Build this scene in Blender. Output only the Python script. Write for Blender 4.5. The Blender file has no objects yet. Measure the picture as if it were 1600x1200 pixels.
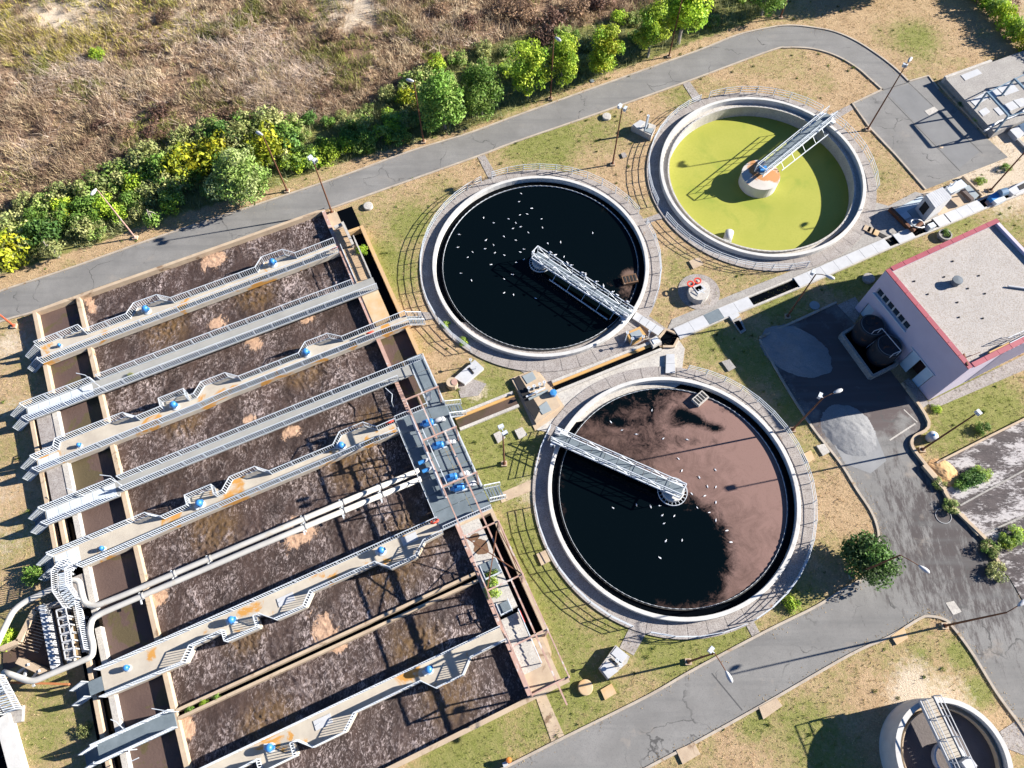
import bpy, math, random
import numpy as np
from mathutils import Vector, Matrix

# ------------------------------------------------------------------ camera, sky, sun, exposure
scene = bpy.context.scene
FPX, TILT, ROLL, CAMH = 1124.7, math.radians(24.88), math.radians(-0.91), 68.0   # drone 68 m up, looking steeply down
_fw = np.array([0, math.sin(TILT), -math.cos(TILT)])
_up0 = np.array([0, math.cos(TILT), math.sin(TILT)])
_rt0 = np.array([1.0, 0, 0])
_rt = math.cos(ROLL) * _rt0 + math.sin(ROLL) * _up0
_up = math.cos(ROLL) * _up0 - math.sin(ROLL) * _rt0
cam_data = bpy.data.cameras.new('camera')
cam = bpy.data.objects.new('camera', cam_data)
scene.collection.objects.link(cam)
cam.matrix_world = Matrix(((_rt[0], _up[0], -_fw[0], 0), (_rt[1], _up[1], -_fw[1], 0), (_rt[2], _up[2], -_fw[2], CAMH), (0, 0, 0, 1)))
cam_data.sensor_width = 36.0
cam_data.lens = FPX / 1600 * 36
cam_data.clip_start = 0.5
cam_data.clip_end = 3000
scene.camera = cam

SUN_EL, SUN_AZ = math.radians(24.3), math.radians(10.8)      # azimuth measured from +x towards +y
sun_dir = Vector((math.cos(SUN_EL) * math.cos(SUN_AZ), math.cos(SUN_EL) * math.sin(SUN_AZ), math.sin(SUN_EL)))
world = bpy.data.worlds.new('World')
scene.world = world
world.use_nodes = True
_nt = world.node_tree
_nt.nodes.clear()
_sky = _nt.nodes.new('ShaderNodeTexSky')
_sky.sky_type = 'NISHITA'
_sky.sun_disc = False
_sky.ozone_density = 9.0
_sky.dust_density = 0.1
_sky.air_density = 0.9
_sky.sun_elevation = SUN_EL
_sky.sun_rotation = math.atan2(sun_dir.x, sun_dir.y)
_bg = _nt.nodes.new('ShaderNodeBackground')
_bg.inputs['Strength'].default_value = 0.05
_out = _nt.nodes.new('ShaderNodeOutputWorld')
_nt.links.new(_sky.outputs[0], _bg.inputs[0])
_nt.links.new(_bg.outputs[0], _out.inputs[0])
_sl = bpy.data.lights.new('sun', 'SUN')
_sl.energy = 5.0
_sl.angle = math.radians(0.5)
_sl.color = (1.0, 0.955, 0.88)
_so = bpy.data.objects.new('sun', _sl)
scene.collection.objects.link(_so)
_so.rotation_euler = sun_dir.to_track_quat('Z', 'Y').to_euler()
_so.location = (60, 10, 80)
scene.view_settings.view_transform = 'Standard'
scene.view_settings.look = 'None'
scene.view_settings.gamma = 1.0
scene.view_settings.exposure = 1.6
scene.cycles.max_bounces = 5
scene.cycles.diffuse_bounces = 2
scene.cycles.glossy_bounces = 2
scene.cycles.transmission_bounces = 2
scene.cycles.caustics_reflective = False
scene.cycles.caustics_refractive = False

# ------------------------------------------------------------------ survey helpers: photo point + height -> place on site
def P(px, py, z=0.0):
    d = (px - 800) / FPX * _rt - (py - 600) / FPX * _up + _fw
    t = (z - CAMH) / d[2]
    return (float(d[0] * t), float(d[1] * t), z)
UA = math.radians(23.6)
UD = (math.cos(UA), math.sin(UA))
VD = (math.sin(UA), -math.cos(UA))
BO = P(124, 464, 1.0)
def B(u, v, z=0.0):            # aeration basin grid: u along the lanes, v across them
    return (BO[0] + u * UD[0] + v * VD[0], BO[1] + u * UD[1] + v * VD[1], z)

rng = np.random.default_rng(7)
rnd = random.Random(11)

# ------------------------------------------------------------------ object helpers
COL = scene.collection
ROOT = {}
def thing(name, label, cat, loc=(0, 0, 0), group=None):
    o = bpy.data.objects.new(name, None)
    COL.objects.link(o)
    o.location = loc
    o.empty_display_size = 0.3
    o['label'] = label
    o['category'] = cat
    if group: o['group'] = group
    ROOT[o.name] = Vector(loc)
    return o
def tag(o, label=None, cat=None, group=None, kind=None):
    if label: o['label'] = label
    if cat: o['category'] = cat
    if group: o['group'] = group
    if kind: o['kind'] = kind
    return o
def link(name, me, parent=None, loc=None):
    o = bpy.data.objects.new(name, me)
    COL.objects.link(o)
    if parent is not None:
        o.parent = parent
    if loc is not None:
        o.location = loc
    return o
def base_of(parent):
    v = Vector((0, 0, 0))
    while parent is not None:
        v += parent.location
        parent = parent.parent
    return v
def copy_tree(o, parent=None):
    c = o.copy()
    COL.objects.link(c)
    c.parent = parent
    for ch in list(o.children):
        copy_tree(ch, c)
    return c

class MB:
    """collects boxes, bars, tubes and prisms given in site coordinates and links them as one mesh"""
    def __init__(s):
        s.v = []; s.f = []
    def add(s, vs, fs):
        n = len(s.v)
        s.v += [tuple(p) for p in vs]
        s.f += [tuple(i + n for i in f) for f in fs]
        return s
    def prism(s, poly, z0, z1, bottom=False):
        a = sum(poly[i][0] * poly[(i + 1) % len(poly)][1] - poly[(i + 1) % len(poly)][0] * poly[i][1] for i in range(len(poly)))
        if a < 0: poly = list(poly)[::-1]
        n = len(poly)
        vs = [(p[0], p[1], z0) for p in poly] + [(p[0], p[1], z1) for p in poly]
        fs = [tuple(range(n, 2 * n))] + [(i, (i + 1) % n, n + (i + 1) % n, n + i) for i in range(n)]
        if bottom: fs.append(tuple(range(n - 1, -1, -1)))
        return s.add(vs, fs)
    def sheet(s, poly, z):
        a = sum(poly[i][0] * poly[(i + 1) % len(poly)][1] - poly[(i + 1) % len(poly)][0] * poly[i][1] for i in range(len(poly)))
        if a < 0: poly = list(poly)[::-1]
        return s.add([(p[0], p[1], z) for p in poly], [tuple(range(len(poly)))])
    def box(s, c, size, rz=0.0):
        hx, hy, hz = size[0] / 2, size[1] / 2, size[2] / 2
        ca, sa = math.cos(rz), math.sin(rz)
        pts = []
        for z in (-hz, hz):
            for x, y in ((-hx, -hy), (hx, -hy), (hx, hy), (-hx, hy)):
                pts.append((c[0] + x * ca - y * sa, c[1] + x * sa + y * ca, c[2] + z))
        return s.add(pts, [(3, 2, 1, 0), (4, 5, 6, 7), (0, 1, 5, 4), (1, 2, 6, 5), (2, 3, 7, 6), (3, 0, 4, 7)])
    def buv(s, u0, u1, v0, v1, z0, z1):
        poly = [B(u0, v0), B(u1, v0), B(u1, v1), B(u0, v1)]
        return s.prism(poly, z0, z1, True)
    def bar(s, a, b, w=0.06, h=None):
        h = w if h is None else h
        a = Vector(a); b = Vector(b)
        d = (b - a)
        if d.length < 1e-6: return s
        d.normalize()
        up = Vector((0, 0, 1)) if abs(d.z) < 0.95 else Vector((UD[0], UD[1], 0))
        x = d.cross(up).normalized(); y = x.cross(d).normalized()
        pts = []
        for q in (a, b):
            for i, j in ((-1, -1), (1, -1), (1, 1), (-1, 1)):
                pts.append(tuple(q + x * (i * w / 2) + y * (j * h / 2)))
        return s.add(pts, [(0, 1, 2, 3), (7, 6, 5, 4), (0, 4, 5, 1), (1, 5, 6, 2), (2, 6, 7, 3), (3, 7, 4, 0)])
    def tube(s, pts, r, n=10, cap=True):
        pts = [Vector(p) for p in pts]
        rr = r if isinstance(r, (list, tuple)) else [r] * len(pts)
        rings = []
        px = None
        for i, p in enumerate(pts):
            if i == 0: d = pts[1] - p
            elif i == len(pts) - 1: d = p - pts[i - 1]
            else: d = (pts[i + 1] - p).normalized() + (p - pts[i - 1]).normalized()
            d.normalize()
            if px is None:
                up = Vector((0, 0, 1)) if abs(d.z) < 0.95 else Vector((1, 0, 0))
                px = d.cross(up).normalized()
            else:
                px = (px - d * px.dot(d)).normalized()
            y = d.cross(px)
            rings.append([tuple(p + (px * math.cos(t) + y * math.sin(t)) * rr[i]) for t in [2 * math.pi * k / n for k in range(n)]])
        vs = [q for r_ in rings for q in r_]
        fs = []
        for i in range(len(pts) - 1):
            for k in range(n):
                fs.append((i * n + k, i * n + (k + 1) % n, (i + 1) * n + (k + 1) % n, (i + 1) * n + k))
        if cap:
            fs.append(tuple(range(n - 1, -1, -1)))
            fs.append(tuple(range((len(pts) - 1) * n, len(pts) * n)))
        return s.add(vs, fs)
    def lathe(s, c, prof, n=48, a0=0.0, a1=2 * math.pi, close=False):
        full = abs(a1 - a0) > 6.28
        m = n if full else n + 1
        vs = []
        for k in range(m):
            t = a0 + (a1 - a0) * k / n
            for r, z in prof:
                vs.append((c[0] + r * math.cos(t), c[1] + r * math.sin(t), c[2] + z))
        q = len(prof)
        fs = []
        for k in range(n):
            k2 = (k + 1) % m
            for i in range(q if close else q - 1):
                j = (i + 1) % q
                fs.append((k * q + i, k2 * q + i, k2 * q + j, k * q + j))
        return s.add(vs, fs)
    def disc(s, c, r, n=48):
        vs = [(c[0] + r * math.cos(2 * math.pi * k / n), c[1] + r * math.sin(2 * math.pi * k / n), c[2]) for k in range(n)]
        return s.add(vs, [tuple(range(n))])
    def sphere(s, c, r, n=10, m=6, sc=(1, 1, 1), top=False):
        prof = []
        vs = []; fs = []
        for i in range(m + 1):
            ph = math.pi * i / m
            for k in range(n):
                t = 2 * math.pi * k / n
                z = math.cos(ph)
                if top and z < 0: z = 0
                vs.append((c[0] + r * sc[0] * math.sin(ph) * math.cos(t), c[1] + r * sc[1] * math.sin(ph) * math.sin(t), c[2] + r * sc[2] * z))
        for i in range(m):
            for k in range(n):
                fs.append((i * n + k, (i + 1) * n + k, (i + 1) * n + (k + 1) % n, i * n + (k + 1) % n))
        return s.add(vs, fs)
    def mesh(s, name, m, off=(0, 0, 0), smooth=False):
        me = bpy.data.meshes.new(name)
        ox, oy, oz = off
        me.from_pydata([(x - ox, y - oy, z - oz) for x, y, z in s.v], [], s.f)
        me.materials.append(m)
        if smooth:
            me.polygons.foreach_set('use_smooth', [True] * len(me.polygons))
        me.update()
        return me
    def build(s, name, m, parent=None, smooth=False, kind=None):
        o = link(name, s.mesh(name, m, base_of(parent) if parent is not None else (0, 0, 0), smooth), parent)
        if kind: o['kind'] = kind
        return o

def mesh_np(name, verts, faces, m, cols=None):
    verts = np.asarray(verts, np.float32).reshape(-1, 3)
    faces = np.asarray(faces, np.int32)
    k = faces.shape[1]
    me = bpy.data.meshes.new(name)
    me.vertices.add(len(verts)); me.vertices.foreach_set('co', verts.ravel())
    me.loops.add(faces.size); me.loops.foreach_set('vertex_index', faces.ravel())
    me.polygons.add(len(faces))
    me.polygons.foreach_set('loop_start', np.arange(0, faces.size, k, dtype=np.int32))
    me.polygons.foreach_set('loop_total', np.full(len(faces), k, np.int32))
    me.update(calc_edges=True)
    if cols is not None:
        at = me.color_attributes.new('Col', 'FLOAT_COLOR', 'POINT')
        c = np.asarray(cols, np.float32)
        if c.shape[1] == 3: c = np.c_[c, np.ones(len(c), np.float32)]
        at.data.foreach_set('color', c.ravel())
    me.materials.append(m)
    me.validate()
    return me

# ------------------------------------------------------------------ numpy noise and polygon tests for layout
def vnoise(x, y, seed=0):
    xi = np.floor(x).astype(np.int64); yi = np.floor(y).astype(np.int64)
    fx = x - xi; fy = y - yi
    fx = fx * fx * (3 - 2 * fx); fy = fy * fy * (3 - 2 * fy)
    def h(a, b):
        n = (a * 374761393 + b * 668265263 + seed * 1274126177) & 0x7fffffff
        n = ((n ^ (n >> 13)) * 1103515245) & 0x7fffffff
        n = (n ^ (n >> 16)) & 0xffff
        return n / 65535.0
    return (h(xi, yi) * (1 - fx) + h(xi + 1, yi) * fx) * (1 - fy) + (h(xi, yi + 1) * (1 - fx) + h(xi + 1, yi + 1) * fx) * fy
def fbm(x, y, seed=0, oct=4):
    a = 0.5; s = 0; t = 0
    for i in range(oct):
        s = s + a * vnoise(x * 2 ** i, y * 2 ** i, seed + i); t += a; a *= 0.5
    return s / t
def inpoly(x, y, poly):
    x = np.asarray(x); y = np.asarray(y)
    r = np.zeros(x.shape, bool)
    n = len(poly)
    for i in range(n):
        x0, y0 = poly[i][:2]; x1, y1 = poly[(i + 1) % n][:2]
        c = ((y0 > y) != (y1 > y))
        with np.errstate(divide='ignore', invalid='ignore'):
            r ^= c & (x < (x1 - x0) * (y - y0) / (y1 - y0 + 1e-12) + x0)
    return r
def PP(l, z=0.0):
    return [P(a, b, z) for a, b in l]

# ------------------------------------------------------------------ materials (all procedural)
MATS = {}
def mat(name, c1, c2=None, scale=1.0, rough=0.8, bump=0.0, bscale=20.0, metal=0.0, stain=None, sscale=0.4, sthr=0.6, swid=0.08, fine=None, fscale=30.0, spec=0.3):  # noqa
    if name in MATS: return MATS[name]
    m = bpy.data.materials.new(name); m.use_nodes = True
    nt = m.node_tree; N = nt.nodes; L = nt.links
    b = N['Principled BSDF']
    b.inputs['Roughness'].default_value = rough
    b.inputs['Metallic'].default_value = metal
    b.inputs['Specular IOR Level'].default_value = spec
    geo = N.new('ShaderNodeNewGeometry')
    col = None
    def noise(sc, det=5, dist=0.0, rgh=0.6):
        n = N.new('ShaderNodeTexNoise'); n.inputs['Scale'].default_value = sc; n.inputs['Detail'].default_value = det
        n.inputs['Roughness'].default_value = rgh; n.inputs['Distortion'].default_value = dist
        L.new(geo.outputs['Position'], n.inputs['Vector']); return n
    def ramp(src, a, bb):
        r = N.new('ShaderNodeMapRange'); r.inputs[1].default_value = a; r.inputs[2].default_value = bb
        L.new(src, r.inputs[0]); return r.outputs[0]
    def mix(fac, a, bb):
        x = N.new('ShaderNodeMix'); x.data_type = 'RGBA'
        if isinstance(fac, float): x.inputs[0].default_value = fac
        else: L.new(fac, x.inputs[0])
        for v, s in ((a, 6), (bb, 7)):
            if isinstance(v, tuple): x.inputs[s].default_value = v + (1,) if len(v) == 3 else v
            else: L.new(v, x.inputs[s])
        return x.outputs[2]
    c2 = c2 or tuple(k * 0.75 for k in c1)
    n1 = noise(scale)
    col = mix(ramp(n1.outputs[0], 0.3, 0.7), c1, c2)
    if fine:
        n3 = noise(fscale, 3)
        col = mix(ramp(n3.outputs[0], 0.45, 0.7), col, fine)
    if stain:
        n2 = noise(sscale, 6, 0.6)
        col = mix(ramp(n2.outputs[0], sthr, sthr + swid), col, stain)
    L.new(col, b.inputs['Base Color'])
    if bump > 0:
        bn = noise(bscale, 4)
        bp = N.new('ShaderNodeBump'); bp.inputs['Strength'].default_value = bump; bp.inputs['Distance'].default_value = 0.05
        L.new(bn.outputs[0], bp.inputs['Height']); L.new(bp.outputs[0], b.inputs['Normal'])
    MATS[name] = m
    return m
def leafmat(name, transl=0.35, rough=0.6):
    m = bpy.data.materials.new(name); m.use_nodes = True
    nt = m.node_tree; N = nt.nodes; L = nt.links
    b = N['Principled BSDF']; b.inputs['Roughness'].default_value = rough
    b.inputs['Specular IOR Level'].default_value = 0.25
    a = N.new('ShaderNodeAttribute'); a.attribute_name = 'Col'
    oi = N.new('ShaderNodeObjectInfo')
    hs = N.new('ShaderNodeHueSaturation')
    mr = N.new('ShaderNodeMapRange'); mr.inputs[3].default_value = 0.75; mr.inputs[4].default_value = 1.25
    L.new(oi.outputs['Random'], mr.inputs[0]); L.new(mr.outputs[0], hs.inputs['Value'])
    L.new(a.outputs['Color'], hs.inputs['Color'])
    L.new(hs.outputs[0], b.inputs['Base Color'])
    if transl > 0:
        t = N.new('ShaderNodeBsdfTranslucent'); mx = N.new('ShaderNodeMixShader'); mx.inputs[0].default_value = transl
        L.new(hs.outputs[0], t.inputs['Color'])
        L.new(b.outputs[0], mx.inputs[1]); L.new(t.outputs[0], mx.inputs[2])
        L.new(mx.outputs[0], N['Material Output'].inputs['Surface'])
    return m
ASPHALT = mat('asphalt', (0.165, 0.165, 0.163), (0.215, 0.212, 0.207), 0.25, 0.85, 0.25, 40, stain=(0.25, 0.245, 0.24), sscale=0.35, sthr=0.58, swid=0.15, fine=(0.14, 0.14, 0.14), fscale=9)
ASPHALT_DIRTY = mat('asphalt_dirty', (0.14, 0.13, 0.125), (0.21, 0.2, 0.19), 0.3, 0.9, 0.35, 30, stain=(0.055, 0.048, 0.045), sscale=0.9, sthr=0.56, swid=0.1, fine=(0.1, 0.09, 0.085), fscale=5)
KERB = mat('kerb_concrete', (0.42, 0.36, 0.29), (0.3, 0.25, 0.2), 0.9, 0.85, 0.3, 30, stain=(0.25, 0.17, 0.1), sscale=0.8, sthr=0.6)
CONC = mat('concrete_grey', (0.34, 0.32, 0.29), (0.26, 0.24, 0.22), 0.7, 0.85, 0.25, 30, fine=(0.2, 0.18, 0.17), fscale=6)
CONC_ROUGH = mat('concrete_washed', (0.37, 0.34, 0.315), (0.27, 0.24, 0.22), 1.2, 0.9, 0.5, 25, fine=(0.16, 0.13, 0.12), fscale=9, stain=(0.2, 0.12, 0.07), sscale=0.7, sthr=0.66)
CONC_LIGHT = mat('concrete_pale', (0.5, 0.47, 0.42), (0.38, 0.35, 0.31), 0.8, 0.85, 0.3, 30, fine=(0.3, 0.27, 0.25), fscale=7)
CONC_WHITE = mat('concrete_limewashed', (0.54, 0.525, 0.495), (0.43, 0.415, 0.39), 0.9, 0.8, 0.2, 30, stain=(0.36, 0.34, 0.31), sscale=0.9, sthr=0.62)
CONC_TAN = mat('concrete_tan', (0.46, 0.36, 0.25), (0.36, 0.27, 0.19), 0.8, 0.85, 0.3, 25, stain=(0.2, 0.13, 0.08), sscale=0.6, sthr=0.6)
DECK = mat('walkway_deck_cream', (0.45, 0.40, 0.325), (0.35, 0.305, 0.25), 0.6, 0.85, 0.2, 30, stain=(0.42, 0.21, 0.05), sscale=0.33, sthr=0.57, swid=0.05)
DECK_GREY = mat('walkway_deck_grey', (0.29, 0.285, 0.265), (0.24, 0.235, 0.22), 0.5, 0.85, 0.2, 30)
RUST_DECK = mat('rust_stained_slab', (0.46, 0.27, 0.10), (0.5, 0.4, 0.28), 0.5, 0.85, 0.2, 30)
STEEL = mat('galvanised_steel', (0.54, 0.57, 0.60), (0.45, 0.48, 0.51), 1.5, 0.5, 0, metal=0.0, spec=0.5)
STEEL_DARK = mat('grating_steel', (0.15, 0.18, 0.20), (0.11, 0.135, 0.15), 1.0, 0.6, 0.3, 40)
WHITE_METAL = mat('white_painted_metal', (0.46, 0.46, 0.465), (0.39, 0.39, 0.395), 1.2, 0.5, spec=0.4)
PIPE = mat('cream_painted_pipe', (0.46, 0.44, 0.4), (0.38, 0.36, 0.33), 0.8, 0.5, stain=(0.4, 0.36, 0.3), sscale=1.2, sthr=0.6)
BLUE = mat('blue_motor_paint', (0.03, 0.17, 0.42), (0.05, 0.22, 0.5), 3, 0.4, spec=0.5)
RUST = mat('rusty_steel', (0.16, 0.065, 0.03), (0.09, 0.04, 0.025), 2.0, 0.8, 0.2, 30)
RUST_PINK = mat('faded_red_oxide_steel', (0.45, 0.3, 0.25), (0.34, 0.2, 0.15), 1.3, 0.7, stain=(0.5, 0.46, 0.43), sscale=1.0, sthr=0.55)
RED = mat('red_life_ring', (0.6, 0.06, 0.03), (0.5, 0.05, 0.03), 2, 0.5)
REDCAP = mat('red_coping_metal', (0.32, 0.07, 0.09), (0.26, 0.055, 0.07), 0.8, 0.5)
YELLOW = mat('ochre_paint', (0.5, 0.29, 0.09), (0.42, 0.25, 0.1), 1.0, 0.7, stain=(0.4, 0.3, 0.2), sscale=1.1, sthr=0.62)
PLASTER = mat('pink_grey_render', (0.50, 0.45, 0.53), (0.45, 0.40, 0.48), 0.5, 0.9, 0.15, 30)
ROOFG = mat('roof_gravel', (0.41, 0.375, 0.345), (0.35, 0.32, 0.295), 0.6, 0.95, 0.8, 14, fine=(0.28, 0.24, 0.2), fscale=7)
BLACK = mat('dark_interior', (0.012, 0.012, 0.013), (0.02, 0.018, 0.018), 1, 0.8)
GLASS = mat('window_glass', (0.03, 0.04, 0.05), (0.02, 0.03, 0.04), 1, 0.08, spec=0.5)
WOOD = mat('weathered_planks', (0.44, 0.31, 0.19), (0.34, 0.24, 0.15), 1.2, 0.85, 0.3, 20)
BLUEDOOR = mat('pale_blue_door', (0.45, 0.55, 0.62), (0.4, 0.5, 0.57), 1, 0.5)
BROWNW = mat('settled_brown_water', (0.10, 0.066, 0.048), (0.075, 0.05, 0.038), 0.3, 0.45, 0.12, 3, stain=(0.06, 0.05, 0.022), sscale=0.22, sthr=0.55)
BLACKW = mat('black_water', (0.0015, 0.002, 0.003), (0.002, 0.003, 0.004), 0.2, 0.1, 0.0, 2, spec=0.06)
# ================================================================== THE SETTING: ground, roads, kerbs, aprons
def catmull(pts, k=5):
    out = []
    n = len(pts)
    for i in range(n - 1):
        p0 = pts[max(i - 1, 0)]; p1 = pts[i]; p2 = pts[i + 1]; p3 = pts[min(i + 2, n - 1)]
        for j in range(k):
            t = j / k
            out.append(tuple(0.5 * ((2 * p1[c]) + (-p0[c] + p2[c]) * t + (2 * p0[c] - 5 * p1[c] + 4 * p2[c] - p3[c]) * t * t + (-p0[c] + 3 * p1[c] - 3 * p2[c] + p3[c]) * t ** 3) for c in (0, 1)))
    out.append(tuple(pts[-1][:2]))
    return out
UP_N = catmull(PP([(-140, 506), (0, 457), (112, 420), (262, 367), (400, 322), (540, 275), (635, 240), (732, 210), (800, 185), (925, 140), (1087, 82), (1150, 57), (1200, 45), (1235, 41), (1275, 45), (1307, 52), (1340, 67), (1375, 90), (1400, 110), (1419, 129)]))
UP_S1 = catmull(PP([(-140, 552), (0, 502), (52, 487), (118, 462), (200, 433), (300, 400), (400, 366), (500, 331), (590, 299), (745, 244), (800, 223), (910, 185), (1065, 130), (1200, 80), (1230, 74), (1270, 76), (1307, 87), (1340, 106), (1362, 125), (1380, 141)]))
YARD = PP([(1380, 141), (1333, 163), (1360, 200), (1400, 242), (1447, 296), (1575, 246), (1537, 212), (1465, 140), (1450, 120), (1419, 129)])
LO_N = catmull(PP([(700, 1246), (800, 1196), (887, 1152), (1012, 1090), (1087, 1047), (1200, 987), (1275, 950), (1320, 922), (1348, 905), (1366, 878), (1374, 845), (1371, 820), (1360, 795), (1340, 765), (1320, 732), (1300, 705), (1270, 667), (1227, 600), (1188, 530)]))
LO_TOP = PP([(1188, 530), (1307, 475), (1336, 508)])
LO_R = catmull(PP([(1407, 600), (1447, 661), (1425, 682), (1421, 698), (1440, 725), (1465, 755), (1487, 795), (1527, 835), (1540, 850), (1557, 882), (1578, 908), (1602, 950), (1660, 1040)]))
LO_S = catmull(PP([(900, 1259), (1007, 1199), (1087, 1157), (1200, 1094), (1325, 1022), (1390, 992), (1435, 965), (1450, 961), (1472, 965), (1487, 976), (1520, 1020), (1557, 1080), (1586, 1120), (1600, 1140), (1650, 1215)]))
UP_ROAD = UP_N + UP_S1[::-1]
LO_ROAD = LO_N + LO_TOP[1:] + LO_R + LO_S[::-1]
C1 = (30.14, 58.43); C2 = (3.39, 46.39); C3 = (15.38, 19.67)
RW = 13.5
def free(x, y, m=0.0):
    """true where only soil and grass lie"""
    r = ~(inpoly(x, y, UP_ROAD) | inpoly(x, y, YARD) | inpoly(x, y, LO_ROAD))
    for c in (C1, C2, C3):
        r &= (x - c[0]) ** 2 + (y - c[1]) ** 2 > (RW + m) ** 2
    u = (x - BO[0]) * UD[0] + (y - BO[1]) * UD[1]; v = (x - BO[0]) * VD[0] + (y - BO[1]) * VD[1]
    r &= ~((u > -7.4 - m) & (u < 31.6 + m) & (v > -0.5 - m) & (v < 57.2 + m) & ~((u < -5.2) & (v < 11.5)))
    r &= ~inpoly(x, y, BLD) & ~inpoly(x, y, SLAB) & ~inpoly(x, y, BEDS)
    for a in APRONS: r &= ~inpoly(x, y, a)
    r &= (x - THK[0]) ** 2 + (y - THK[1]) ** 2 > (THK[2] + 0.2) ** 2
    return r
BH = 7.3
_a = P(1384, 422, BH); _b = P(1514, 577, BH); _c = P(1539, 355, BH)
_e = Vector((_b[0] - _a[0], _b[1] - _a[1])); BL = _e.length; _e.normalize()
_g = Vector((-_e.y, _e.x))            # towards the back of the building
if _g.dot(Vector((_c[0] - _a[0], _c[1] - _a[1]))) < 0: _g = -_g
BE, BG = _e, _g
def BLDP(s, t, z=0.0):
    return (_a[0] + BE.x * s + BG.x * t, _a[1] + BE.y * s + BG.y * t, z)
BD = 14.2
BLD = [BLDP(0, 0), BLDP(BL, 0), BLDP(BL, BD), BLDP(0, BD)]
SLAB = PP([(1478, 123), (1550, 97), (1680, 50), (1740, 130), (1554, 207)], 1.0)
BEDS = PP([(1463, 724), (1530, 690), (1600, 655), (1720, 600), (1760, 800), (1660, 1010), (1602, 945), (1578, 905), (1557, 880), (1535, 848), (1527, 833), (1490, 797), (1468, 755)])
APRON_T2 = PP([(700, 505), (742, 548), (765, 562), (800, 572), (858, 606), (868, 604), (1033, 540), (1044, 516), (1000, 484), (850, 500)])
APRON_T3 = PP([(862, 620), (878, 610), (1038, 545), (1058, 528), (1070, 545), (1066, 575), (1080, 590), (1000, 640), (900, 660), (870, 700), (848, 700), (855, 675), (838, 672)])
APRON_V = PP([(798, 592), (838, 576), (862, 606), (885, 640), (836, 673)])
APRON_T1 = PP([(1250, 428), (1385, 372), (1424, 366), (1446, 350), (1476, 340), (1462, 308), (1430, 300), (1388, 322), (1366, 316), (1330, 350), (1290, 380), (1240, 404), (1240, 420)])
APRON_W = PP([(1042, 516), (1050, 499), (1150, 458), (1235, 424), (1262, 417), (1262, 424), (1240, 433), (1175, 464), (1120, 485), (1057, 516)])
APRON_SCR = PP([(1440, 302), (1470, 295), (1506, 276), (1533, 303), (1528, 318), (1470, 342)])
APRONS = [APRON_T2, APRON_T3, APRON_V, APRON_T1, APRON_W, APRON_SCR]
THK = (34.89, -3.55, 4.58)

# ---- ground sheet with soil and grass zones
def lin(a, b, s): return list(np.arange(a, b + 1e-6, s))
gx = np.array([-900, -500, -300, -200, -140, -110, -92] + lin(-80, 84, 0.5) + [95, 115, 150, 220, 320, 520, 900])
gy = np.array([-900, -500, -300, -150, -80, -40, -20] + lin(-12, 106, 0.5) + [120, 145, 190, 260, 400, 650, 1000])
X, Y = np.meshgrid(gx, gy)
BELT_S = catmull(PP([(-100, 470), (0, 430), (130, 388), (250, 345), (400, 300), (520, 258), (640, 225), (760, 190), (860, 150), (960, 112), (1100, 60), (1200, 20), (1300, -60)]))
BELT_N = catmull(PP([(-100, 345), (0, 330), (130, 290), (230, 240), (330, 205), (430, 195), (520, 185), (620, 140), (720, 85), (820, 55), (920, 40), (1030, 0), (1100, -40), (1300, -120)]))
BELT = BELT_S + BELT_N[::-1]
SCRUB = BELT_N + PP([(1300, -250), (1000, -600), (-600, -600), (-500, 350)])
def blobs(lst, X, Y):
    r = np.zeros(X.shape)
    for px, py, rad, s in lst:
        c = P(px, py); 
        r = np.maximum(r, s * np.exp(-((X - c[0]) ** 2 + (Y - c[1]) ** 2) / (rad ** 2)))
    return r
green_l = [(600, 420, 5, .9), (640, 350, 4, .8), (570, 340, 3, .5), (690, 300, 3, .5), (850, 220, 6, .9), (930, 200, 5, .6), (1060, 150, 3, .6), (880, 180, 5, .6), (770, 610, 4, .9), (760, 660, 5, 1), (800, 730, 6, 1), (850, 900, 6, .9), (830, 850, 5, 1), (880, 980, 6, .7), (960, 960, 5, .7), (900, 1090, 5, .9), (1050, 1010, 5, .8), (1130, 1000, 4, 1), (730, 1160, 5, .9), (700, 1180, 4, .8), (820, 1130, 3, .8),
    (1060, 420, 3, .6), (1150, 440, 3, .5), (1090, 350, 3, .4), (1330, 420, 4, 1), (1360, 400, 3, 1), (1500, 350, 4, .8), (1560, 350, 5, .6), (1420, 395, 3, .8), (1340, 440, 3, .8), (1220, 470, 4, .9), (1120, 540, 4, .7), (1170, 560, 4, .9), (1240, 580, 4, .9), (1250, 640, 3, .9), (1260, 700, 3, .6), (1240, 940, 3, .8), (1500, 640, 5, .8), (1540, 620, 5, .7), (1480, 680, 4, .7), (1560, 640, 4, .9), (1430, 60, 3.5, .9), (1440, 80, 2.5, .6), (1380, 280, 3, .5), (1390, 220, 4, .3),
    (1500, 1020, 2.0, .8), (1440, 1020, 1.6, .6), (1380, 1030, 1.8, .5), (1530, 1080, 1.6, .8), (1180, 1130, 1.8, .9), (1260, 1150, 4, .7), (1280, 1190, 4, .7), (20, 640, 3, .35), (20, 850, 4, .45), (10, 700, 3, .4), (60, 1080, 4, .5), (70, 1150, 4, .6), (50, 720, 3, .2), (20, 990, 3, .6), (1590, 360, 3, .8)]
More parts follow.
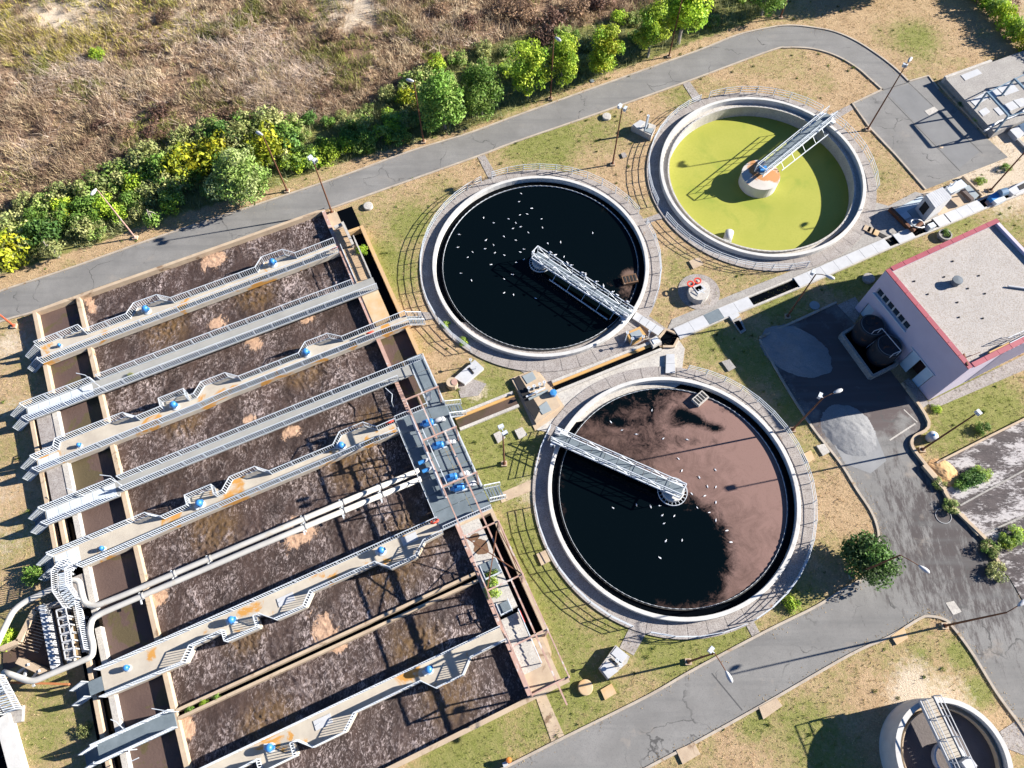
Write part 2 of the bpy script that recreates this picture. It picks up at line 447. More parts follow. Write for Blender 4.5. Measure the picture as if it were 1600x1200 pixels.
pale_l = [(10, 830, 4, .5), (15, 640, 3, .5), (20, 540, 3, .6), (20, 760, 3, .5), (560, 10, 6, 1), (585, 95, 2, .8), (90, 25, 10, .8), (300, 20, 7, .5), (1560, 270, 8, 1), (1520, 260, 5, .8), (1600, 230, 6, 1), (1590, 310, 6, .6), (1430, 1082, 3, 1), (1470, 1090, 3, .8), (740, 20, 4, .3), (480, 50, 6, .4), (830, 770, 2, .8), (745, 610, 1.5, .8), (1600, 20, 6, .4), (1550, 330, 3, .5)]
zone_scrub = inpoly(X, Y, SCRUB).astype(float)
zone_belt = inpoly(X, Y, BELT).astype(float)
nz = fbm(X * 0.35, Y * 0.35, 3)
G = np.clip(blobs(green_l, X, Y) * (0.55 + 0.9 * nz), 0, 1)
G = np.maximum(G, np.clip((fbm(X * 0.22 + 3, Y * 0.22 + 8, 13) - 0.5) * 1.9, 0, 0.32))
G = np.where(zone_scrub > 0, np.clip((fbm(X * 0.12 + 9, Y * 0.12, 5) - 0.55) * 2.2, 0, 0.5), G)
tl = P(90, 40)
G = np.maximum(G, zone_scrub * 0.55 * np.exp(-((X - tl[0]) / 16) ** 2 - ((Y - tl[1]) / 7) ** 2) * (nz + .3))
G = np.maximum(G, zone_belt * 0.75)
PALE = np.clip(blobs(pale_l, X, Y) * (0.4 + 1.1 * nz), 0, 1)
Z = np.zeros(X.shape)
rough_zone = np.maximum(zone_scrub, zone_belt * 0.5)
Z += rough_zone * (0.75 * (fbm(X * 0.55, Y * 0.55, 21, 4) - 0.45) + 0.25 * (fbm(X * 0.13, Y * 0.13, 31, 3) - 0.4))
far = np.maximum(np.abs(X) - 84, np.maximum(Y - 106, -12 - Y))
Z = Z * np.clip(-far / 4, 0, 1)
Z = Z + np.where(rough_zone > 0, 0.0, 0.03 * (fbm(X * 0.8, Y * 0.8, 77) - 0.5) * free(X, Y, 0.4))
ny, nx = X.shape
idx = np.arange(nx * ny).reshape(ny, nx)
F4 = np.stack([idx[:-1, :-1], idx[:-1, 1:], idx[1:, 1:], idx[1:, :-1]], -1).reshape(-1, 4)
cxm = ((X[:-1, :-1] + X[1:, 1:]) / 2).ravel(); cym = ((Y[:-1, :-1] + Y[1:, 1:]) / 2).ravel()
keep = (cxm - C1[0]) ** 2 + (cym - C1[1]) ** 2 > 12.5 ** 2       # open pit of the algae tank
gm = bpy.data.materials.new('soil_and_grass'); gm.use_nodes = True
def ground_nodes(m):
    nt = m.node_tree; N = nt.nodes; L = nt.links
    b = N['Principled BSDF']; b.inputs['Roughness'].default_value = 0.95; b.inputs['Specular IOR Level'].default_value = 0.1
    geo = N.new('ShaderNodeNewGeometry'); at = N.new('ShaderNodeAttribute'); at.attribute_name = 'Col'
    sp = N.new('ShaderNodeSeparateColor'); L.new(at.outputs['Color'], sp.inputs[0])
    def noise(sc, det=5, r=0.65):
        n = N.new('ShaderNodeTexNoise'); n.inputs['Scale'].default_value = sc; n.inputs['Detail'].default_value = det; n.inputs['Roughness'].default_value = r
        L.new(geo.outputs['Position'], n.inputs['Vector']); return n.outputs[0]
    def rng_(s, a, c):
        r = N.new('ShaderNodeMapRange'); r.inputs[1].default_value = a; r.inputs[2].default_value = c; L.new(s, r.inputs[0]); return r.outputs[0]
    def mix(f, a, c):
        x = N.new('ShaderNodeMix'); x.data_type = 'RGBA'; L.new(f, x.inputs[0])
        for v, s in ((a, 6), (c, 7)):
            if isinstance(v, tuple): x.inputs[s].default_value = v + (1,)
            else: L.new(v, x.inputs[s])
        return x.outputs[2]
    def mth(op, a, c):
        x = N.new('ShaderNodeMath'); x.operation = op
        for i, v in enumerate((a, c)):
            if isinstance(v, (int, float)): x.inputs[i].default_value = v
            else: L.new(v, x.inputs[i])
        return x.outputs[0]
    dry = mix(rng_(noise(0.6), 0.35, 0.65), (0.45, 0.315, 0.19), (0.36, 0.24, 0.14))
    dry = mix(rng_(noise(5.0, 4), 0.45, 0.75), dry, (0.23, 0.17, 0.085))
    dry = mix(rng_(noise(9.0, 3), 0.55, 0.8), dry, (0.58, 0.47, 0.30))
    grn = mix(rng_(noise(1.3), 0.35, 0.65), (0.18, 0.19, 0.05), (0.25, 0.235, 0.085))
    grn = mix(rng_(noise(7.0, 3), 0.5, 0.75), grn, (0.10, 0.125, 0.03))
    gfac = rng_(mth('ADD', sp.outputs[0], mth('MULTIPLY', mth('SUBTRACT', noise(1.8, 6, 0.75), 0.5), 1.5)), 0.12, 0.7)
    c = mix(gfac, dry, grn)
    scr = mix(rng_(noise(0.9), 0.35, 0.65), (0.32, 0.21, 0.135), (0.20, 0.13, 0.085))
    scr = mix(rng_(noise(6, 4), 0.5, 0.75), scr, (0.09, 0.062, 0.04))
    scr = mix(mth('MULTIPLY', gfac, 0.7), scr, (0.13, 0.14, 0.035))
    c = mix(sp.outputs[1], c, scr)
    pal = mix(rng_(noise(8, 3), 0.4, 0.7), (0.58, 0.48, 0.36), (0.38, 0.3, 0.22))
    pf = rng_(mth('ADD', sp.outputs[2], mth('MULTIPLY', mth('SUBTRACT', noise(2.5, 5), 0.5), 1.2)), 0.3, 0.75)
    c = mix(pf, c, pal)
    L.new(c, b.inputs['Base Color'])
    bp = N.new('ShaderNodeBump'); bp.inputs['Strength'].default_value = 0.9; bp.inputs['Distance'].default_value = 0.12
    L.new(noise(6.0, 6, 0.8), bp.inputs['Height']); L.new(bp.outputs[0], b.inputs['Normal'])
ground_nodes(gm)
cols = np.stack([G, np.maximum(zone_scrub, zone_belt * 0.3), PALE, np.ones_like(G)], -1).reshape(-1, 4)
tag(link('ground', mesh_np('ground', np.stack([X, Y, Z], -1).reshape(-1, 3), F4[keep], gm, cols)), kind='structure', label='dry yellow and green grass ground of the plant with brown scrubland beyond')

# ---- asphalt
def dirty_asphalt(name='asphalt_yard', dirty=True):
    m = bpy.data.materials.new(name); m.use_nodes = True
    nt = m.node_tree; N = nt.nodes; L = nt.links
    b = N['Principled BSDF']; b.inputs['Roughness'].default_value = 0.88; b.inputs['Specular IOR Level'].default_value = 0.2
    geo = N.new('ShaderNodeNewGeometry')
    def noise(sc, det=5, r=0.65, vec=None):
        n = N.new('ShaderNodeTexNoise'); n.inputs['Scale'].default_value = sc; n.inputs['Detail'].default_value = det; n.inputs['Roughness'].default_value = r
        L.new(vec or geo.outputs['Position'], n.inputs['Vector']); return n.outputs[0]
    def mr(s, a, c, lo=0.0, hi=1.0):
        r = N.new('ShaderNodeMapRange'); r.inputs[1].default_value = a; r.inputs[2].default_value = c; r.inputs[3].default_value = lo; r.inputs[4].default_value = hi; L.new(s, r.inputs[0]); return r.outputs[0]
    def mix(f, a, c):
        x = N.new('ShaderNodeMix'); x.data_type = 'RGBA'; L.new(f, x.inputs[0])
        for v, s in ((a, 6), (c, 7)):
            if isinstance(v, tuple): x.inputs[s].default_value = v + (1,)
            else: L.new(v, x.inputs[s])
        return x.outputs[2]
    def add(a, c):
        x = N.new('ShaderNodeMath'); x.operation = 'ADD'; L.new(a, x.inputs[0]); L.new(c, x.inputs[1]); return x.outputs[0]
    c = mix(mr(noise(0.22), 0.35, 0.65), (0.165, 0.158, 0.149), (0.22, 0.211, 0.199))
    c = mix(mr(noise(12, 3), 0.5, 0.75), c, (0.14, 0.137, 0.133))
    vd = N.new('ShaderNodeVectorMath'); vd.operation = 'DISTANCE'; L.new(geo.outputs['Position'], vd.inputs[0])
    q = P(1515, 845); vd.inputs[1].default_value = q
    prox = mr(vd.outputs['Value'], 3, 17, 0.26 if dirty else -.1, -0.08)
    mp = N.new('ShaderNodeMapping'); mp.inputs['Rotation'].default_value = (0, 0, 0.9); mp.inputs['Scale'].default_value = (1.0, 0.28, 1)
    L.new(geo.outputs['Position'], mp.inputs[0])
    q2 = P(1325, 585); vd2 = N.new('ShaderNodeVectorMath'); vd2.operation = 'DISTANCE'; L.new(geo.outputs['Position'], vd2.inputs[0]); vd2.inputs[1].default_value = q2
    oil_shade = mr(add(noise(0.35, 6, 0.7), mr(vd2.outputs['Value'], 3, 13, 0.35 if dirty else -.3, -0.2 if dirty else -.3)), 0.5, 0.68)
    c = mix(oil_shade, c, (0.095, 0.075, 0.072))  # oil stains, with extra darkness painted in to deepen the building's shadow on the forecourt
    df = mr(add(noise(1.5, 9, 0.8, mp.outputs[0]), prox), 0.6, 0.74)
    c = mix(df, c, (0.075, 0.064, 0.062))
    # worn wheel lines, hairline cracks, sandy drifts
    vo = N.new('ShaderNodeTexVoronoi'); vo.feature = 'DISTANCE_TO_EDGE'; vo.inputs['Scale'].default_value = 0.16
    wv = N.new('ShaderNodeVectorMath'); wv.operation = 'ADD'; nn = N.new('ShaderNodeTexNoise'); nn.inputs['Scale'].default_value = 0.5; nn.inputs['Detail'].default_value = 6
    L.new(geo.outputs['Position'], nn.inputs['Vector']); ms = N.new('ShaderNodeVectorMath'); ms.operation = 'SCALE'; ms.inputs['Scale'].default_value = 3.0
    L.new(nn.outputs['Color'], ms.inputs[0]); L.new(geo.outputs['Position'], wv.inputs[0]); L.new(ms.outputs[0], wv.inputs[1]); L.new(wv.outputs[0], vo.inputs['Vector'])
    cr = mr(vo.outputs['Distance'], 0.004, 0.012, 1.0, 0.0)
    cm = N.new('ShaderNodeMath'); cm.operation = 'MULTIPLY'; L.new(cr, cm.inputs[0]); L.new(mr(noise(0.25, 3), 0.45, 0.6), cm.inputs[1])
    c = mix(cm.outputs[0], c, (0.08, 0.077, 0.074))
    mp2 = N.new('ShaderNodeMapping'); mp2.inputs['Rotation'].default_value = (0, 0, -0.38); mp2.inputs['Scale'].default_value = (0.06, 0.9, 1); L.new(geo.outputs['Position'], mp2.inputs[0])
    c = mix(mr(noise(1.0, 4, 0.6, mp2.outputs[0]), 0.5, 0.72, 0.0, 0.55), c, (0.125, 0.123, 0.12))
    tan = mr(noise(0.3, 6, 0.7), 0.6, 0.7, 0.0, 0.6 if dirty else .35)
    c = mix(tan, c, (0.27, 0.235, 0.2))
    L.new(c, b.inputs['Base Color'])
    bp = N.new('ShaderNodeBump'); bp.inputs['Strength'].default_value = 0.3; bp.inputs['Distance'].default_value = 0.03
    L.new(noise(25, 3), bp.inputs['Height']); L.new(bp.outputs[0], b.inputs['Normal'])
    return m
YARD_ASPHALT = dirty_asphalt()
ASPHALT = dirty_asphalt('asphalt_road', False)
tag(MB().sheet(UP_ROAD, 0.03).build('road', ASPHALT), kind='structure', label='grey asphalt service road curving past the tanks')
tag(MB().sheet(YARD, 0.034).build('pavement', ASPHALT), kind='structure', label='asphalt yard beside the raised concrete slab')
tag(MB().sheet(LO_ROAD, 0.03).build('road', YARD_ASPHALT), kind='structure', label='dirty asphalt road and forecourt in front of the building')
# joints and patches in the asphalt
JOINT = mat('asphalt_joint', (0.075, 0.073, 0.072), (0.09, 0.088, 0.086), 2, 0.9)
PATCH = mat('asphalt_patch', (0.15, 0.149, 0.148), (0.18, 0.178, 0.176), 0.5, 0.9, 0.2, 30)
def strip(a, b, w, z, m, name='road_joint'):
    a = Vector(P(*a)); b = Vector(P(*b)); d = (b - a).normalized(); n = Vector((-d.y, d.x, 0)) * w / 2
    tag(MB().sheet([a + n, a - n, b - n, b + n], z).build(name, m), kind='structure')
strip((1386, 150), (1500, 268), 0.09, 0.042, JOINT)
strip((1419, 129), (1535, 240), 0.09, 0.042, JOINT)
strip((1419, 129), (1380, 141), 0.12, 0.042, JOINT)
strip((1112, 1052), (1160, 1110), 0.1, 0.038, JOINT)
strip((1412, 640), (1433, 660), 0.12, 0.04, CONC_LIGHT)
strip((1390, 688), (1430, 662), 0.15, 0.04, CONC_LIGHT)
tag(MB().sheet(PP([(1384, 144), (1420, 132), (1530, 238), (1498, 264)]), 0.038).build('road_patch', PATCH), kind='structure')

# ---- kerbs
def kerb(pts, w=0.22, h=0.13, m=None, side=1, z0=-0.1):
    pts = [Vector((p[0], p[1], 0)) for p in pts]
    mb = MB(); L_, R_ = [], []
    for i, p in enumerate(pts):
        d = (pts[min(i + 1, len(pts) - 1)] - pts[max(i - 1, 0)]).normalized()
        n = Vector((-d.y, d.x, 0)) * side
        L_.append(p); R_.append(p + n * w)
    vs = []
    for a, b in zip(L_, R_):
        vs += [(a.x, a.y, z0), (a.x, a.y, h), (b.x, b.y, h), (b.x, b.y, z0)]
    fs = []
    for i in range(len(pts) - 1):
        for k in range(3):
            fs.append((i * 4 + k, (i + 1) * 4 + k, (i + 1) * 4 + k + 1, i * 4 + k + 1))
    fs += [(0, 1, 2, 3), tuple((len(pts) - 1) * 4 + k for k in (3, 2, 1, 0))]
    return tag(mb.add(vs, fs).build('kerb', m or KERB), kind='structure')
kerb(UP_N, side=1)
_s1 = [p for p in UP_S1]
k0 = [p for p in _s1 if p[0] < P(118, 462)[0]]
k1 = [p for p in _s1 if p[0] > P(505, 331)[0]]
kerb(k0, side=-1); kerb(k1, side=-1)
kerb(PP([(1380, 141), (1333, 163), (1360, 200), (1400, 242), (1447, 296)]), side=-1)
kerb(PP([(1419, 129), (1450, 120), (1465, 140)]), side=1)
kerb(LO_N, side=1); kerb(LO_S, side=-1)
kerb(LO_R[:46], side=1, h=0.32, w=0.3, m=CONC_TAN)
kerb(LO_TOP[:2], side=1, h=0.25, w=0.25)

# ---- concrete aprons and little paths
for a, m, z in ((APRON_T2, CONC_ROUGH, .05), (APRON_T3, CONC_LIGHT, .055), (APRON_V, CONC_TAN, .09), (APRON_T1, CONC, .05), (APRON_W, CONC, .046), (APRON_SCR, CONC_TAN, .06)):
    tag(MB().prism(a, -0.1, z).build('pavement', m), kind='structure')
for poly in ([(745, 243), (757, 241), (776, 274), (764, 280)], [(1066, 130), (1077, 127), (1098, 156), (1085, 160)], [(1287, 183), (1328, 164), (1333, 171), (1294, 194)],
             [(998, 345), (1034, 332), (1038, 340), (1006, 352)], [(985, 978), (1012, 985), (990, 1024), (968, 1012)], [(1163, 972), (1176, 968), (1188, 990), (1176, 997)],
             [(652, 487), (683, 489), (684, 498), (656, 502)], [(714, 602), (738, 592), (760, 600), (748, 618), (720, 622)], [(778, 772), (834, 748), (838, 764), (784, 786)],
             [(832, 1075), (850, 1078), (882, 1150), (862, 1160)], [(1562, 1143), (1588, 1126), (1620, 1160), (1600, 1180), (1575, 1170)], [(1450, 628), (1600, 555), (1620, 570), (1456, 640)], [(1308, 477), (1336, 464), (1348, 484), (1335, 505)], [(1407, 600), (1440, 640), (1452, 630), (1420, 590)]):
    tag(MB().prism(PP(poly), -0.1, 0.04).build('path', CONC_ROUGH if poly[0][0] not in (832, 778) else CONC_TAN), kind='structure')
# ================================================================== AERATION BASIN
def UV(px, py, z=1.0):
    p = P(px, py, z)
    return ((p[0] - BO[0]) * UD[0] + (p[1] - BO[1]) * UD[1], (p[0] - BO[0]) * VD[0] + (p[1] - BO[1]) * VD[1])
def new_mesh_post(r, h, m, name='post'):
    return MB().box((0, 0, h / 2), (r, r, h), UA).mesh(name, m)
POST_ME = new_mesh_post(0.075, 1.1, STEEL)
def railing(parent, pts, h=1.1, spacing=2.0, bal=0.22, rails=(1.0, 0.08), m=None, rw=0.06, name='railing', posts=True, bw=0.03):
    """pts: floor-level points in site coordinates"""
    m = m or STEEL
    pts = [Vector(p) for p in pts]
    mb = MB()
    for f in rails:
        for a, b in zip(pts[:-1], pts[1:]):
            up = Vector((0, 0, h * f))
            mb.bar(a + up, b + up, rw)
    r = mb.build(name, m, parent)
    off = base_of(r)
    bb = MB()
    for a, b in zip(pts[:-1], pts[1:]):
        L_ = (b - a).length
        n = max(1, round(L_ / spacing))
        if posts:
            for k in range(n + 1):
                if k == n and b is not pts[-1]: continue
                o = link('post', POST_ME, r, (a + (b - a) * (k / n)) - off)
                if h != 1.1: o.scale = (1, 1, h / 1.1)
        if bal:
            nb = max(2, round(L_ / bal))
            for k in range(1, nb):
                q = a + (b - a) * (k / nb)
                bb.bar(q + Vector((0, 0, h * rails[-1])), q + Vector((0, 0, h * rails[0])), bw * 1.9, bw)
    if bal and bb.v:
        bb.build('balusters', m, r, kind='stuff')
    return r

basin = thing('aeration_basin', 'large concrete aeration basin of five lanes full of churning brown sludge', 'basin', B(0, 0, 0))
WT = 1.0
def wall(u0, u1, v0, v1, m=CONC_TAN, z1=WT, z0=-0.6, name='wall'):
    return MB().buv(u0, u1, v0, v1, z0, z1).build(name, m, basin)
wall(-5.0, 28.1, -0.35, 0, z1=1.0)                       # end wall by the road
wall(-0.4, 0, 0, 56.6, CONC_TAN)                         # inlet side wall
wall(27.7, 28.1, 0, 56.6, RUST_PINK, z1=0.99)            # outlet side wall
wall(-0.4, 31.5, 56.6, 57.0, CONC_TAN, z1=0.985)
wall(-5.0, -4.6, 0, 11.3, CONC_TAN)
wall(-5.05, -4.55, 11.3, 34.6, CONC_LIGHT, z1=0.995)
wall(-5.05, -4.55, 35.6, 57, CONC_LIGHT, z1=0.995)
wall(-7.25, -6.9, 11.3, 33, CONC_TAN)
wall(-7.25, -4.55, 11.0, 11.3, CONC_TAN, z1=0.98)
wall(-6.35, -6.0, 23.5, 27.8, CONC_TAN)
wall(-6.3, -5.95, 38, 57, CONC_TAN)
wall(-6.6, -5.05, 12.6, 22.6, CONC_ROUGH, z1=0.93, name='cover_slab')
wall(-6.3, -5.05, 30.2, 33.2, CONC_ROUGH, z1=0.9, name='cover_slab')
wall(-0.0, 27.7, 11.85, 12.25, CONC_TAN, z1=0.98)
wall(-0.0, 27.7, 23.3, 23.7, CONC_TAN, z1=0.98)
wall(-0.0, 27.7, 45.06, 45.32, CONC_TAN, z1=1.02)
wall(-0.0, 27.7, 45.72, 45.98, CONC_TAN, z1=1.02)
OUTC = mat('ochre_stained_concrete', (0.5, 0.32, 0.14), (0.44, 0.3, 0.17), 0.7, 0.85, 0.3, 25, stain=(0.4, 0.34, 0.26), sscale=0.5, sthr=0.6)
wall(31.0, 31.4, 3.8, 18, OUTC)
wall(31.0, 31.4, 18, 22.6, OUTC, z1=0.99)
wall(31.2, 31.55, 40.6, 52.6, CONC_TAN, z1=0.98)
wall(29.3, 31.0, 3.8, 4.15, OUTC, z1=0.97)
wall(29.9, 31.2, 52.2, 52.6, CONC_TAN, z1=0.96)
wall(27.9, 31.55, 40.2, 40.6, CONC_TAN, z1=0.97)
wall(28.1, 30.0, 12.4, 16.5, RUST_DECK, z1=1.06, name='slab')
wall(28.1, 29.3, 0.3, 3.4, CONC_TAN, z1=0.5, name='slab')
wall(28.1, 30.0, 40.6, 49.4, CONC_LIGHT, z1=1.03, name='slab')
MB().prism(PP([(812, 1000), (850, 985), (862, 1020), (852, 1075), (838, 1080), (822, 1035)]), 0, 0.07).build('slab', CONC_TAN, basin)
wall(28.1, 30.9, 52.6, 56.6, CONC_TAN, z1=0.45, name='slab')
# black scum left on the slab behind the pumps
SCUM = mat('dried_brown_sludge', (0.11, 0.06, 0.035), (0.16, 0.09, 0.05), 1.5, 0.9, 0.4, 15, stain=(0.45, 0.4, 0.33), sscale=0.9, sthr=0.6)
mb = MB()
for (uc, vc, ru, rv) in ((28.9, 42.1, 0.55, 0.35), (29.1, 43.2, 0.7, 0.85)):
    mb.sheet([B(uc + ru * math.cos(t) * (0.8 + 0.3 * rnd.random()), vc + rv * math.sin(t) * (0.8 + 0.3 * rnd.random())) for t in [k * math.pi / 8 for k in range(16)]], 1.036)
mb.build('sludge_stain', SCUM, basin)

# ---- sludge lanes: real relief lit by the low sun
def sludge_mat():
    m = bpy.data.materials.new('aerated_sludge'); m.use_nodes = True
    nt = m.node_tree; N = nt.nodes; L = nt.links
    b = N['Principled BSDF']; b.inputs['Roughness'].default_value = 0.5; b.inputs['Specular IOR Level'].default_value = 0.3
    geo = N.new('ShaderNodeNewGeometry'); at = N.new('ShaderNodeAttribute'); at.attribute_name = 'Col'
    sp = N.new('ShaderNodeSeparateColor'); L.new(at.outputs['Color'], sp.inputs[0])
    mp = N.new('ShaderNodeMapping'); mp.inputs['Rotation'].default_value = (0, 0, -UA + 0.5); mp.inputs['Scale'].default_value = (1, 0.5, 1)
    L.new(geo.outputs['Position'], mp.inputs[0])
    def noise(sc, det=5, r=0.65, d=0.0):
        n = N.new('ShaderNodeTexNoise'); n.inputs['Scale'].default_value = sc; n.inputs['Detail'].default_value = det; n.inputs['Roughness'].default_value = r; n.inputs['Distortion'].default_value = d
        L.new(mp.outputs[0], n.inputs['Vector']); return n.outputs[0]
    def mr(s, a, c, lo=0.0, hi=1.0):
        r = N.new('ShaderNodeMapRange'); r.inputs[1].default_value = a; r.inputs[2].default_value = c; r.inputs[3].default_value = lo; r.inputs[4].default_value = hi; L.new(s, r.inputs[0]); return r.outputs[0]
    def mix(f, a, c):
        x = N.new('ShaderNodeMix'); x.data_type = 'RGBA'; L.new(f, x.inputs[0])
        for v, s in ((a, 6), (c, 7)):
            if isinstance(v, tuple): x.inputs[s].default_value = v + (1,)
            else: L.new(v, x.inputs[s])
        return x.outputs[2]
    def mul(a, c, op='MULTIPLY'):
        x = N.new('ShaderNodeMath'); x.operation = op; L.new(a, x.inputs[0])
        if isinstance(c, float): x.inputs[1].default_value = c
        else: L.new(c, x.inputs[1])
        return x.outputs[0]
    base = mix(mr(noise(0.5), 0.35, 0.65), (0.034, 0.022, 0.018), (0.062, 0.039, 0.032))
    churn = mr(noise(0.32, 6, 0.6, 0.8), 0.4, 0.6, 0.12, 1.0)
    f1 = mr(mul(noise(3.4, 8, 0.74, 2.0), mul(sp.outputs[2], 0.1), 'ADD'), 0.52, 0.68)
    c = mix(mul(f1, churn), base, (0.5, 0.41, 0.385))
    c = mix(mul(mr(sp.outputs[0], 0.2, 0.8), mr(noise(2.0, 6, 0.7, 0.8), 0.35, 0.6)), c, (0.12, 0.07, 0.03))
    fo = mr(mul(sp.outputs[1], mul(mul(noise(1.1, 8, 0.8, 1.0), 0.5, 'SUBTRACT'), 3.0), 'ADD'), 0.5, 0.62)
    c = mix(fo, c, mix(mr(noise(6, 4), .4, .65), (0.5, 0.33, 0.22), (0.33, 0.2, 0.13)))
    L.new(c, b.inputs['Base Color'])
    bp = N.new('ShaderNodeBump'); bp.inputs['Strength'].default_value = 0.55; bp.inputs['Distance'].default_value = 0.1
    L.new(noise(4.5, 8, 0.8, 1.6), bp.inputs['Height']); L.new(bp.outputs[0], b.inputs['Normal'])
    return m
SLUDGE = sludge_mat()
brown_px = [(260, 515, 2.6), (400, 460, 2.4), (285, 655, 2.2), (470, 575, 2.5), (335, 825, 2.6), (560, 730, 3.2), (650, 830, 2.8), (380, 990, 2.0), (600, 900, 2.5), (420, 1130, 2.6), (650, 1010, 2.8), (700, 1085, 2.6), (545, 715, 2.5), (580, 660, 2.0), (620, 885, 2.5)]
foam_px = [(333, 408, 2.0, 1.2), (340, 505, 1.2, .8), (398, 535, 1.0, 1.4), (470, 838, 1.9, 1.1), (455, 675, 1.0, 0.7), (505, 985, 1.1, 2.0), (245, 935, 1.3, 1.0), (290, 1135, 0.8, 1.2), (140, 475, 0.6, 1.6), (455, 820, 1.0, 0.8), (390, 655, 0.9, 0.5), (530, 1010, 0.9, 0.6), (480, 500, .8, .5)]
lanes = [(0.0, 11.85), (12.25, 23.3), (23.7, 34.3), (34.3, 45.06), (45.98, 56.6)]
ZW = 0.32
for li, (va, vb) in enumerate(lanes):
    us = np.linspace(0, 27.7, 232); vs_ = np.linspace(va, vb, int((vb - va) / 0.12) + 1)
    U_, V_ = np.meshgrid(us, vs_)
    XX = BO[0] + U_ * UD[0] + V_ * VD[0]; YY = BO[1] + U_ * UD[1] + V_ * VD[1]
    br = np.zeros(XX.shape); fm = np.zeros(XX.shape)
    for px, py, r in brown_px:
        u, v = UV(px, py, ZW); br = np.maximum(br, np.exp(-((U_ - u) ** 2 + (V_ - v) ** 2) / r ** 2))
    for px, py, ru, rv in foam_px:
        u, v = UV(px, py, ZW); fm = np.maximum(fm, np.exp(-((U_ - u) / ru) ** 2 - ((V_ - v) / rv) ** 2))
    wu = U_ + 1.6 * fbm(U_ * .35 + li * 9, V_ * .35, 141, 3); wv = V_ + 1.6 * fbm(U_ * .35, V_ * .35 + li * 5, 151, 3)
    rid = sum(a * (1 - np.abs(2 * vnoise(wu * f + li * 37, wv * f * 1.25, 41 + i) - 1)) for i, (f, a) in enumerate(((1.1, .25), (2.3, .35), (4.2, .4))))
    calm = np.clip(fbm(U_ * .18 + li * 3, V_ * .3, 171, 3) * 2.4 - .45, .4, 1)
    ZZ = ZW + (0.17 + .16 * br) * calm * (rid - .55) + 0.05 * fm
    crest = np.clip((rid - .5) * 2.6, 0, 1) * calm
    ny, nx = XX.shape; idx = np.arange(nx * ny).reshape(ny, nx)
    F_ = np.stack([idx[:-1, :-1], idx[1:, :-1], idx[1:, 1:], idx[:-1, 1:]], -1).reshape(-1, 4)
    me = mesh_np('water', np.stack([XX, YY, ZZ], -1).reshape(-1, 3), F_, SLUDGE, np.stack([br, fm, crest, fm * 0 + 1], -1).reshape(-1, 4))
    me.polygons.foreach_set('use_smooth', [True] * len(me.polygons))
    tag(link('water', me), kind='structure', label='churning brown sludge with pale foam in an aeration lane')
def wsheet(u0, u1, v0, v1, z, m, lab=None):
    tag(MB().sheet([B(u0, v0), B(u1, v0), B(u1, v1), B(u0, v1)], z).build('water', m), kind='structure', label=lab)
CHW = mat('channel_sludge', (0.105, 0.07, 0.058), (0.08, 0.052, 0.045), 0.25, 0.5, 0.6, 5, stain=(0.085, 0.066, 0.036), sscale=0.2, sthr=0.54, swid=0.02)
wsheet(-4.6, -0.4, 0, 56.6, 0.3, CHW, 'smooth brown water in the inlet channel')
wsheet(-7.0, -5.0, 11.3, 57, 0.12, BLACKW, 'black water in the narrow outer inlet channel')
wsheet(28.1, 31.2, 0, 17, 0.1, BLACKW, 'black water in the outlet channel')
wsheet(28.1, 31.1, 17, 28, 0.3, CHW, 'brown water in the outlet chamber')
wsheet(28.1, 31.3, 40.5, 52.4, 0.1, BLACKW, 'black water in the lower outlet channel')
wsheet(0, 27.7, 45.32, 45.72, 0.35, BLACKW, 'dark water between the twin walls')

# ---- walkways over the lanes
def walkway(name, label, up, low, zdeck=1.3, m=DECK, rail_up=None, rail_low=None, beams=True, thick=0.22, group='walkways over the aeration lanes'):
    t = thing(name, label, 'walkway', B(up[0][0], up[0][1], 0), group)
    poly = [B(u, v) for u, v in up] + [B(u, v) for u, v in low[::-1]]
    MB().prism(poly, zdeck - thick, zdeck, True).build('deck', m, t)
    if beams:
        for prof, s in ((up, 1), (low, -1)):
            mb = MB()
            for a, b in zip(prof[:-1], prof[1:]):
                mb.bar(B(a[0], a[1] + s * 0.12, zdeck - thick - 0.24), B(b[0], b[1] + s * 0.12, zdeck - thick - 0.24), 0.2, 0.47)
            mb.build('beam', DECK, t)
    for prof, s, seg in ((up, 1, rail_up), (low, -1, rail_low)):
        for r in (seg if seg is not None else [prof]):
            railing(t, [B(u, v + s * 0.05, zdeck) for u, v in r])
    return t
def bumps(v, d, lst):
    """edge profile of a walkway: v straight line, bays of depth d"""
    p = []
    for k in lst:
        for u, f in k: p.append((u, v + d * f))
    return p
T0 = lambda a, b, c, e: [(a, 0), (b, 1), (c, 1), (e, 0)]
BX = lambda a, b: [(a, 0), (a + 0.01, 1), (b, 1), (b + 0.01, 0)]
w1u = [(-4.8, 4.65), (-0.25, 4.5), (0.1, 5.3)] + bumps(5.3, -1.0, [T0(4.65, 5.65, 8.15, 9.4), T0(18.7, 19.7, 22.1, 23.2)]) + [(27.7, 5.15)]
w1l = [(-4.8, 6.95), (-0.4, 6.8), (27.7, 6.55)]
walkway('walkway', 'cream concrete walkway nearest the upper road, with two blue mixers', w1u, w1l)
w2u = [(-7.2, 11.2), (30.0, 11.2)]; w2l = [(-7.2, 12.9), (30.0, 12.9)]
walkway('walkway', 'narrow grey walkway without mixers ending at the plank deck', w2u, w2l, m=DECK_GREY, thick=0.14, beams=False, rail_up=[[(-7.2, 11.2), (-0.3, 11.2)], [(0.3, 11.2), (27.7, 11.2)]])
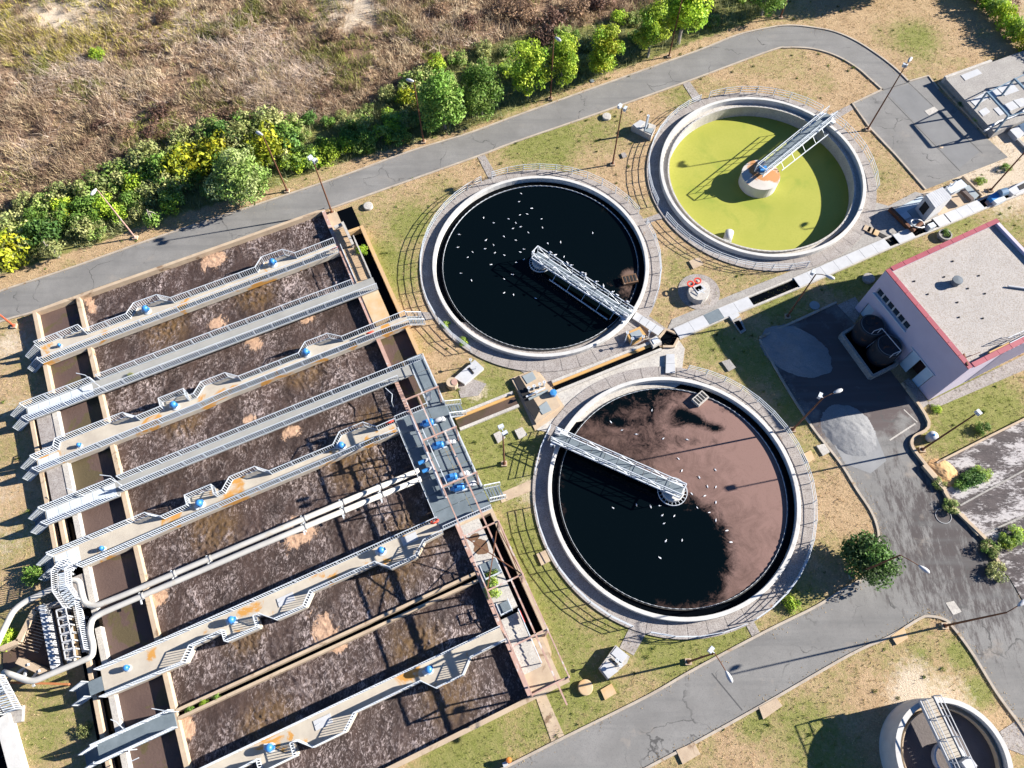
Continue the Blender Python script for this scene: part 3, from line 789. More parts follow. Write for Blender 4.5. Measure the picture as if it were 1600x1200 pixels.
w3u = [(-7.1, 17.3), (-4.9, 17.2), (-4.6, 16.5), (2.0, 16.5), (3.1, 17.45)] + bumps(17.4, -0.95, [BX(5.55, 8.1), T0(8.9, 9.9, 12.4, 13.5), T0(19.85, 20.85, 23.3, 24.5)]) + [(31.6, 17.25)]
w3l = [(-7.1, 18.8), (9, 18.75), (12, 18.55), (31.6, 18.5)]
walkway('walkway', 'rust stained walkway with mixers running past the outlet to a stair', w3u, w3l)
w4u = [(-7.2, 22.85), (31.4, 22.85)]; w4l = [(-7.2, 24.5), (-0.4, 24.5), (-0.3, 24.15), (29.9, 24.15)]
walkway('walkway', 'narrow grey walkway joining the corner of the grating platform', w4u, w4l, m=DECK_GREY, thick=0.14, beams=False, rail_up=[[(-7.2, 22.85), (-0.5, 22.85)], [(0.1, 22.85), (31.3, 22.85)]], rail_low=[[(-7.2, 24.5), (-0.5, 24.5)], [(0.1, 24.15), (28.2, 24.15)]])
w5u = [(-7.2, 27.5), (1.8, 27.5), (3.05, 28.45)] + bumps(28.4, -1.0, [BX(5.55, 8.1), T0(8.9, 9.9, 12.4, 13.5), T0(19.9, 20.9, 23.35, 24.4)]) + [(26.3, 28.35)]
w5l = [(-4.9, 29.85), (6, 29.6), (26.3, 29.5)]
w5l = [(-7.2, 29.3), (-4.95, 29.3), (-4.9, 29.85), (6, 29.6), (26.3, 29.5)]
walkway('walkway', 'orange stained walkway with mixers ending at the pump platform, above the twin pipes', w5u, w5l, rail_low=[w5l[2:]])
w6u = [(-5.1, 39.3), (26.4, 39.2)]
w6l = [(-5.1, 41.75), (1.8, 41.9), (2.75, 40.85)] + bumps(40.75, 1.0, [BX(5.6, 8.45), T0(8.95, 10.05, 12.7, 13.65), T0(19.8, 20.83, 23.3, 24.5)]) + [(26.4, 40.6)]
walkway('walkway', 'cream walkway with mixers just below the twin pipes, bays on its lower side', w6u, w6l)
w7u = [(-5.4, 50.4), (27.8, 50.4)]
w7l = [(-5.4, 52.9), (1.8, 52.95), (2.75, 51.85)] + bumps(51.75, 1.05, [BX(5.6, 8.45), T0(8.95, 10.05, 12.7, 13.95), T0(19.9, 20.87, 23.35, 24.5)]) + [(27.8, 51.7)]
walkway('walkway', 'orange stained walkway with mixers over the lowest lane', w7u, w7l)
pl = walkway('walkway', 'short grey steel gangway across the inlet channel at the twin walls', [(-6.5, 45.0), (-0.1, 45.05)], [(-6.5, 46.6), (-0.1, 46.6)], m=STEEL_DARK, thick=0.12, beams=False, group=None)
# pale plates let into the left ends
PLATE = mat('pale_steel_plate', (0.5, 0.54, 0.57), (0.44, 0.48, 0.52), 0.8, 0.5, spec=0.4)
for (u0, u1, v0, v1, n) in ((-7.1, -0.6, 11.35, 12.75, 6), (-7.0, -5.0, 17.5, 18.7, 2), (-7.1, -0.6, 23.0, 24.35, 6), (-7.1, -4.9, 27.7, 29.2, 2), (-6.3, -5.1, 39.9, 41.1, 1)):
    t = thing('cover_plates', {11.35: 'row of pale steel plates on the grey walkway end by the first channel', 17.5: 'two pale plates at the left end of the rust stained walkway', 23.0: 'row of pale plates with valve handles at the second grey walkway end', 27.7: 'two pale plates beside the top of the bent stair', 39.9: 'grey grating plate at the left end of the cream walkway below the pipes'}[v0], 'plate', B((u0 + u1) / 2, (v0 + v1) / 2, 1.3))
    for k in range(n):
        MB().buv(u0 + (u1 - u0) * k / n + 0.02, u0 + (u1 - u0) * (k + 1) / n - 0.02, v0, v1, 1.301, 1.325).build('panel', PLATE if v0 != 39.9 else STEEL_DARK, t)

# ---- stairs at the walkway ends
def stair(name, label, u0, v0, v1, d=-1, n=6, ztop=1.3, run=0.27, zbot=0.0, m=STEEL_DARK, group='steel stairs of the basin'):
    t = thing(name, label, 'stair', B(u0, (v0 + v1) / 2, 0), group)
    dz = (ztop - zbot) / (n + 1)
    for k in range(n):
        ua = u0 + d * run * k; ub = u0 + d * run * (k + 1)
        z = ztop - dz * (k + 1)
        MB().buv(min(ua, ub), max(ua, ub) - 0.09, v0, v1, z - 0.04, z).build('tread', m, t)
    ue = u0 + d * run * n
    for v in (v0 - 0.04, v1 + 0.04):
        MB().bar(B(u0, v, ztop - dz), B(ue, v, zbot + 0.02), 0.05, 0.22).build('stringer', STEEL, t)
        railing(t, [B(u0, v, ztop - dz * 0.5), B(ue, v, zbot + 0.05)], bal=0.2, spacing=1.6)
    return t
ST = [('grey steel stair at the left end of the walkway nearest the road', -4.8, 5.1, 6.6, -1), ('grey steel stair at the left end of the first narrow walkway', -7.2, 11.35, 12.75, -1),
      ('grey steel stair at the left end of the rust stained walkway', -7.1, 17.5, 18.6, -1), ('grey steel stair at the left end of the second narrow walkway', -7.2, 23.0, 24.35, -1),
      ('grey steel stair beside the bent pipe bridge', -7.2, 27.75, 29.1, -1), ('grey steel stair at the left end of the walkway below the pipes', -6.3, 39.9, 41.1, -1), ('grey steel stair at the left end of the short steel gangway', -6.5, 45.2, 46.4, -1),
      ('short steel stair down to the grass by the first dark tank', 31.6, 17.45, 18.35, 1), ('short steel stair from the pump platform beside the round manhole', 31.5, 28.7, 30.0, 1), ('short steel stair from the pump platform onto the sandy path', 31.6, 38.3, 39.6, 1)]
for lab, u, va, vb, d in ST: stair('steel_stair', lab, u, va, vb, d)

# ---- mixers: blue motor on a round pedestal
def mixer():
    t = thing('mixer', 'x', 'mixer', (0, 0, 0), 'blue mixer motors on the walkways')
    MB().lathe((0, 0, 0), [(0.0, 0.0), (0.42, 0.0), (0.42, 0.08), (0.3, 0.1), (0.26, 0.35), (0.0, 0.35)], 14).build('pedestal', STEEL, t)
    b = MB().lathe((0, 0, 0.35), [(0.0, 0.0), (0.33, 0.0), (0.34, 0.5), (0.3, 0.62), (0.12, 0.72), (0.0, 0.72)], 14).build('motor', BLUE, t, smooth=True)
    mb = MB()
    for k in range(10):
        a = k * math.pi / 5
        mb.bar((0.34 * math.cos(a), 0.34 * math.sin(a), 0.42), (0.34 * math.cos(a), 0.34 * math.sin(a), 0.85), 0.04)
    mb.build('cooling_fins', BLUE, b)
    MB().box((0.36, 0, 0.62), (0.22, 0.26, 0.26)).build('terminal_box', BLUE, b)
    MB().box((-0.5, 0.1, 0.1), (0.3, 0.5, 0.2)).build('gearbox', STEEL, t)
    return t
mx0 = mixer()
mixers = [(231, 487, 1.0, 'blue mixer motor in the left bay of the walkway nearest the road'), (428, 414, 1.0, 'blue mixer motor in the right bay of the walkway nearest the road'),
          (275, 636, 1.0, 'blue mixer motor in the square bay of the rust stained walkway'), (480, 554, 1.0, 'blue mixer motor near the outlet end of the rust stained walkway'),
          (315, 789, 1.0, 'blue mixer motor in the square bay above the twin pipes'), (535, 699, 1.0, 'blue mixer motor next to the pump platform above the twin pipes'),
          (365, 970, 1.0, 'blue mixer motor in the square bay of the walkway below the pipes'), (597, 862, 1.0, 'blue mixer motor near the pump platform below the twin pipes'),
          (424, 1168, 1.0, 'blue mixer motor in the square bay of the lowest walkway'), (671, 1047, 1.0, 'blue mixer motor towards the outlet on the lowest walkway'),
          (95, 541, 0.5, 'small blue valve motor at the left end of the walkway nearest the road'), (126, 697, 0.6, 'small blue valve motor at the left end of the rust stained walkway'), (162, 858, 0.65, 'small blue valve motor by the bent stair'), (201, 1044, 0.75, 'small blue motor at the left end of the walkway below the pipes')]
for i, (px, py, s, lab) in enumerate(mixers):
    o = mx0 if i == 0 else copy_tree(mx0)
    o.location = P(px, py, 1.3); o.rotation_euler = (0, 0, UA + rnd.uniform(-.6, .6)); o.scale = (s * .92, s * .92, s * .92); o['label'] = lab
# white lids lying in the bays
for i, (px, py, lab) in enumerate([(447, 937, 'white square hatch lid in the bay right of the square one below the pipes'), (505, 1128, 'white square hatch lid in the orange bay of the lowest walkway'), (640, 842, 'white hatch lid close to the pump platform below the pipes')]):
    u, v = UV(px, py, 1.3)
    t = thing('hatch_lid', lab, 'lid', B(u, v, 1.3))
    MB().buv(u - 0.75, u + 0.75, v - 0.4, v + 0.4, 1.302, 1.36).build('plate', WHITE_METAL, t)
    MB().bar(B(u - 0.6, v, 1.4), B(u - 0.3, v, 1.4), 0.04).build('handle', STEEL, t)
# life rings
for px, py, lab in [(578, 520, 'red life ring hung on the railing of the rust stained walkway'), (609, 659, 'red life ring on the railing where the walkway meets the pump platform'), (679, 815, 'red life ring on the railing of the walkway below the twin pipes'), (522, 388, 'small red life ring at the plank deck corner')]:
    u, v = UV(px, py, 1.9)
    t = thing('life_ring', lab, 'life ring', B(u, v, 1.55))
    c = Vector(B(u, v, 1.95)); pts = []
    for k in range(17):
        a = 2 * math.pi * k / 16
        pts.append(c + Vector((UD[0], UD[1], 0)) * 0.36 * math.cos(a) + Vector((VD[0] * .55, VD[1] * .55, 0.8)) * 0.36 * math.sin(a))
    MB().tube(pts, 0.09, 8, cap=False).build('ring', RED, t, smooth=True)
    MB().bar(B(u, v, 1.3), B(u, v, 2.35), 0.05).build('bracket', STEEL, t)

# ---- twin air pipes on brackets
def bent(pts, r, n=3):
    out = [Vector(pts[0])]
    for i in range(1, len(pts) - 1):
        a, b, c = Vector(pts[i - 1]), Vector(pts[i]), Vector(pts[i + 1])
        q = min((a - b).length, (c - b).length, r) * 0.9
        p0 = b + (a - b).normalized() * q * .5; p2 = b + (c - b).normalized() * q * .5
        for k in range(n + 1):
            t = k / n
            out.append((1 - t) ** 2 * p0 + 2 * t * (1 - t) * b + t * t * p2)
    out.append(Vector(pts[-1]))
    return out
ZP = 1.75
def pipe_thing(label, pxs, r=0.26, z=ZP, zl=None, m=PIPE, name='pipe', flange=4.0, support=True, group=None):
    pts = [P(a, b, (zl[i] if zl else z)) for i, (a, b) in enumerate(pxs)]
    t = thing(name, label, 'pipe', (pts[0][0], pts[0][1], 0), group)
    line = bent(pts, 2.2, 5)
    MB().tube(line, r, 14).build('tube', m, t, smooth=True)
    L_ = 0
    for a, b in zip(line[:-1], line[1:]):
        d = (b - a).length
        if d > 2.5:
            n = int(d / flange)
            for k in range(1, n + 1):
                c = a + (b - a) * (k / (n + 1)); e = (b - a).normalized()
                MB().tube([c - e * 0.05, c + e * 0.05], r * 1.18, 14).build('flange', m, t)
                if support:
                    s = MB(); q = c + e * 0.4
                    s.bar((q.x, q.y, 0.3), (q.x, q.y, z - r), 0.12); s.bar((q.x - VD[0] * .5, q.y - VD[1] * .5, z - r - 0.05), (q.x + VD[0] * .6, q.y + VD[1] * .6, z - r - 0.05), 0.12)
                    s.build('bracket', STEEL, t)
    return t
pipe_thing('upper of the two cream pipes crossing the lanes, bent upwards at the channel', [(655, 735), (400, 842), (200, 927), (150, 947), (133, 944), (127, 925), (124, 908), (112, 906), (67, 927), (37, 941), (20, 955), (2, 992), (-30, 1060)])
pipe_thing('lower of the two cream pipes crossing the lanes, bent downwards at the channel', [(658, 748), (400, 855), (300, 898), (157, 959), (144, 967), (140, 985), (146, 1010), (144, 1026), (130, 1032), (75, 1055), (50, 1066), (28, 1058), (5, 1050)])
# ---- pump platform of gratings with its pumps and the overhead hoist frame
ZG = 1.38
plat = thing('pump_platform', 'blue grey grating platform carrying blue pumps beside the aeration lanes', 'platform', B(28.8, 34, 0))
rows = [(26.3, 28.0), (28.0, 29.7), (29.7, 31.5)]
for (ua, ub) in rows:
    v = 28.2
    while v < 40.2:
        w = min(1.72, 40.3 - v)
        MB().buv(ua + 0.02, ub - 0.02, v + 0.02, v + w - 0.02, ZG - 0.06, ZG - 0.004 * rnd.randint(0, 3)).build('grating_panel', STEEL_DARK, plat)
        v += 1.72
for (ua, ub, va, vb) in ((29.85, 31.45, 22.2, 24.2), (29.85, 31.45, 24.2, 26.2), (29.85, 31.45, 26.2, 28.2)):
    MB().buv(ua + 0.02, ub - 0.02, va + 0.02, vb - 0.02, ZG - 0.06, ZG - 0.01).build('grating_panel', STEEL_DARK, plat)
mb = MB()
for v in (28.25, 31.5, 34.5, 37.5, 40.2): mb.buv(26.3, 31.5, v - 0.1, v + 0.1, 0.9, ZG - 0.07)
for u in (26.4, 28.9, 31.35): mb.buv(u - 0.1, u + 0.1, 28.3, 40.2, 0.85, ZG - 0.075)
mb.build('support_beams', STEEL, plat)
railing(plat, [B(26.25, 29.5, ZG), B(26.25, 39.2, ZG)], bal=0, rails=(1.0, 0.55, 0.1))
railing(plat, [B(31.45, 30.1, ZG), B(31.45, 38.2, ZG)], bal=0, rails=(1.0, 0.55, 0.1))
railing(plat, [B(31.45, 22.9, ZG), B(31.45, 28.6, ZG)], bal=0, rails=(1.0, 0.55, 0.1))
railing(plat, [B(29.85, 24.2, ZG), B(29.85, 28.2, ZG)], bal=0.3)
railing(plat, [B(26.4, 28.2, ZG), B(29.8, 28.2, ZG)], bal=0.22)
railing(plat, [B(26.6, 40.3, ZG), B(31.4, 40.3, ZG)], bal=0.22)
railing(plat, [B(28.4, 30.6, ZG), B(28.5, 37.2, ZG)], bal=0, rails=(1.0, 0.5))
def pump():
    t = thing('pump', 'x', 'pump', (0, 0, 0), 'blue pumps on the grating platform')
    MB().box((0, 0, 0.1), (1.3, 0.7, 0.2)).build('base_frame', STEEL, t)
    mo = MB().tube([(-0.75, 0, 0.55), (-0.65, 0, 0.55), (0.25, 0, 0.55), (0.4, 0, 0.55)], [0.28, 0.36, 0.36, 0.3], 14).build('motor', BLUE, t, smooth=True)
    f = MB()
    for k in range(8): f.lathe((0, 0, 0), [(0, 0)], 3) if False else None
    for k in range(6):
        x = -0.55 + k * 0.14
        f.tube([(x, 0, 0.55), (x + 0.04, 0, 0.55)], 0.4, 14)
    f.build('cooling_fins', BLUE, mo)
    MB().box((-0.1, 0.02, 0.98), (0.4, 0.34, 0.2)).build('terminal_box', BLUE, mo)
    MB().tube([(0.4, 0, 0.55), (0.8, 0, 0.55), (1.15, 0.0, 0.62), (1.42, 0.05, 0.45), (1.5, 0.05, 0.1)], [0.22, 0.24, 0.27, 0.27, 0.25], 12).build('outlet_pipe', WHITE_METAL, t, smooth=True)
    MB().tube([(-0.75, 0, 0.5), (-1.0, 0, 0.5)], [0.2, 0.15], 10).build('gearbox', BLUE, t)
    return t
pu = pump()
for i, (px, py, lab) in enumerate([(671, 660, 'blue pump with white outlet at the upper end of the grating platform'), (687, 695, 'blue pump second from the upper end of the grating platform'), (708, 745, 'blue pump second from the lower end of the grating platform'), (719, 761, 'blue pump at the lower end of the grating platform')]):
    o = pu if i == 0 else copy_tree(pu)
    u, v = UV(px, py, ZG + .5); o.location = B(u, v, ZG); o.rotation_euler = (0, 0, UA - 0.15); o.scale = (.95, .95, .95); o['label'] = lab
for i, (px, py, lab) in enumerate([(661, 722, 'small blue valve actuator where the upper pipe meets the platform'), (667, 735, 'small blue valve actuator where the lower pipe meets the platform')]):
    u, v = UV(px, py, ZG + .3)
    t = thing('valve_actuator', lab, 'valve', B(u, v, ZG))
    MB().tube([B(u, v, ZG), B(u, v, ZG + 0.5)], 0.14, 10).build('body', WHITE_METAL, t)
    MB().tube([B(u - 0.45, v, ZG + .45), B(u + 0.2, v, ZG + .45)], 0.2, 10).build('motor', BLUE, t)
    MB().tube([B(u + 0.2, v, ZG + .45), B(u + 0.8, v, ZG + .45)], 0.22, 10).build('pipe_end', WHITE_METAL, t)
pipe_thing('white header pipe along the pump platform under the hoist frame', [(642, 650), (664, 700), (690, 762), (697, 778)], 0.17, 1.9, m=WHITE_METAL, support=False)

hoist = thing('hoist_frame', 'tall faded red steel frame with monorail over the pumps and outlet channel', 'frame', B(28, 42, 0))
ZH = 5.0
VS = [28.2, 32.75, 37.65, 42.6, 47.7, 52.65, 56.65]
for i, v in enumerate(VS):
    for u in (27.95, 31.25):
        MB().bar(B(u, v, 0.9 if i < 5 else 0.0), B(u, v, ZH - 0.08), 0.13).build('column', RUST_PINK, hoist)
    MB().bar(B(27.9, v, ZH), B(31.35, v, ZH), 0.12, 0.18).build('cross_beam', RUST_PINK, hoist)
MB().bar(B(27.95, 28.2, ZH + .16), B(27.95, 56.8, ZH + .16), 0.11, 0.15).build('beam', RUST_PINK, hoist)
MB().bar(B(31.25, 42.6, ZH + .16), B(31.25, 56.8, ZH + .16), 0.11, 0.15).build('beam', RUST_PINK, hoist)
MB().bar(B(30.15, 32.7, ZH - .2), B(30.2, 58.5, ZH - .2), 0.14, 0.2).build('monorail', RUST_PINK, hoist)
MB().bar(B(29.2, 28.2, ZH - .2), B(29.2, 33, ZH - .2), 0.14, 0.2).build('beam', RUST_PINK, hoist)
for a, b in (((27.95, 42.6), (31.25, 47.7)), ((31.25, 42.6), (27.95, 47.7))):
    MB().bar(B(*a, ZH - 0.02), B(*b, ZH - 0.02), 0.09).build('brace', RUST, hoist)
for a, b in (((31.25, 42.6, 1.2), (31.25, 47.7, ZH)), ((31.25, 47.7, 1.2), (31.25, 42.6, ZH))):
    MB().bar(B(*a), B(*b), 0.07).build('brace', RUST, hoist)
# ladder frame at the head of the hoist
lad = thing('ladder', 'pale steel ladder standing at the corner of the grating platform', 'ladder', B(30.3, 27, 0))
for u in (30.0, 30.45): MB().bar(B(u, 27.6, ZG), B(u, 28.1, 4.6), 0.06).build('stile', WHITE_METAL, lad)
for k in range(9):
    f = (k + 1) / 10
    MB().bar(B(30.0, 27.6 + .5 * f, ZG + (4.6 - ZG) * f), B(30.45, 27.6 + .5 * f, ZG + (4.6 - ZG) * f), 0.04).build('rung', WHITE_METAL, lad)

# ---- plank decks over the outlet channel
def planks(label, u0, u1, v0, v1, n, z, along='v', m=WOOD):
    t = thing('plank_deck', label, 'deck', B((u0 + u1) / 2, (v0 + v1) / 2, 0))
    for k in range(n):
        a = v0 + (v1 - v0) * k / n; b = v0 + (v1 - v0) * (k + 1) / n
        MB().buv(u0, u1, a + 0.015, b - 0.015, z - 0.06, z + rnd.uniform(-.01, .01)).build('plank', m, t)
    mb = MB(); mb.buv(u0, u0 + .15, v0, v1, 0.6, z - 0.065); mb.buv(u1 - .15, u1, v0, v1, 0.6, z - 0.065); mb.build('joists', CONC, t)
    return t
planks('orange brown plank deck at the corner of the basin by the grass', 28.1, 29.3, 3.4, 6.0, 9, 1.12)
t = planks('long weathered plank deck along the outlet channel with a pale side rail', 28.15, 29.85, 6.1, 11.1, 16, 1.1)
railing(t, [B(29.85, 5.7, 1.1), B(29.85, 11.2, 1.1)], bal=0, rails=(1.0, 0.55, 0.1), m=CONC_LIGHT, rw=0.12)
railing(t, [B(28.15, 6.2, 1.1), B(28.15, 11.0, 1.1)], bal=0, rails=(1.0, 0.1))
t = thing('sluice_frame', 'pale concrete gate frame beside the orange plank deck', 'frame', B(29.4, 4, 0))
MB().bar(B(29.35, 3.0, 1.6), B(29.45, 6.4, 1.6), 0.3, 0.25).build('beam', CONC_LIGHT, t)
for v in (3.1, 4.7, 6.3): MB().bar(B(29.4, v, 0.3), B(29.4, v, 1.5), 0.22).build('post', CONC_LIGHT, t)
MB().bar(B(28.3, 3.2, 1.4), B(29.2, 3.1, 1.4), 0.35, 0.3).build('cap', CONC_LIGHT, t)
# grating hatches and steps on the lower slab
for (u0, u1, v0, v1, lab) in ((28.3, 29.9, 44.7, 46.2, 'sloping grating hatch with side rails over the lower outlet slab'), (28.3, 29.4, 48.6, 49.6, 'small glazed steel hatch at the head of the concrete steps')):
    t = thing('steel_hatch', lab, 'hatch', B((u0 + u1) / 2, (v0 + v1) / 2, 1.03))
    MB().buv(u0, u1, v0, v1, 1.04, 1.14).build('grating', STEEL_DARK, t)
    railing(t, [B(u0, v0, 1.1), B(u0, v1, 1.1), B(u1, v1, 1.1), B(u1, v0, 1.1)], h=0.9, bal=0, rails=(1.0, 0.5))
t = thing('concrete_steps', 'pale concrete steps descending beside the lower outlet channel', 'steps', B(29, 52, 0))
for k in range(9):
    MB().buv(28.15, 29.85, 49.9 + k * 0.55, 50.45 + k * 0.55, 0.0, 1.05 - 0.07 * k).build('step', CONC_LIGHT, t)
railing(t, [B(29.9, 49.8, 1.05), B(29.9, 54.6, 0.5)], bal=0, rails=(1.0, 0.5))
MB().buv(29.95, 30.02, 49.9, 51.0, 1.2, 1.6).build('sign_board', RED, t)
# grass growing on the slab and between the twin walls is in the plant section

# ---- inlet works in the lower left corner: screen chamber, plank gangway, bent stair
ZI = 1.5
inl = thing('screen_gangway', 'plank gangway with white guard frames over the inlet screens', 'gangway', P(125, 980))
a = UV(112, 946, ZI); b = UV(135, 1015, ZI)
n = 18
q0, q1 = Vector(P(113, 946, ZI)), Vector(P(128, 1020, ZI)); w_ = Vector(P(127, 942, ZI)) - q0
for k in range(n):
    p0 = q0 + (q1 - q0) * (k / n + 0.004); p1 = q0 + (q1 - q0) * ((k + 1) / n - 0.004)
    MB().prism([p0, p0 + w_, p1 + w_, p1], ZI - 0.06, ZI + rnd.uniform(-.01, .01), True).build('plank', CONC_LIGHT, inl)
railing(inl, [q0 + w_, q1 + w_], bal=0.2, m=STEEL)
for k in range(6):
    c = q0 + (q1 - q0) * ((k + 0.4) / 6); d = (q1 - q0).normalized(); s = -w_.normalized()
    p = [c + s * 0.15, c + s * 0.95, c + s * 0.95 + d * 0.8, c + s * 0.15 + d * 0.8]
    mb = MB()
    for i in range(4):
        mb.bar(p[i] + Vector((0, 0, .9)), p[(i + 1) % 4] + Vector((0, 0, .9)), 0.08); mb.bar(p[i], p[i] + Vector((0, 0, .9)), 0.08)
    mb.bar(p[0] + Vector((0, 0, .45)), p[1] + Vector((0, 0, .45)), 0.05); mb.bar(p[2] + Vector((0, 0, .45)), p[3] + Vector((0, 0, .45)), 0.05)
    mb.build('guard_frame', WHITE_METAL, inl)
mb = MB()
for k in range(5):
    c = q0 + (q1 - q0) * (k / 4) + w_ * 0.5; mb.bar((c.x, c.y, 0), (c.x, c.y, ZI - 0.1), 0.2)
mb.build('supports', CONC, inl)
# bent stair bridge
bs = thing('bent_stair', 'white railed stair bridge climbing from the walkway to the screen gangway', 'stair', P(110, 900))
path = [P(118, 878, 1.3), P(101, 893, 1.9), P(103, 921, 2.1), P(119, 944, 1.55)]
for a_, b_ in zip(path[:-1], path[1:]):
    a_ = Vector(a_); b_ = Vector(b_); d = b_ - a_; e = Vector((-d.y, d.x, 0)).normalized() * 0.55
    k_ = max(4, int(d.length / 0.3))
    for k in range(k_):
        p = a_ + d * (k / k_); q = a_ + d * ((k + 0.85) / k_)
        MB().prism([p + e, p - e, q - e, q + e], (p.z + q.z) / 2 - 0.04, (p.z + q.z) / 2, True).build('tread', PLATE, bs)
for s in (1, -1):
    pts = []
    for i, p in enumerate(path):
        d = Vector(path[min(i + 1, 3)]) - Vector(path[max(i - 1, 0)]); e = Vector((-d.y, d.x, 0)).normalized() * 0.6 * s
        pts.append(Vector(p) + e)
    railing(bs, pts, bal=0.2, m=WHITE_METAL)
mb = MB()
for p in path[1:3]: mb.bar((p[0], p[1], 0), (p[0], p[1], p[2] - 0.1), 0.15)
mb.build('legs', STEEL, bs)
# screen chamber walls and its dark water
ch = thing('screen_chamber', 'sunken concrete inlet chamber with dark water and a toothed white screen wall', 'chamber', P(70, 1000))
def pwall(mb, a, b, w, z0, z1):
    a = Vector(P(a[0], a[1], z1)); b = Vector(P(b[0], b[1], z1)); d = (b - a).normalized(); e = Vector((-d.y, d.x, 0)) * w / 2
    mb.prism([a + e, a - e, b - e, b + e], z0, z1, True)
for a_, b_, w_2, m_ in (((0, 1014), (28, 1002), .45, CONC_TAN), ((28, 1002), (54, 952), .5, CONC_TAN), ((54, 952), (104, 938), .4, CONC), ((30, 1034), (72, 1052), .6, CONC_TAN), ((64, 945), (84, 1045), .5, WHITE_METAL), ((98, 945), (108, 1035), .35, CONC_LIGHT)):
    mb = MB(); pwall(mb, a_, b_, w_2, -0.3, 0.9 if m_ is not WHITE_METAL else 1.25); mb.build('wall', m_, ch)
mb = MB()
for k in range(16):
    c = Vector(P(66, 947, 1.3)) + (Vector(P(86, 1045, 1.3)) - Vector(P(66, 947, 1.3))) * (k / 15)
    mb.box((c.x + .05, c.y, 1.32), (0.55, 0.1, 0.08), -0.1)
mb.build('screen_teeth', PLATE, ch)
tag(MB().sheet(PP([(0, 1016), (28, 1004), (54, 954), (104, 940), (110, 1040), (72, 1052), (30, 1036), (0, 1050)], 0.5), 0.1).build('water', BROWNW), kind='structure', label='dark brown water in the inlet screen chamber')
# grating lattice over the chamber
mb = MB()
for k in range(12):
    c0 = Vector(P(50, 960, 0.6)) + (Vector(P(28, 1010, .6)) - Vector(P(50, 960, .6))) * (k / 11); c1_ = c0 + Vector((1.3, -0.35, 0)) * 1.5
    mb.bar(c0, c1_, 0.06)
mb.build('screen_bars', CONC_TAN, ch)
# steel stair and its frame at the very corner
cs = thing('corner_stair', 'white railed steel stair in the lower left corner leading to a concrete foot', 'stair', P(10, 1085))
pa, pb = Vector(P(-6, 1060, 2.6)), Vector(P(22, 1112, 0.4))
d = pb - pa; e = Vector((-d.y, d.x, 0)).normalized() * 0.7
for k in range(12):
    p = pa + d * (k / 12); q = pa + d * ((k + .8) / 12)
    MB().prism([p + e, p - e, q - e, q + e], p.z - 0.05, p.z, True).build('tread', PLATE, cs)
for s in (1, -1): railing(cs, [pa + e * s, pb + e * s], bal=0.2, m=WHITE_METAL)
q = P(24, 1118); MB().box((q[0], q[1], 0.2), (1.6, 1.3, 0.4), 0.2).build('foot', CONC, cs)
lw = thing('channel_wall', 'bright concrete channel wall at the lower left edge', 'wall', P(15, 1160))
mb = MB(); pwall(mb, (2, 1120), (28, 1215), 1.1, -0.3, 0.8); mb.build('wall', CONC_WHITE, lw)
tag(MB().sheet(PP([(-60, 1110), (2, 1118), (20, 1215), (-60, 1230)], 0.05), 0.07).build('water', BLACKW), kind='structure', label='dark water beside the bright channel wall')
wf = thing('pipe_trestle', 'white trestle frames and rusty beams under the bent lower pipe', 'trestle', P(45, 1045))
for a_, b_ in (((28, 1052), (45, 1038)), ((45, 1038), (36, 1062)), ((48, 1062), (62, 1048)), ((62, 1048), (52, 1072))):
    MB().bar(P(*a_, 0.2), P(*b_, 1.2), 0.2).build('frame', WHITE_METAL, wf)
MB().bar(P(8, 1066, 1.1), P(108, 1069, 1.1), 0.18).build('beam', mat('orange_rust', (0.4, 0.15, 0.05), (0.3, 0.12, 0.05), 1.5, 0.8), wf)
MB().bar(P(28, 1032, 1.0), P(72, 1052, 1.0), 0.5, 0.3).build('beam', CONC_TAN, wf)
for a_ in ((12, 1066), (100, 1069)): 
    p = P(*a_, 1.0); MB().bar((p[0], p[1], 0), (p[0], p[1], 1.0), 0.14).build('leg', RUST, wf)
# slender handles and gate bars on the channel edges
for pts, lab in (([(152, 601), (133, 586), (119, 583)], 'bent pale gate bar at the first narrow walkway'), ([(188, 757), (173, 744), (156, 742)], 'bent pale gate bar at the second narrow walkway'), ([(124, 771), (113, 766), (104, 763)], 'dark lever on the outer channel wall by the second narrow walkway'), ([(268, 1112), (255, 1110), (237, 1107)], 'pale gate bar at the right end of the short steel gangway'), ([(612, 628), (613, 616), (602, 606)], 'thin hook on the wall below the second narrow walkway'), ([(201, 1172), (204, 1190), (217, 1184)], 'thin bent bar below the short steel gangway'), ([(192, 1138), (182, 1128), (173, 1124)], 'thin lever beside the short steel gangway')):
    q = [P(a, b, 2.2) for a, b in pts]
    t = thing('gate_bar', lab, 'handle', (q[0][0], q[0][1], 1.0))
    MB().bar((q[0][0], q[0][1], 0.8), q[0], 0.06).build('post', STEEL, t)
    for a, b in zip(q[:-1], q[1:]): MB().bar(a, b, 0.06).build('bar', STEEL, t)
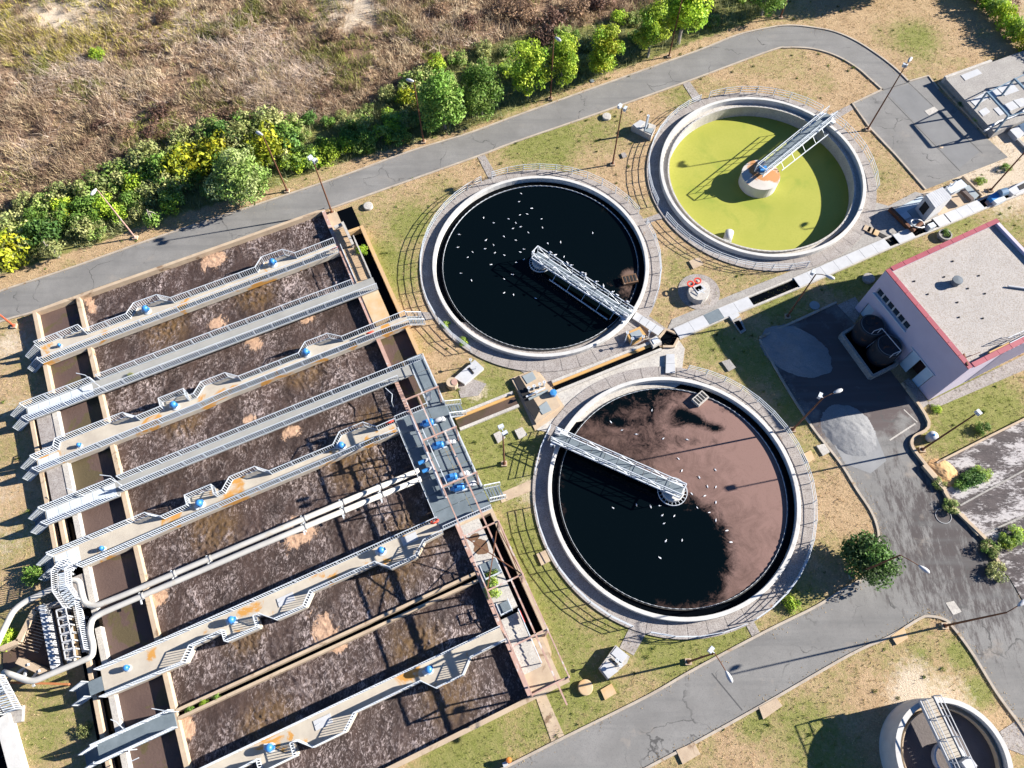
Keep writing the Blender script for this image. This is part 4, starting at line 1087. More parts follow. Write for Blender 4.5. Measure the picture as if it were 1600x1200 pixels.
# ================================================================== ROUND CLARIFIERS
def scum_disc(name, c, r, z, m, maskfn, lab):
    n = int(2 * r / 0.25)
    xs = np.linspace(-r, r, n + 1); X_, Y_ = np.meshgrid(xs, xs)
    idx = np.arange((n + 1) ** 2).reshape(n + 1, n + 1)
    F_ = np.stack([idx[:-1, :-1], idx[:-1, 1:], idx[1:, 1:], idx[1:, :-1]], -1).reshape(-1, 4)
    R_ = np.hypot(X_, Y_); k = np.minimum(1, r / np.maximum(R_, 1e-6))
    X2, Y2 = X_ * k, Y_ * k
    cen = R_.ravel()[F_].min(1) < r
    mk = maskfn(X2 + c[0], Y2 + c[1])
    me = mesh_np(name, np.stack([X2 + c[0], Y2 + c[1], np.full(X2.shape, z)], -1).reshape(-1, 3), F_[cen], m, np.stack([mk, np.clip((X2 + .5 * Y2) / r * .5 + .45, 0, 1), mk * 0, mk * 0 + 1], -1).reshape(-1, 4))
    return tag(link(name, me), kind='structure', label=lab)
def water_mat(name, dark, scum, scum2, thr=0.5):
    m = bpy.data.materials.new(name); m.use_nodes = True
    nt = m.node_tree; N = nt.nodes; L = nt.links
    b = N['Principled BSDF']; b.inputs['Specular IOR Level'].default_value = 0.1
    geo = N.new('ShaderNodeNewGeometry'); at = N.new('ShaderNodeAttribute'); at.attribute_name = 'Col'
    sp = N.new('ShaderNodeSeparateColor'); L.new(at.outputs['Color'], sp.inputs[0])
    def noise(sc, det=5, r=0.65, d=0.0):
        n = N.new('ShaderNodeTexNoise'); n.inputs['Scale'].default_value = sc; n.inputs['Detail'].default_value = det; n.inputs['Roughness'].default_value = r; n.inputs['Distortion'].default_value = d
        L.new(geo.outputs['Position'], n.inputs['Vector']); return n.outputs[0]
    def mr(s, a, c, lo=0.0, hi=1.0):
        r = N.new('ShaderNodeMapRange'); r.inputs[1].default_value = a; r.inputs[2].default_value = c; r.inputs[3].default_value = lo; r.inputs[4].default_value = hi; L.new(s, r.inputs[0]); return r.outputs[0]
    def mix(f, a, c):
        x = N.new('ShaderNodeMix'); x.data_type = 'RGBA'; L.new(f, x.inputs[0])
        for v, s in ((a, 6), (c, 7)):
            if isinstance(v, tuple): x.inputs[s].default_value = v + (1,)
            else: L.new(v, x.inputs[s])
        return x.outputs[2]
    def math_(op, a, c):
        x = N.new('ShaderNodeMath'); x.operation = op; L.new(a, x.inputs[0])
        if isinstance(c, float): x.inputs[1].default_value = c
        else: L.new(c, x.inputs[1])
        return x.outputs[0]
    n1 = math_('ADD', math_('MULTIPLY', math_('SUBTRACT', noise(0.6, 9, 0.8, 0.8), 0.5), 1.3), math_('MULTIPLY', math_('SUBTRACT', noise(5.0, 6, 0.8), 0.5), 0.4))
    f = mr(math_('ADD', sp.outputs[0], n1), thr - 0.2, thr + 0.2)
    tn = math_('ADD', sp.outputs[1], math_('MULTIPLY', math_('SUBTRACT', noise(0.4, 9, 0.8, 1.2), 0.5), 1.6))
    s = mix(mr(tn, 0.15, 0.85), scum, scum2)
    s = mix(mr(noise(9, 3), 0.55, 0.85, 0.0, 0.5), s, tuple(k * 0.6 for k in scum))
    c = mix(f, dark, s)
    L.new(c, b.inputs['Base Color'])
    L.new(mr(f, 0, 1, 0.07, 0.75), b.inputs['Roughness'])
    return m
WM3 = water_mat('scummy_water', (0.0012, 0.003, 0.004), (0.075, 0.045, 0.036), (0.21, 0.128, 0.108))
WM2 = water_mat('dark_clarifier_water', (0.0012, 0.003, 0.004), (0.17, 0.11, 0.08), (0.14, 0.09, 0.07))
def poly_mask(px_poly, z, soft=1.2):
    pw = PP(px_poly, z)
    def f(x, y):
        a = inpoly(x, y, pw).astype(float)
        for _ in range(60):
            a = (a + np.roll(a, 1, 0) + np.roll(a, -1, 0) + np.roll(a, 1, 1) + np.roll(a, -1, 1)) / 5
        return a
    return f
Z3 = 0.12
m_main = poly_mask([(890, 700), (905, 650), (960, 612), (1030, 600), (1120, 612), (1180, 650), (1225, 730), (1240, 800), (1225, 870), (1180, 920), (1140, 940), (1120, 935), (1150, 880), (1140, 840), (1120, 790), (1080, 775), (1040, 765), (1000, 745), (960, 725)], Z3)
def mask3(x, y):
    a = m_main(x, y)
    a = a * np.where(y > C3[1] - 1, np.clip(.66 + (x - (C3[0] - 1)) / 14 + (C3[1] + 6 - y) * .02, .6, 1), 1)
    for px, py, rx, ry, s in ((1000, 630, 5.0, 1.8, .25), (1050, 690, 4, 1.5, .2), (1150, 650, 2.5, 1.5, .25), (1065, 645, .9, .6, .5), (1080, 652, 1.0, .6, .55), (1095, 659, 1.0, .6, .55), (1110, 667, 1.0, .5, .5), (1122, 672, .8, .4, .45), (930, 640, 2, 1, .3), (1100, 690, 2.0, .5, .3), (1060, 660, 1.0, .6, .4), (1145, 640, 1.4, .6, .3), (970, 660, 2.5, .6, .3)):
        q = P(px, py, Z3); a = a - s * np.exp(-((x - q[0]) / rx) ** 2 - ((y - q[1]) / ry) ** 2)
    q = P(1130, 930, Z3)
    return np.clip(a, 0, 1)
def mask2(x, y):
    a = np.zeros(x.shape)
    for px, py, r, s in ((985, 432, 1.0, 1.0), (980, 455, 1.4, .55), (985, 475, 1.0, .5), (700, 400, 2, .12), (960, 440, 2.2, .2)):
        q = P(px, py, Z3); a = np.maximum(a, s * np.exp(-((x - q[0]) ** 2 + (y - q[1]) ** 2) / r ** 2))
    return a
ALGAE = mat('algae_covered_water', (0.34, 0.33, 0.065), (0.27, 0.285, 0.045), 0.16, 0.5, 0.15, 8, fine=(0.285, 0.29, 0.05), fscale=4, stain=(0.21, 0.255, 0.04), sscale=0.22, sthr=0.52, swid=0.2, spec=0.2)
def ang(px, py, c, z=0.1):
    p = P(px, py, z); return math.atan2(p[1] - c[1], p[0] - c[0])
def cwarc(a0, a1):
    while a1 > a0: a1 -= 2 * math.pi
    return a0, a1
SLAB_N = 44
def clarifier(c, label, rimz, zw, arcs, wall_in=None, R=12.1, walkm=CONC_ROUGH, gaps=()):
    t = thing('clarifier_tank', label, 'tank', (c[0], c[1], 0), 'round clarifier tanks')
    o = (c[0], c[1], 0)
    MB().lathe(o, [(R, -0.5), (R, rimz - 0.02), (R - 0.03, rimz), (R - 0.36, rimz), (R - 0.38, rimz - 0.02), (R - 0.38, -2.2)], 96).build('rim_wall', CONC_WHITE, t, smooth=False)
    # launder trough with notched weir plate
    zl = rimz - 0.45
    if zw < 0:
        MB().lathe(o, [(R - 0.385, zl - .25), (R - 1.02, zl - .25), (R - 1.02, zl), (R - 1.2, zl), (R - 1.2, zw - 0.6)], 96).build('launder', CONC_LIGHT, t)
    else:
        MB().lathe(o, [(R - 0.385, zl - .28), (R - 1.0, zl - .28), (R - 1.0, zl - .06), (R - 1.12, zl - .06), (R - 1.12, zw - 0.4)], 96).build('launder', mat('slimy_concrete', (0.03, 0.03, 0.028), (0.045, 0.042, 0.038), 1, 0.6), t)
    rw_, n = R - 1.04 if zw < 0 else R - 1.14, 220
    vs = []; fs = []
    for k in range(n):
        a = 2 * math.pi * k / n; hh = 0.06 if k % 2 else 0.13
        for r_ in (rw_ + 0.012, rw_ - 0.012):
            vs.append((c[0] + r_ * math.cos(a), c[1] + r_ * math.sin(a), zl - 0.1)); vs.append((c[0] + r_ * math.cos(a), c[1] + r_ * math.sin(a), zl + hh - 0.08))
    for k in range(n):
        b = (k + 1) % n
        fs += [(4 * k, 4 * b, 4 * b + 1, 4 * k + 1), (4 * k + 2, 4 * k + 3, 4 * b + 3, 4 * b + 2), (4 * k + 1, 4 * b + 1, 4 * b + 3, 4 * k + 3)]
    MB().add(vs, fs).build('weir_plate', STEEL, t)
    # ring walk of concrete slabs
    wk = MB().lathe(o, [(R + 1.42, -0.3), (R + 1.42, 0.09), (R + 0.002, 0.09)], 96).build('ring_walk', CONC_ROUGH, t)
    da = 2 * math.pi / SLAB_N; g = 0.0016
    me = MB().lathe((0, 0, 0), [(R + 0.01, 0.05), (R + 0.01, 0.13), (R + 1.46, 0.13), (R + 1.46, 0.05)], 4, g, da - g, close=True).mesh('slab', walkm)
    for k in range(SLAB_N):
        s = link('slab', me, wk); s.rotation_euler = (0, 0, k * da)
    # railing in stretches
    for a in arcs:
        a0, a1 = cwarc(ang(*a[0], c), ang(*a[1], c))
        n = max(2, int(abs(a1 - a0) * (R + 1.35) / 1.9))
        pts = [(c[0] + (R + 1.33) * math.cos(a0 + (a1 - a0) * k / n), c[1] + (R + 1.33) * math.sin(a0 + (a1 - a0) * k / n), 0.13) for k in range(n + 1)]
        railing(t, pts, bal=0, rails=(1.0, 0.7, 0.38), spacing=1.9, rw=0.045)
    return t
RZ = 0.7
tA = clarifier(C1, 'round tank full of bright yellow green algae, farthest of the three', 0.75, -1.25, [((1106, 152), (1285, 172)), ((1304, 182), (1368, 298)), ((1037, 318), (1094, 160)), ((1255, 408), (1048, 337))])
tB = clarifier(C2, 'round tank of nearly black water in the middle of the site', RZ, Z3, [((764, 270), (997, 334)), ((1013, 350), (1017, 478)), ((690, 492), (745, 276)), ((738, 545), (694, 500))])
tC = clarifier(C3, 'round tank half covered by pinkish brown scum, nearest to the lower road', RZ, Z3, [((1075, 572), (1182, 978)), ((1165, 984), (1015, 985)), ((988, 976), (846, 790)), ((846, 742), (858, 668))])
def plain_disc(c, r, z, m, lab):
    tag(MB().disc((c[0], c[1], z), r, 96).build('water', m), kind='structure', label=lab)
plain_disc(C1, 11.0, -1.25, ALGAE, 'yellow green algae covering the water of the farthest tank')
scum_disc('water', C2, 11.05, Z3, WM2, mask2, 'black water of the middle tank with a little brown scum')
scum_disc('water', C3, 11.05, Z3, WM3, mask3, 'black water half covered by pinkish brown scum')
for c in (C2, C3):
    tag(MB().lathe((c[0], c[1], 0), [(11.72, Z3 - 0.1), (11.1, Z3 - 0.1)], 96).build('water', BLACKW), kind='structure', label='dark water in the overflow trough')

# ---- rotating scraper bridges
def bridge(label, c, end_px, zr, drum, zdeck=1.15, width=1.15, style=0, ext=0.6, back=0.8, side_skim=True):
    e = Vector(P(end_px[0], end_px[1], zdeck)) - Vector((c[0], c[1], zdeck)); e.z = 0; e.normalize()
    L_ = 12.1 + ext
    n_ = Vector((-e.y, e.x, 0))
    def Q(a, b, z): return Vector((c[0], c[1], 0)) + e * a + n_ * b + Vector((0, 0, z))
    t = thing('scraper_bridge', label, 'bridge', (c[0], c[1], 0), 'scraper bridges of the clarifiers')
    h = width / 2
    # deck gratings
    k_ = 10
    for k in range(k_):
        a0 = -back + (L_ + back) * k / k_; a1 = -back + (L_ + back) * (k + 1) / k_
        MB().prism([Q(a0 + .02, -h * .8, 0), Q(a0 + .02, h * .8, 0), Q(a1 - .02, h * .8, 0), Q(a1 - .02, -h * .8, 0)], zdeck - 0.05, zdeck, True).build('grating_panel', STEEL_DARK, t)
    for s in (-1, 1):
        mb = MB()
        b = s * h
        mb.bar(Q(-back, b, zdeck - .15), Q(L_, b, zdeck - .15), 0.11, 0.26)
        g = MB().add(mb.v, mb.f).build('girder', STEEL, t)
        tr = MB()
        tr.bar(Q(-back, b, zdeck + 1.05), Q(L_, b, zdeck + 1.05), 0.075)
        tr.bar(Q(-back, b, zdeck + .55), Q(L_, b, zdeck + .55), 0.04)
        nv = 8
        for k in range(nv + 1):
            a = -back + (L_ + back) * k / nv
            tr.bar(Q(a, b, zdeck), Q(a, b, zdeck + 1.05), 0.055)
            if k < nv and style == 0:
                a2 = -back + (L_ + back) * (k + 1) / nv
                if k % 2: tr.bar(Q(a, b, zdeck), Q(a2, b, zdeck + 1.0), 0.05)
                else: tr.bar(Q(a, b, zdeck + 1.0), Q(a2, b, zdeck), 0.05)
        tr.build('truss_railing', STEEL, t)
    for k in range(5):
        a = L_ * k / 4 - 0.4
        MB().bar(Q(a, -h, zdeck - .25), Q(a, h, zdeck - .25), 0.1).build('cross_member', STEEL, t)
    MB().bar(Q(-back, -h, zdeck + 1.05), Q(-back, h, zdeck + 1.05), 0.08).build('cross_member', STEEL, t)
    # drive carriage on the rim
    dr = MB().box(Q(L_ - 0.35, 0, zdeck - 0.3), (0.5, width + 0.9, 0.3), math.atan2(e.y, e.x)).build('carriage', STEEL, t)
    for s in (-1, 1):
        MB().tube([Q(L_ - .55, s * (h + .35), zr + .16), Q(L_ - .35, s * (h + .35), zr + .16)], 0.16, 12).build('wheel', BLACK, dr)
    MB().box(Q(L_ - .3, -h * .6, zdeck + .25), (0.5, 0.4, 0.45), math.atan2(e.y, e.x)).build('drive_box', WHITE_METAL, t)
    # skimmer beam hanging alongside
    if side_skim:
        zz = zr - 0.3
        sk = MB(); off = -h - 0.7
        sk.bar(Q(2.2, off, zz), Q(L_ - 1.8, off - .2, zz), 0.07, 0.16)
        for a in (2.6, 4.6, 6.6, 8.6, 10.4): sk.bar(Q(a, -h, zdeck - .2), Q(a, off - .05, zz), 0.05)
        sk.build('skimmer', STEEL, t)
    drum(t, Q)
    return t
def drum1(t, Q):
    c = Q(0, 0, 0)
    MB().lathe((c.x, c.y, 0), [(2.25, -2.0), (2.25, 0.26)], 40).build('centre_drum', CONC_WHITE, t)
    MB().lathe((c.x, c.y, 0), [(2.252, 0.22), (2.29, 0.24), (2.28, 0.3), (0.02, 0.42)], 40).build('drum_top', mat('rust_stained_cap', (0.5, 0.46, 0.41), (0.42, 0.39, 0.35), 0.8, 0.85, 0.2, 20, stain=(0.42, 0.2, 0.08), sscale=0.33, sthr=0.5, swid=0.05), t)
    MB().box(Q(-0.1, 0, 1.35), (0.8, 0.7, 0.4)).build('motor', BLUE, t)
def drum2(t, Q, k=.82):
    c = Q(0, 0, 0)
    MB().lathe((c.x, c.y, 0), [(1.3 * k, -0.5), (1.3 * k, 0.62), (1.25 * k, 0.66), (0.02, 0.7)], 32).build('centre_drum', CONC_WHITE, t)
    MB().lathe((c.x, c.y, 0), [(1.75 * k, -0.3), (1.75 * k, 0.34), (1.69 * k, 0.34), (1.69 * k, -0.3)], 40).build('baffle_ring', STEEL, t)
    mb = MB()
    for i in range(22):
        a = i * 2 * math.pi / 22; mb.bar((c.x + 1.3 * k * math.cos(a), c.y + 1.3 * k * math.sin(a), 0.3), (c.x + 1.7 * k * math.cos(a), c.y + 1.7 * k * math.sin(a), 0.3), 0.04)
    mb.build('baffle_spokes', STEEL, t, kind='stuff')
bridge('white truss bridge over the algae tank reaching its far rim', C1, (1292, 184), 0.75, drum1, 1.25, 1.2, 1)
bridge('pale blue truss bridge over the black tank lined with perched birds', C2, (975, 488), RZ, lambda t, Q: drum2(t, Q, .7), 1.15, 1.05, 0, ext=-0.1)
bridge('pale truss bridge between the brown scum and clear water of the nearest tank', C3, (877, 686), RZ, drum2, 1.15, 1.15, 0, ext=0.6, side_skim=False)
# scum boxes near the rims
def scum_box(label, px, py, z, rz, s=1.0, m=CONC_LIGHT, slots=True):
    p = P(px, py, z)
    t = thing('scum_box', label, 'box', (p[0], p[1], z - .3))
    MB().box((p[0], p[1], z - .05), (1.5 * s, 1.0 * s, 0.5), rz).build('body', m, t)
    if slots:
        for k in range(4):
            a = (k - 1.5) * 0.34 * s
            MB().box((p[0] + a * math.cos(rz), p[1] + a * math.sin(rz), z + .21), (0.2 * s, 0.75 * s, 0.03), rz).build('slot', BLACK, t)
scum_box('white slotted scum box floating at the top of the brown scum', 1094, 623, 0.35, 0.7)
scum_box('brown clogged scum box by the right rim of the black tank', 984, 437, 0.35, 0.2, 1.1, SCUM)
p = P(1138, 370, -0.95)
t = thing('scum_drum', 'shiny steel drum lying in the algae by the near rim', 'drum', (p[0], p[1], -1.2))
MB().tube([P(1136, 376, -0.95), P(1140, 362, -0.95)], 0.5, 14).build('body', WHITE_METAL, t, smooth=True)
MB().bar(P(1132, 374, -0.5), P(1143, 378, -0.5), 0.06).build('bracket', STEEL, t)

# ---- gulls
def gull_mesh():
    t = thing('gull', 'x', 'gull', (0, 0, 0))
    GW = mat('gull_feathers', (0.8, 0.8, 0.8), (0.7, 0.71, 0.73), 4, 0.7)
    GG = mat('gull_wing_grey', (0.5, 0.52, 0.56), (0.42, 0.44, 0.48), 4, 0.7)
    body = MB().tube([(-0.34, 0, 0.1), (-0.22, 0, 0.1), (-0.05, 0, 0.1), (0.12, 0, 0.11), (0.2, 0, 0.15), (0.24, 0, 0.22), (0.31, 0, 0.25), (0.36, 0, 0.24), (0.43, 0, 0.23)], [0.015, 0.06, 0.115, 0.115, 0.08, 0.06, 0.06, 0.04, 0.008], 8).build('body', GW, t, smooth=True)
    for s in (-1, 1):
        MB().tube([(0.14, s * 0.09, 0.16), (0.0, s * 0.12, 0.17), (-0.2, s * 0.08, 0.15), (-0.42, s * 0.03, 0.13)], [0.03, 0.05, 0.045, 0.008], 6).build('wing', GG, t, smooth=True)
    return t
gl = gull_mesh()
g2 = [(615, 218), (603, 263), (673, 300), (608, 336), (648, 331), (408, 352), (463, 380), (545, 358), (586, 380), (611, 402), (727, 358), (733, 406), (569, 411), (655, 433), (272, 444), (420, 476), (463, 502), (585, 475), (520, 455), (265, 515), (415, 523), (347, 541), (320, 570), (470, 545), (522, 558), (629, 525), (610, 541), (449, 610), (589, 598), (630, 582), (281, 658), (341, 697), (567, 665), (522, 690), (521, 766), (573, 776), (695, 796), (1010, 436), (833, 487), (762, 493), (852, 567), (687, 538)]
g3 = [(530, 215), (359, 264), (405, 298), (465, 315), (577, 333), (677, 337), (641, 417), (655, 467), (795, 463), (728, 495), (762, 533), (797, 535), (696, 563), (750, 572), (368, 622), (466, 609), (525, 617), (562, 613), (573, 653), (623, 656), (580, 687), (719, 621), (797, 599), (769, 641), (797, 674), (842, 717), (859, 765), (588, 760), (656, 757), (563, 830)]
first = True
for lst, x0, y0, s, lab, grp in ((g2, 640, 240, 3.53, 'white gull floating on the black water of the middle tank', 'gulls on the black tank'), (g3, 820, 560, 2.667, 'white gull floating on the scummy nearest tank', 'gulls on the scummy tank')):
    for u, v in lst:
        o = gl if first else copy_tree(gl); first = False
        p = P(x0 + u / s, y0 + v / s, Z3 + .1)
        o.location = (p[0], p[1], Z3 - 0.03); o.rotation_euler = (0, 0, rnd.uniform(0, 6.28)); k = rnd.uniform(0.34, 0.46); o.scale = (k, k, k)
        o['label'] = lab; o['group'] = grp
e = (Vector(P(975, 488, 1.15)) - Vector((C2[0], C2[1], 1.15))); e.z = 0; e.normalize(); nn = Vector((-e.y, e.x, 0))
for k in range(17):
    o = copy_tree(gl)
    q = Vector((C2[0], C2[1], 0)) + e * (0.3 + k * 0.68 + rnd.uniform(-.2, .2)) + nn * (0.675 if k % 3 else -0.675)
    o.location = (q.x, q.y, 1.15 + 1.08); o.rotation_euler = (0, 0, rnd.uniform(0, 6.28)); o.scale = (.55, .55, .55)
    o['label'] = 'white gull perched on the bridge rail of the black tank'; o['group'] = 'gulls on the bridge rail'

# ================================================================== RAISED THICKENER in the lower right corner
tk = thing('thickener_tank', 'raised round white concrete tank with a bridge, lower right corner', 'tank', (THK[0], THK[1], 0))
o = (THK[0], THK[1], 0); TZ = 2.9
MB().lathe(o, [(THK[2], -0.2), (THK[2], TZ), (THK[2] - .4, TZ), (THK[2] - .4, 0.6)], 72).build('wall', CONC_WHITE, tk)
MB().lathe(o, [(THK[2] - .4, TZ - .75), (THK[2] - .75, TZ - .75), (THK[2] - .75, TZ - .45), (THK[2] - .82, TZ - .45), (THK[2] - .82, TZ - 1.3)], 72).build('launder', CONC_TAN, tk)
THW = mat('thickener_sludge', (0.11, 0.09, 0.085), (0.085, 0.07, 0.066), 0.8, 0.5, 0.4, 6)
plain_disc(THK, THK[2] - .75, TZ - 1.0, THW, 'grey brown sludge in the raised tank')
e = (Vector(P(1449, 1099, TZ)) - Vector((THK[0], THK[1], TZ))); e.z = 0; e.normalize(); nn = Vector((-e.y, e.x, 0))
tb = thing('thickener_bridge', 'cream plank bridge with white railings across the raised tank', 'bridge', (THK[0], THK[1], TZ))
def QT(a, b, z): return Vector((THK[0], THK[1], 0)) + e * a + nn * b + Vector((0, 0, z))
ZB = TZ + 0.35
for k in range(34):
    a0 = -4.6 + k * 0.27
    MB().prism([QT(a0 + .015, -.55, 0), QT(a0 + .015, .55, 0), QT(a0 + .255, .55, 0), QT(a0 + .255, -.55, 0)], ZB - .05, ZB, True).build('plank', DECK, tb)
for s in (-1, 1):
    MB().bar(QT(-4.7, s * .62, ZB - .15), QT(4.7, s * .62, ZB - .15), 0.12, 0.4).build('girder', WHITE_METAL, tb)
    railing(tb, [QT(-4.7, s * .62, ZB), QT(4.7, s * .62, ZB)], bal=0, rails=(1.0, 0.5), m=WHITE_METAL, spacing=1.5)
MB().bar(QT(-1.5, -2.0, ZB), QT(-1.5, 1.9, ZB), 0.1).build('brace', STEEL, tb)
MB().box(QT(-.4, -.5, ZB + .35), (0.9, 0.8, 0.6), .5).build('drive_box', WHITE_METAL, tb)
MB().lathe((THK[0], THK[1], 0), [(1.3, TZ - 1.4), (1.3, TZ - .5), (1.15, TZ - .5), (1.15, TZ - 1.4)], 28).build('feed_well', STEEL, tb)
# ================================================================== BUILDING with gravel roof
bd = thing('service_building', 'pinkish grey flat roofed building with red coping and a gravel roof', 'building', BLDP(BL / 2, BD / 2))
def bprism(s0, s1, t0, t1, z0, z1): return MB().prism([BLDP(s0, t0), BLDP(s1, t0), BLDP(s1, t1), BLDP(s0, t1)], z0, z1, True)
# front wall with real openings (windows high up, double door)
WIN_S0, WIN_S1, WIN_Z0, WIN_Z1 = 0.65, 5.65, 3.98, 5.0
DOOR_S0, DOOR_S1, DOOR_Z = 7.55, 10.7, 3.08
SD0, SD1, SDZ = 0.8, 1.85, 2.2
def wall_grid(openings, length, h, fn, th=0.35):
    ss = sorted({0, length} | {o[0] for o in openings} | {o[1] for o in openings}); zs = sorted({0, h} | {o[2] for o in openings} | {o[3] for o in openings})
    mb = MB()
    for a, b in zip(ss[:-1], ss[1:]):
        for c_, d_ in zip(zs[:-1], zs[1:]):
            if not any(o[0] <= a and b <= o[1] and o[2] <= c_ and d_ <= o[3] for o in openings):
                mb.prism([fn(a, 0), fn(b, 0), fn(b, th), fn(a, th)], c_, d_, True)
    return mb
fw = wall_grid([(WIN_S0, WIN_S1, WIN_Z0, WIN_Z1), (DOOR_S0, DOOR_S1, 0, DOOR_Z), (SD0, SD1, 0, SDZ)], BL, BH, lambda s, t: BLDP(s, t)).build('front_wall', PLASTER, bd)
n = 6
for k in range(n):
    s0 = WIN_S0 + (WIN_S1 - WIN_S0) * k / n; s1 = WIN_S0 + (WIN_S1 - WIN_S0) * (k + 1) / n
    w = bprism(s0 + .06, s1 - .06, 0.2, 0.26, WIN_Z0 + .06, WIN_Z1 - .06).build('window', GLASS, bd)
    mb = MB()
    mb.prism([BLDP(s0 + .001, .1), BLDP(s0 + .08, .1), BLDP(s0 + .08, .3), BLDP(s0 + .001, .3)], WIN_Z0 + .001, WIN_Z1 - .001, True)
    mb.prism([BLDP(s1 - .08, .1), BLDP(s1 - .001, .1), BLDP(s1 - .001, .3), BLDP(s1 - .08, .3)], WIN_Z0 + .001, WIN_Z1 - .001, True)
    mb.prism([BLDP(s0 + .081, .1), BLDP(s1 - .081, .1), BLDP(s1 - .081, .3), BLDP(s0 + .081, .3)], WIN_Z0 + .001, WIN_Z0 + .08, True)
    mb.prism([BLDP(s0 + .081, .1), BLDP(s1 - .081, .1), BLDP(s1 - .081, .3), BLDP(s0 + .081, .3)], WIN_Z1 - .08, WIN_Z1 - .001, True)
    mb.build('frame', WHITE_METAL, w)
bprism(WIN_S0 - .1, WIN_S1 + .1, -0.16, 0.1, WIN_Z0 - .12, WIN_Z0 - .002).build('window_sill', BLUEDOOR, bd)
dw = DOOR_S1 - DOOR_S0
for s0, s1 in ((DOOR_S0 + .05, DOOR_S0 + dw * .36), (DOOR_S0 + dw * .66, DOOR_S1 - .05)):
    d = bprism(s0, s1, -0.06, 0.02, 0.05, DOOR_Z - .06).build('door', BLUEDOOR, bd)
    MB().bar(BLDP(s1 - .15, -.1, 1.1), BLDP(s1 - .15, -.1, 1.5), 0.05).build('handle', STEEL, d)
bprism(DOOR_S0 + .05, DOOR_S1 - .05, 0.9, 0.95, 0.05, DOOR_Z).build('door_recess', mat('dark_red_interior', (0.05, 0.02, 0.018), (0.03, 0.015, 0.012), 1, 0.8), bd)
bprism(SD0 + .04, SD1 - .04, 0.1, 0.16, 0.03, SDZ - .04).build('door', BLUEDOOR, bd)
bprism(DOOR_S0 - .35, DOOR_S1 + .1, -0.12, -0.004, DOOR_Z + .02, DOOR_Z + .14).build('door_rail', STEEL, bd)
def side(fn, name, ln):
    wall_grid([], ln, BH, fn).build(name, PLASTER, bd)
MB().prism([BLDP(BL, 0.36), BLDP(BL - .35, 0.36), BLDP(BL - .35, BD), BLDP(BL, BD)], 0, BH, True).build('side_wall', PLASTER, bd)
MB().prism([BLDP(0, 0.36), BLDP(.35, 0.36), BLDP(.35, BD), BLDP(0, BD)], 0, BH, True).build('side_wall', PLASTER, bd)
MB().prism([BLDP(.36, BD - .35), BLDP(BL - .36, BD - .35), BLDP(BL - .36, BD), BLDP(.36, BD)], 0, BH, True).build('back_wall', PLASTER, bd)
rf = MB().prism([BLDP(.36, .36), BLDP(BL - .36, .36), BLDP(BL - .36, BD - .36), BLDP(.36, BD - .36)], BH - .6, BH - .35, True).build('roof', ROOFG, bd)
# ribbed cladding on the side seen edge-on
for k in range(24):
    t0 = 0.6 + k * 0.55
    MB().prism([BLDP(BL + .002, t0), BLDP(BL + .06, t0 + .05), BLDP(BL + .06, t0 + .2), BLDP(BL + .002, t0 + .25)], 0.3, BH - .3, True).build('cladding_rib', PLASTER, bd) if k > 6 else None
# coping of red sheet lengths
def coping(p0, p1, n, flip):
    for k in range(n):
        a = [p0[i] + (p1[i] - p0[i]) * (k / n) for i in (0, 1)]; b = [p0[i] + (p1[i] - p0[i]) * ((k + 1) / n) for i in (0, 1)]
        A = Vector(BLDP(*a)); Bv = Vector(BLDP(*b)); d = (Bv - A).normalized(); nrm = Vector((-d.y, d.x, 0)) * (0.42 * flip); o2 = -nrm.normalized() * 0.08
        A2 = A + d * 0.02; B2 = Bv - d * 0.02
        MB().prism([A2 + o2, B2 + o2, B2 + nrm, A2 + nrm], BH + .002, BH + .1 + 0.006 * (k % 2), True).build('coping_sheet', REDCAP, bd)
cw = 1 if (BE.x * BG.y - BE.y * BG.x) > 0 else -1
coping((-.0, 0), (BL, 0), 8, cw); coping((0, BD), (0, 0.57), 9, cw); coping((BL, 0.57), (BL, BD), 9, cw)
# things on the roof
p = P(1494, 440, BH)
t = thing('roof_vent', 'small round dark vent pipe on the gravel roof', 'vent', (p[0], p[1], BH - .35))
MB().lathe((p[0], p[1], BH - .35), [(0.42, 0), (0.42, 0.55), (0.5, 0.56), (0.5, 0.7), (0, 0.74)], 20).build('cap', mat('lead_grey', (0.12, 0.14, 0.16), None, 2, 0.6), t)
for i, (s, tt) in enumerate(((2.2, 2), (4.0, 2.2), (6, 4.2), (3.1, 5.0), (5.2, 6.2), (7.4, 3.2), (4.5, 8.2), (8.5, 5.2), (6.4, 7.3), (2.0, 7.0))):
    p = BLDP(s, tt, BH - .35)
    t = tag(MB().lathe(p, [(0.1, 0), (0.09, 0.08), (0, 0.09)], 8).build('roof_drain', BLACK), 'small black roof drain in the gravel of the flat roof', 'drain', 'roof drains')
t = thing('roof_beam', 'yellow steel beam lying along the red coping on the roof', 'beam', P(1562, 543, BH))
MB().bar(P(1546, 553, BH - .1), P(1577, 538, BH - .1), 0.35, 0.25).build('beam', YELLOW, t)
MB().bar(P(1578, 536, BH + .4), P(1606, 522, BH + .4), 0.06).build('rod', STEEL, t)
t = thing('roof_ladder', 'thin steel hoops of a roof ladder behind the red coping', 'ladder', P(1590, 530, BH))
for k in range(4): 
    a = P(1576 + k * 8, 533 - k * 4, BH - .2); MB().bar(a, (a[0], a[1], BH + .8), 0.05).build('stile', STEEL, t)
MB().bar(P(1575, 528, BH + .6), P(1606, 514, BH + .6), 0.05).build('rail', STEEL, t)
t = thing('roof_post', 'short rusty post at the front corner of the roof', 'post', P(1511, 560, BH))
MB().bar(P(1506, 553, BH - .3), P(1512, 571, BH + .2), 0.12).build('post', RUST, t)
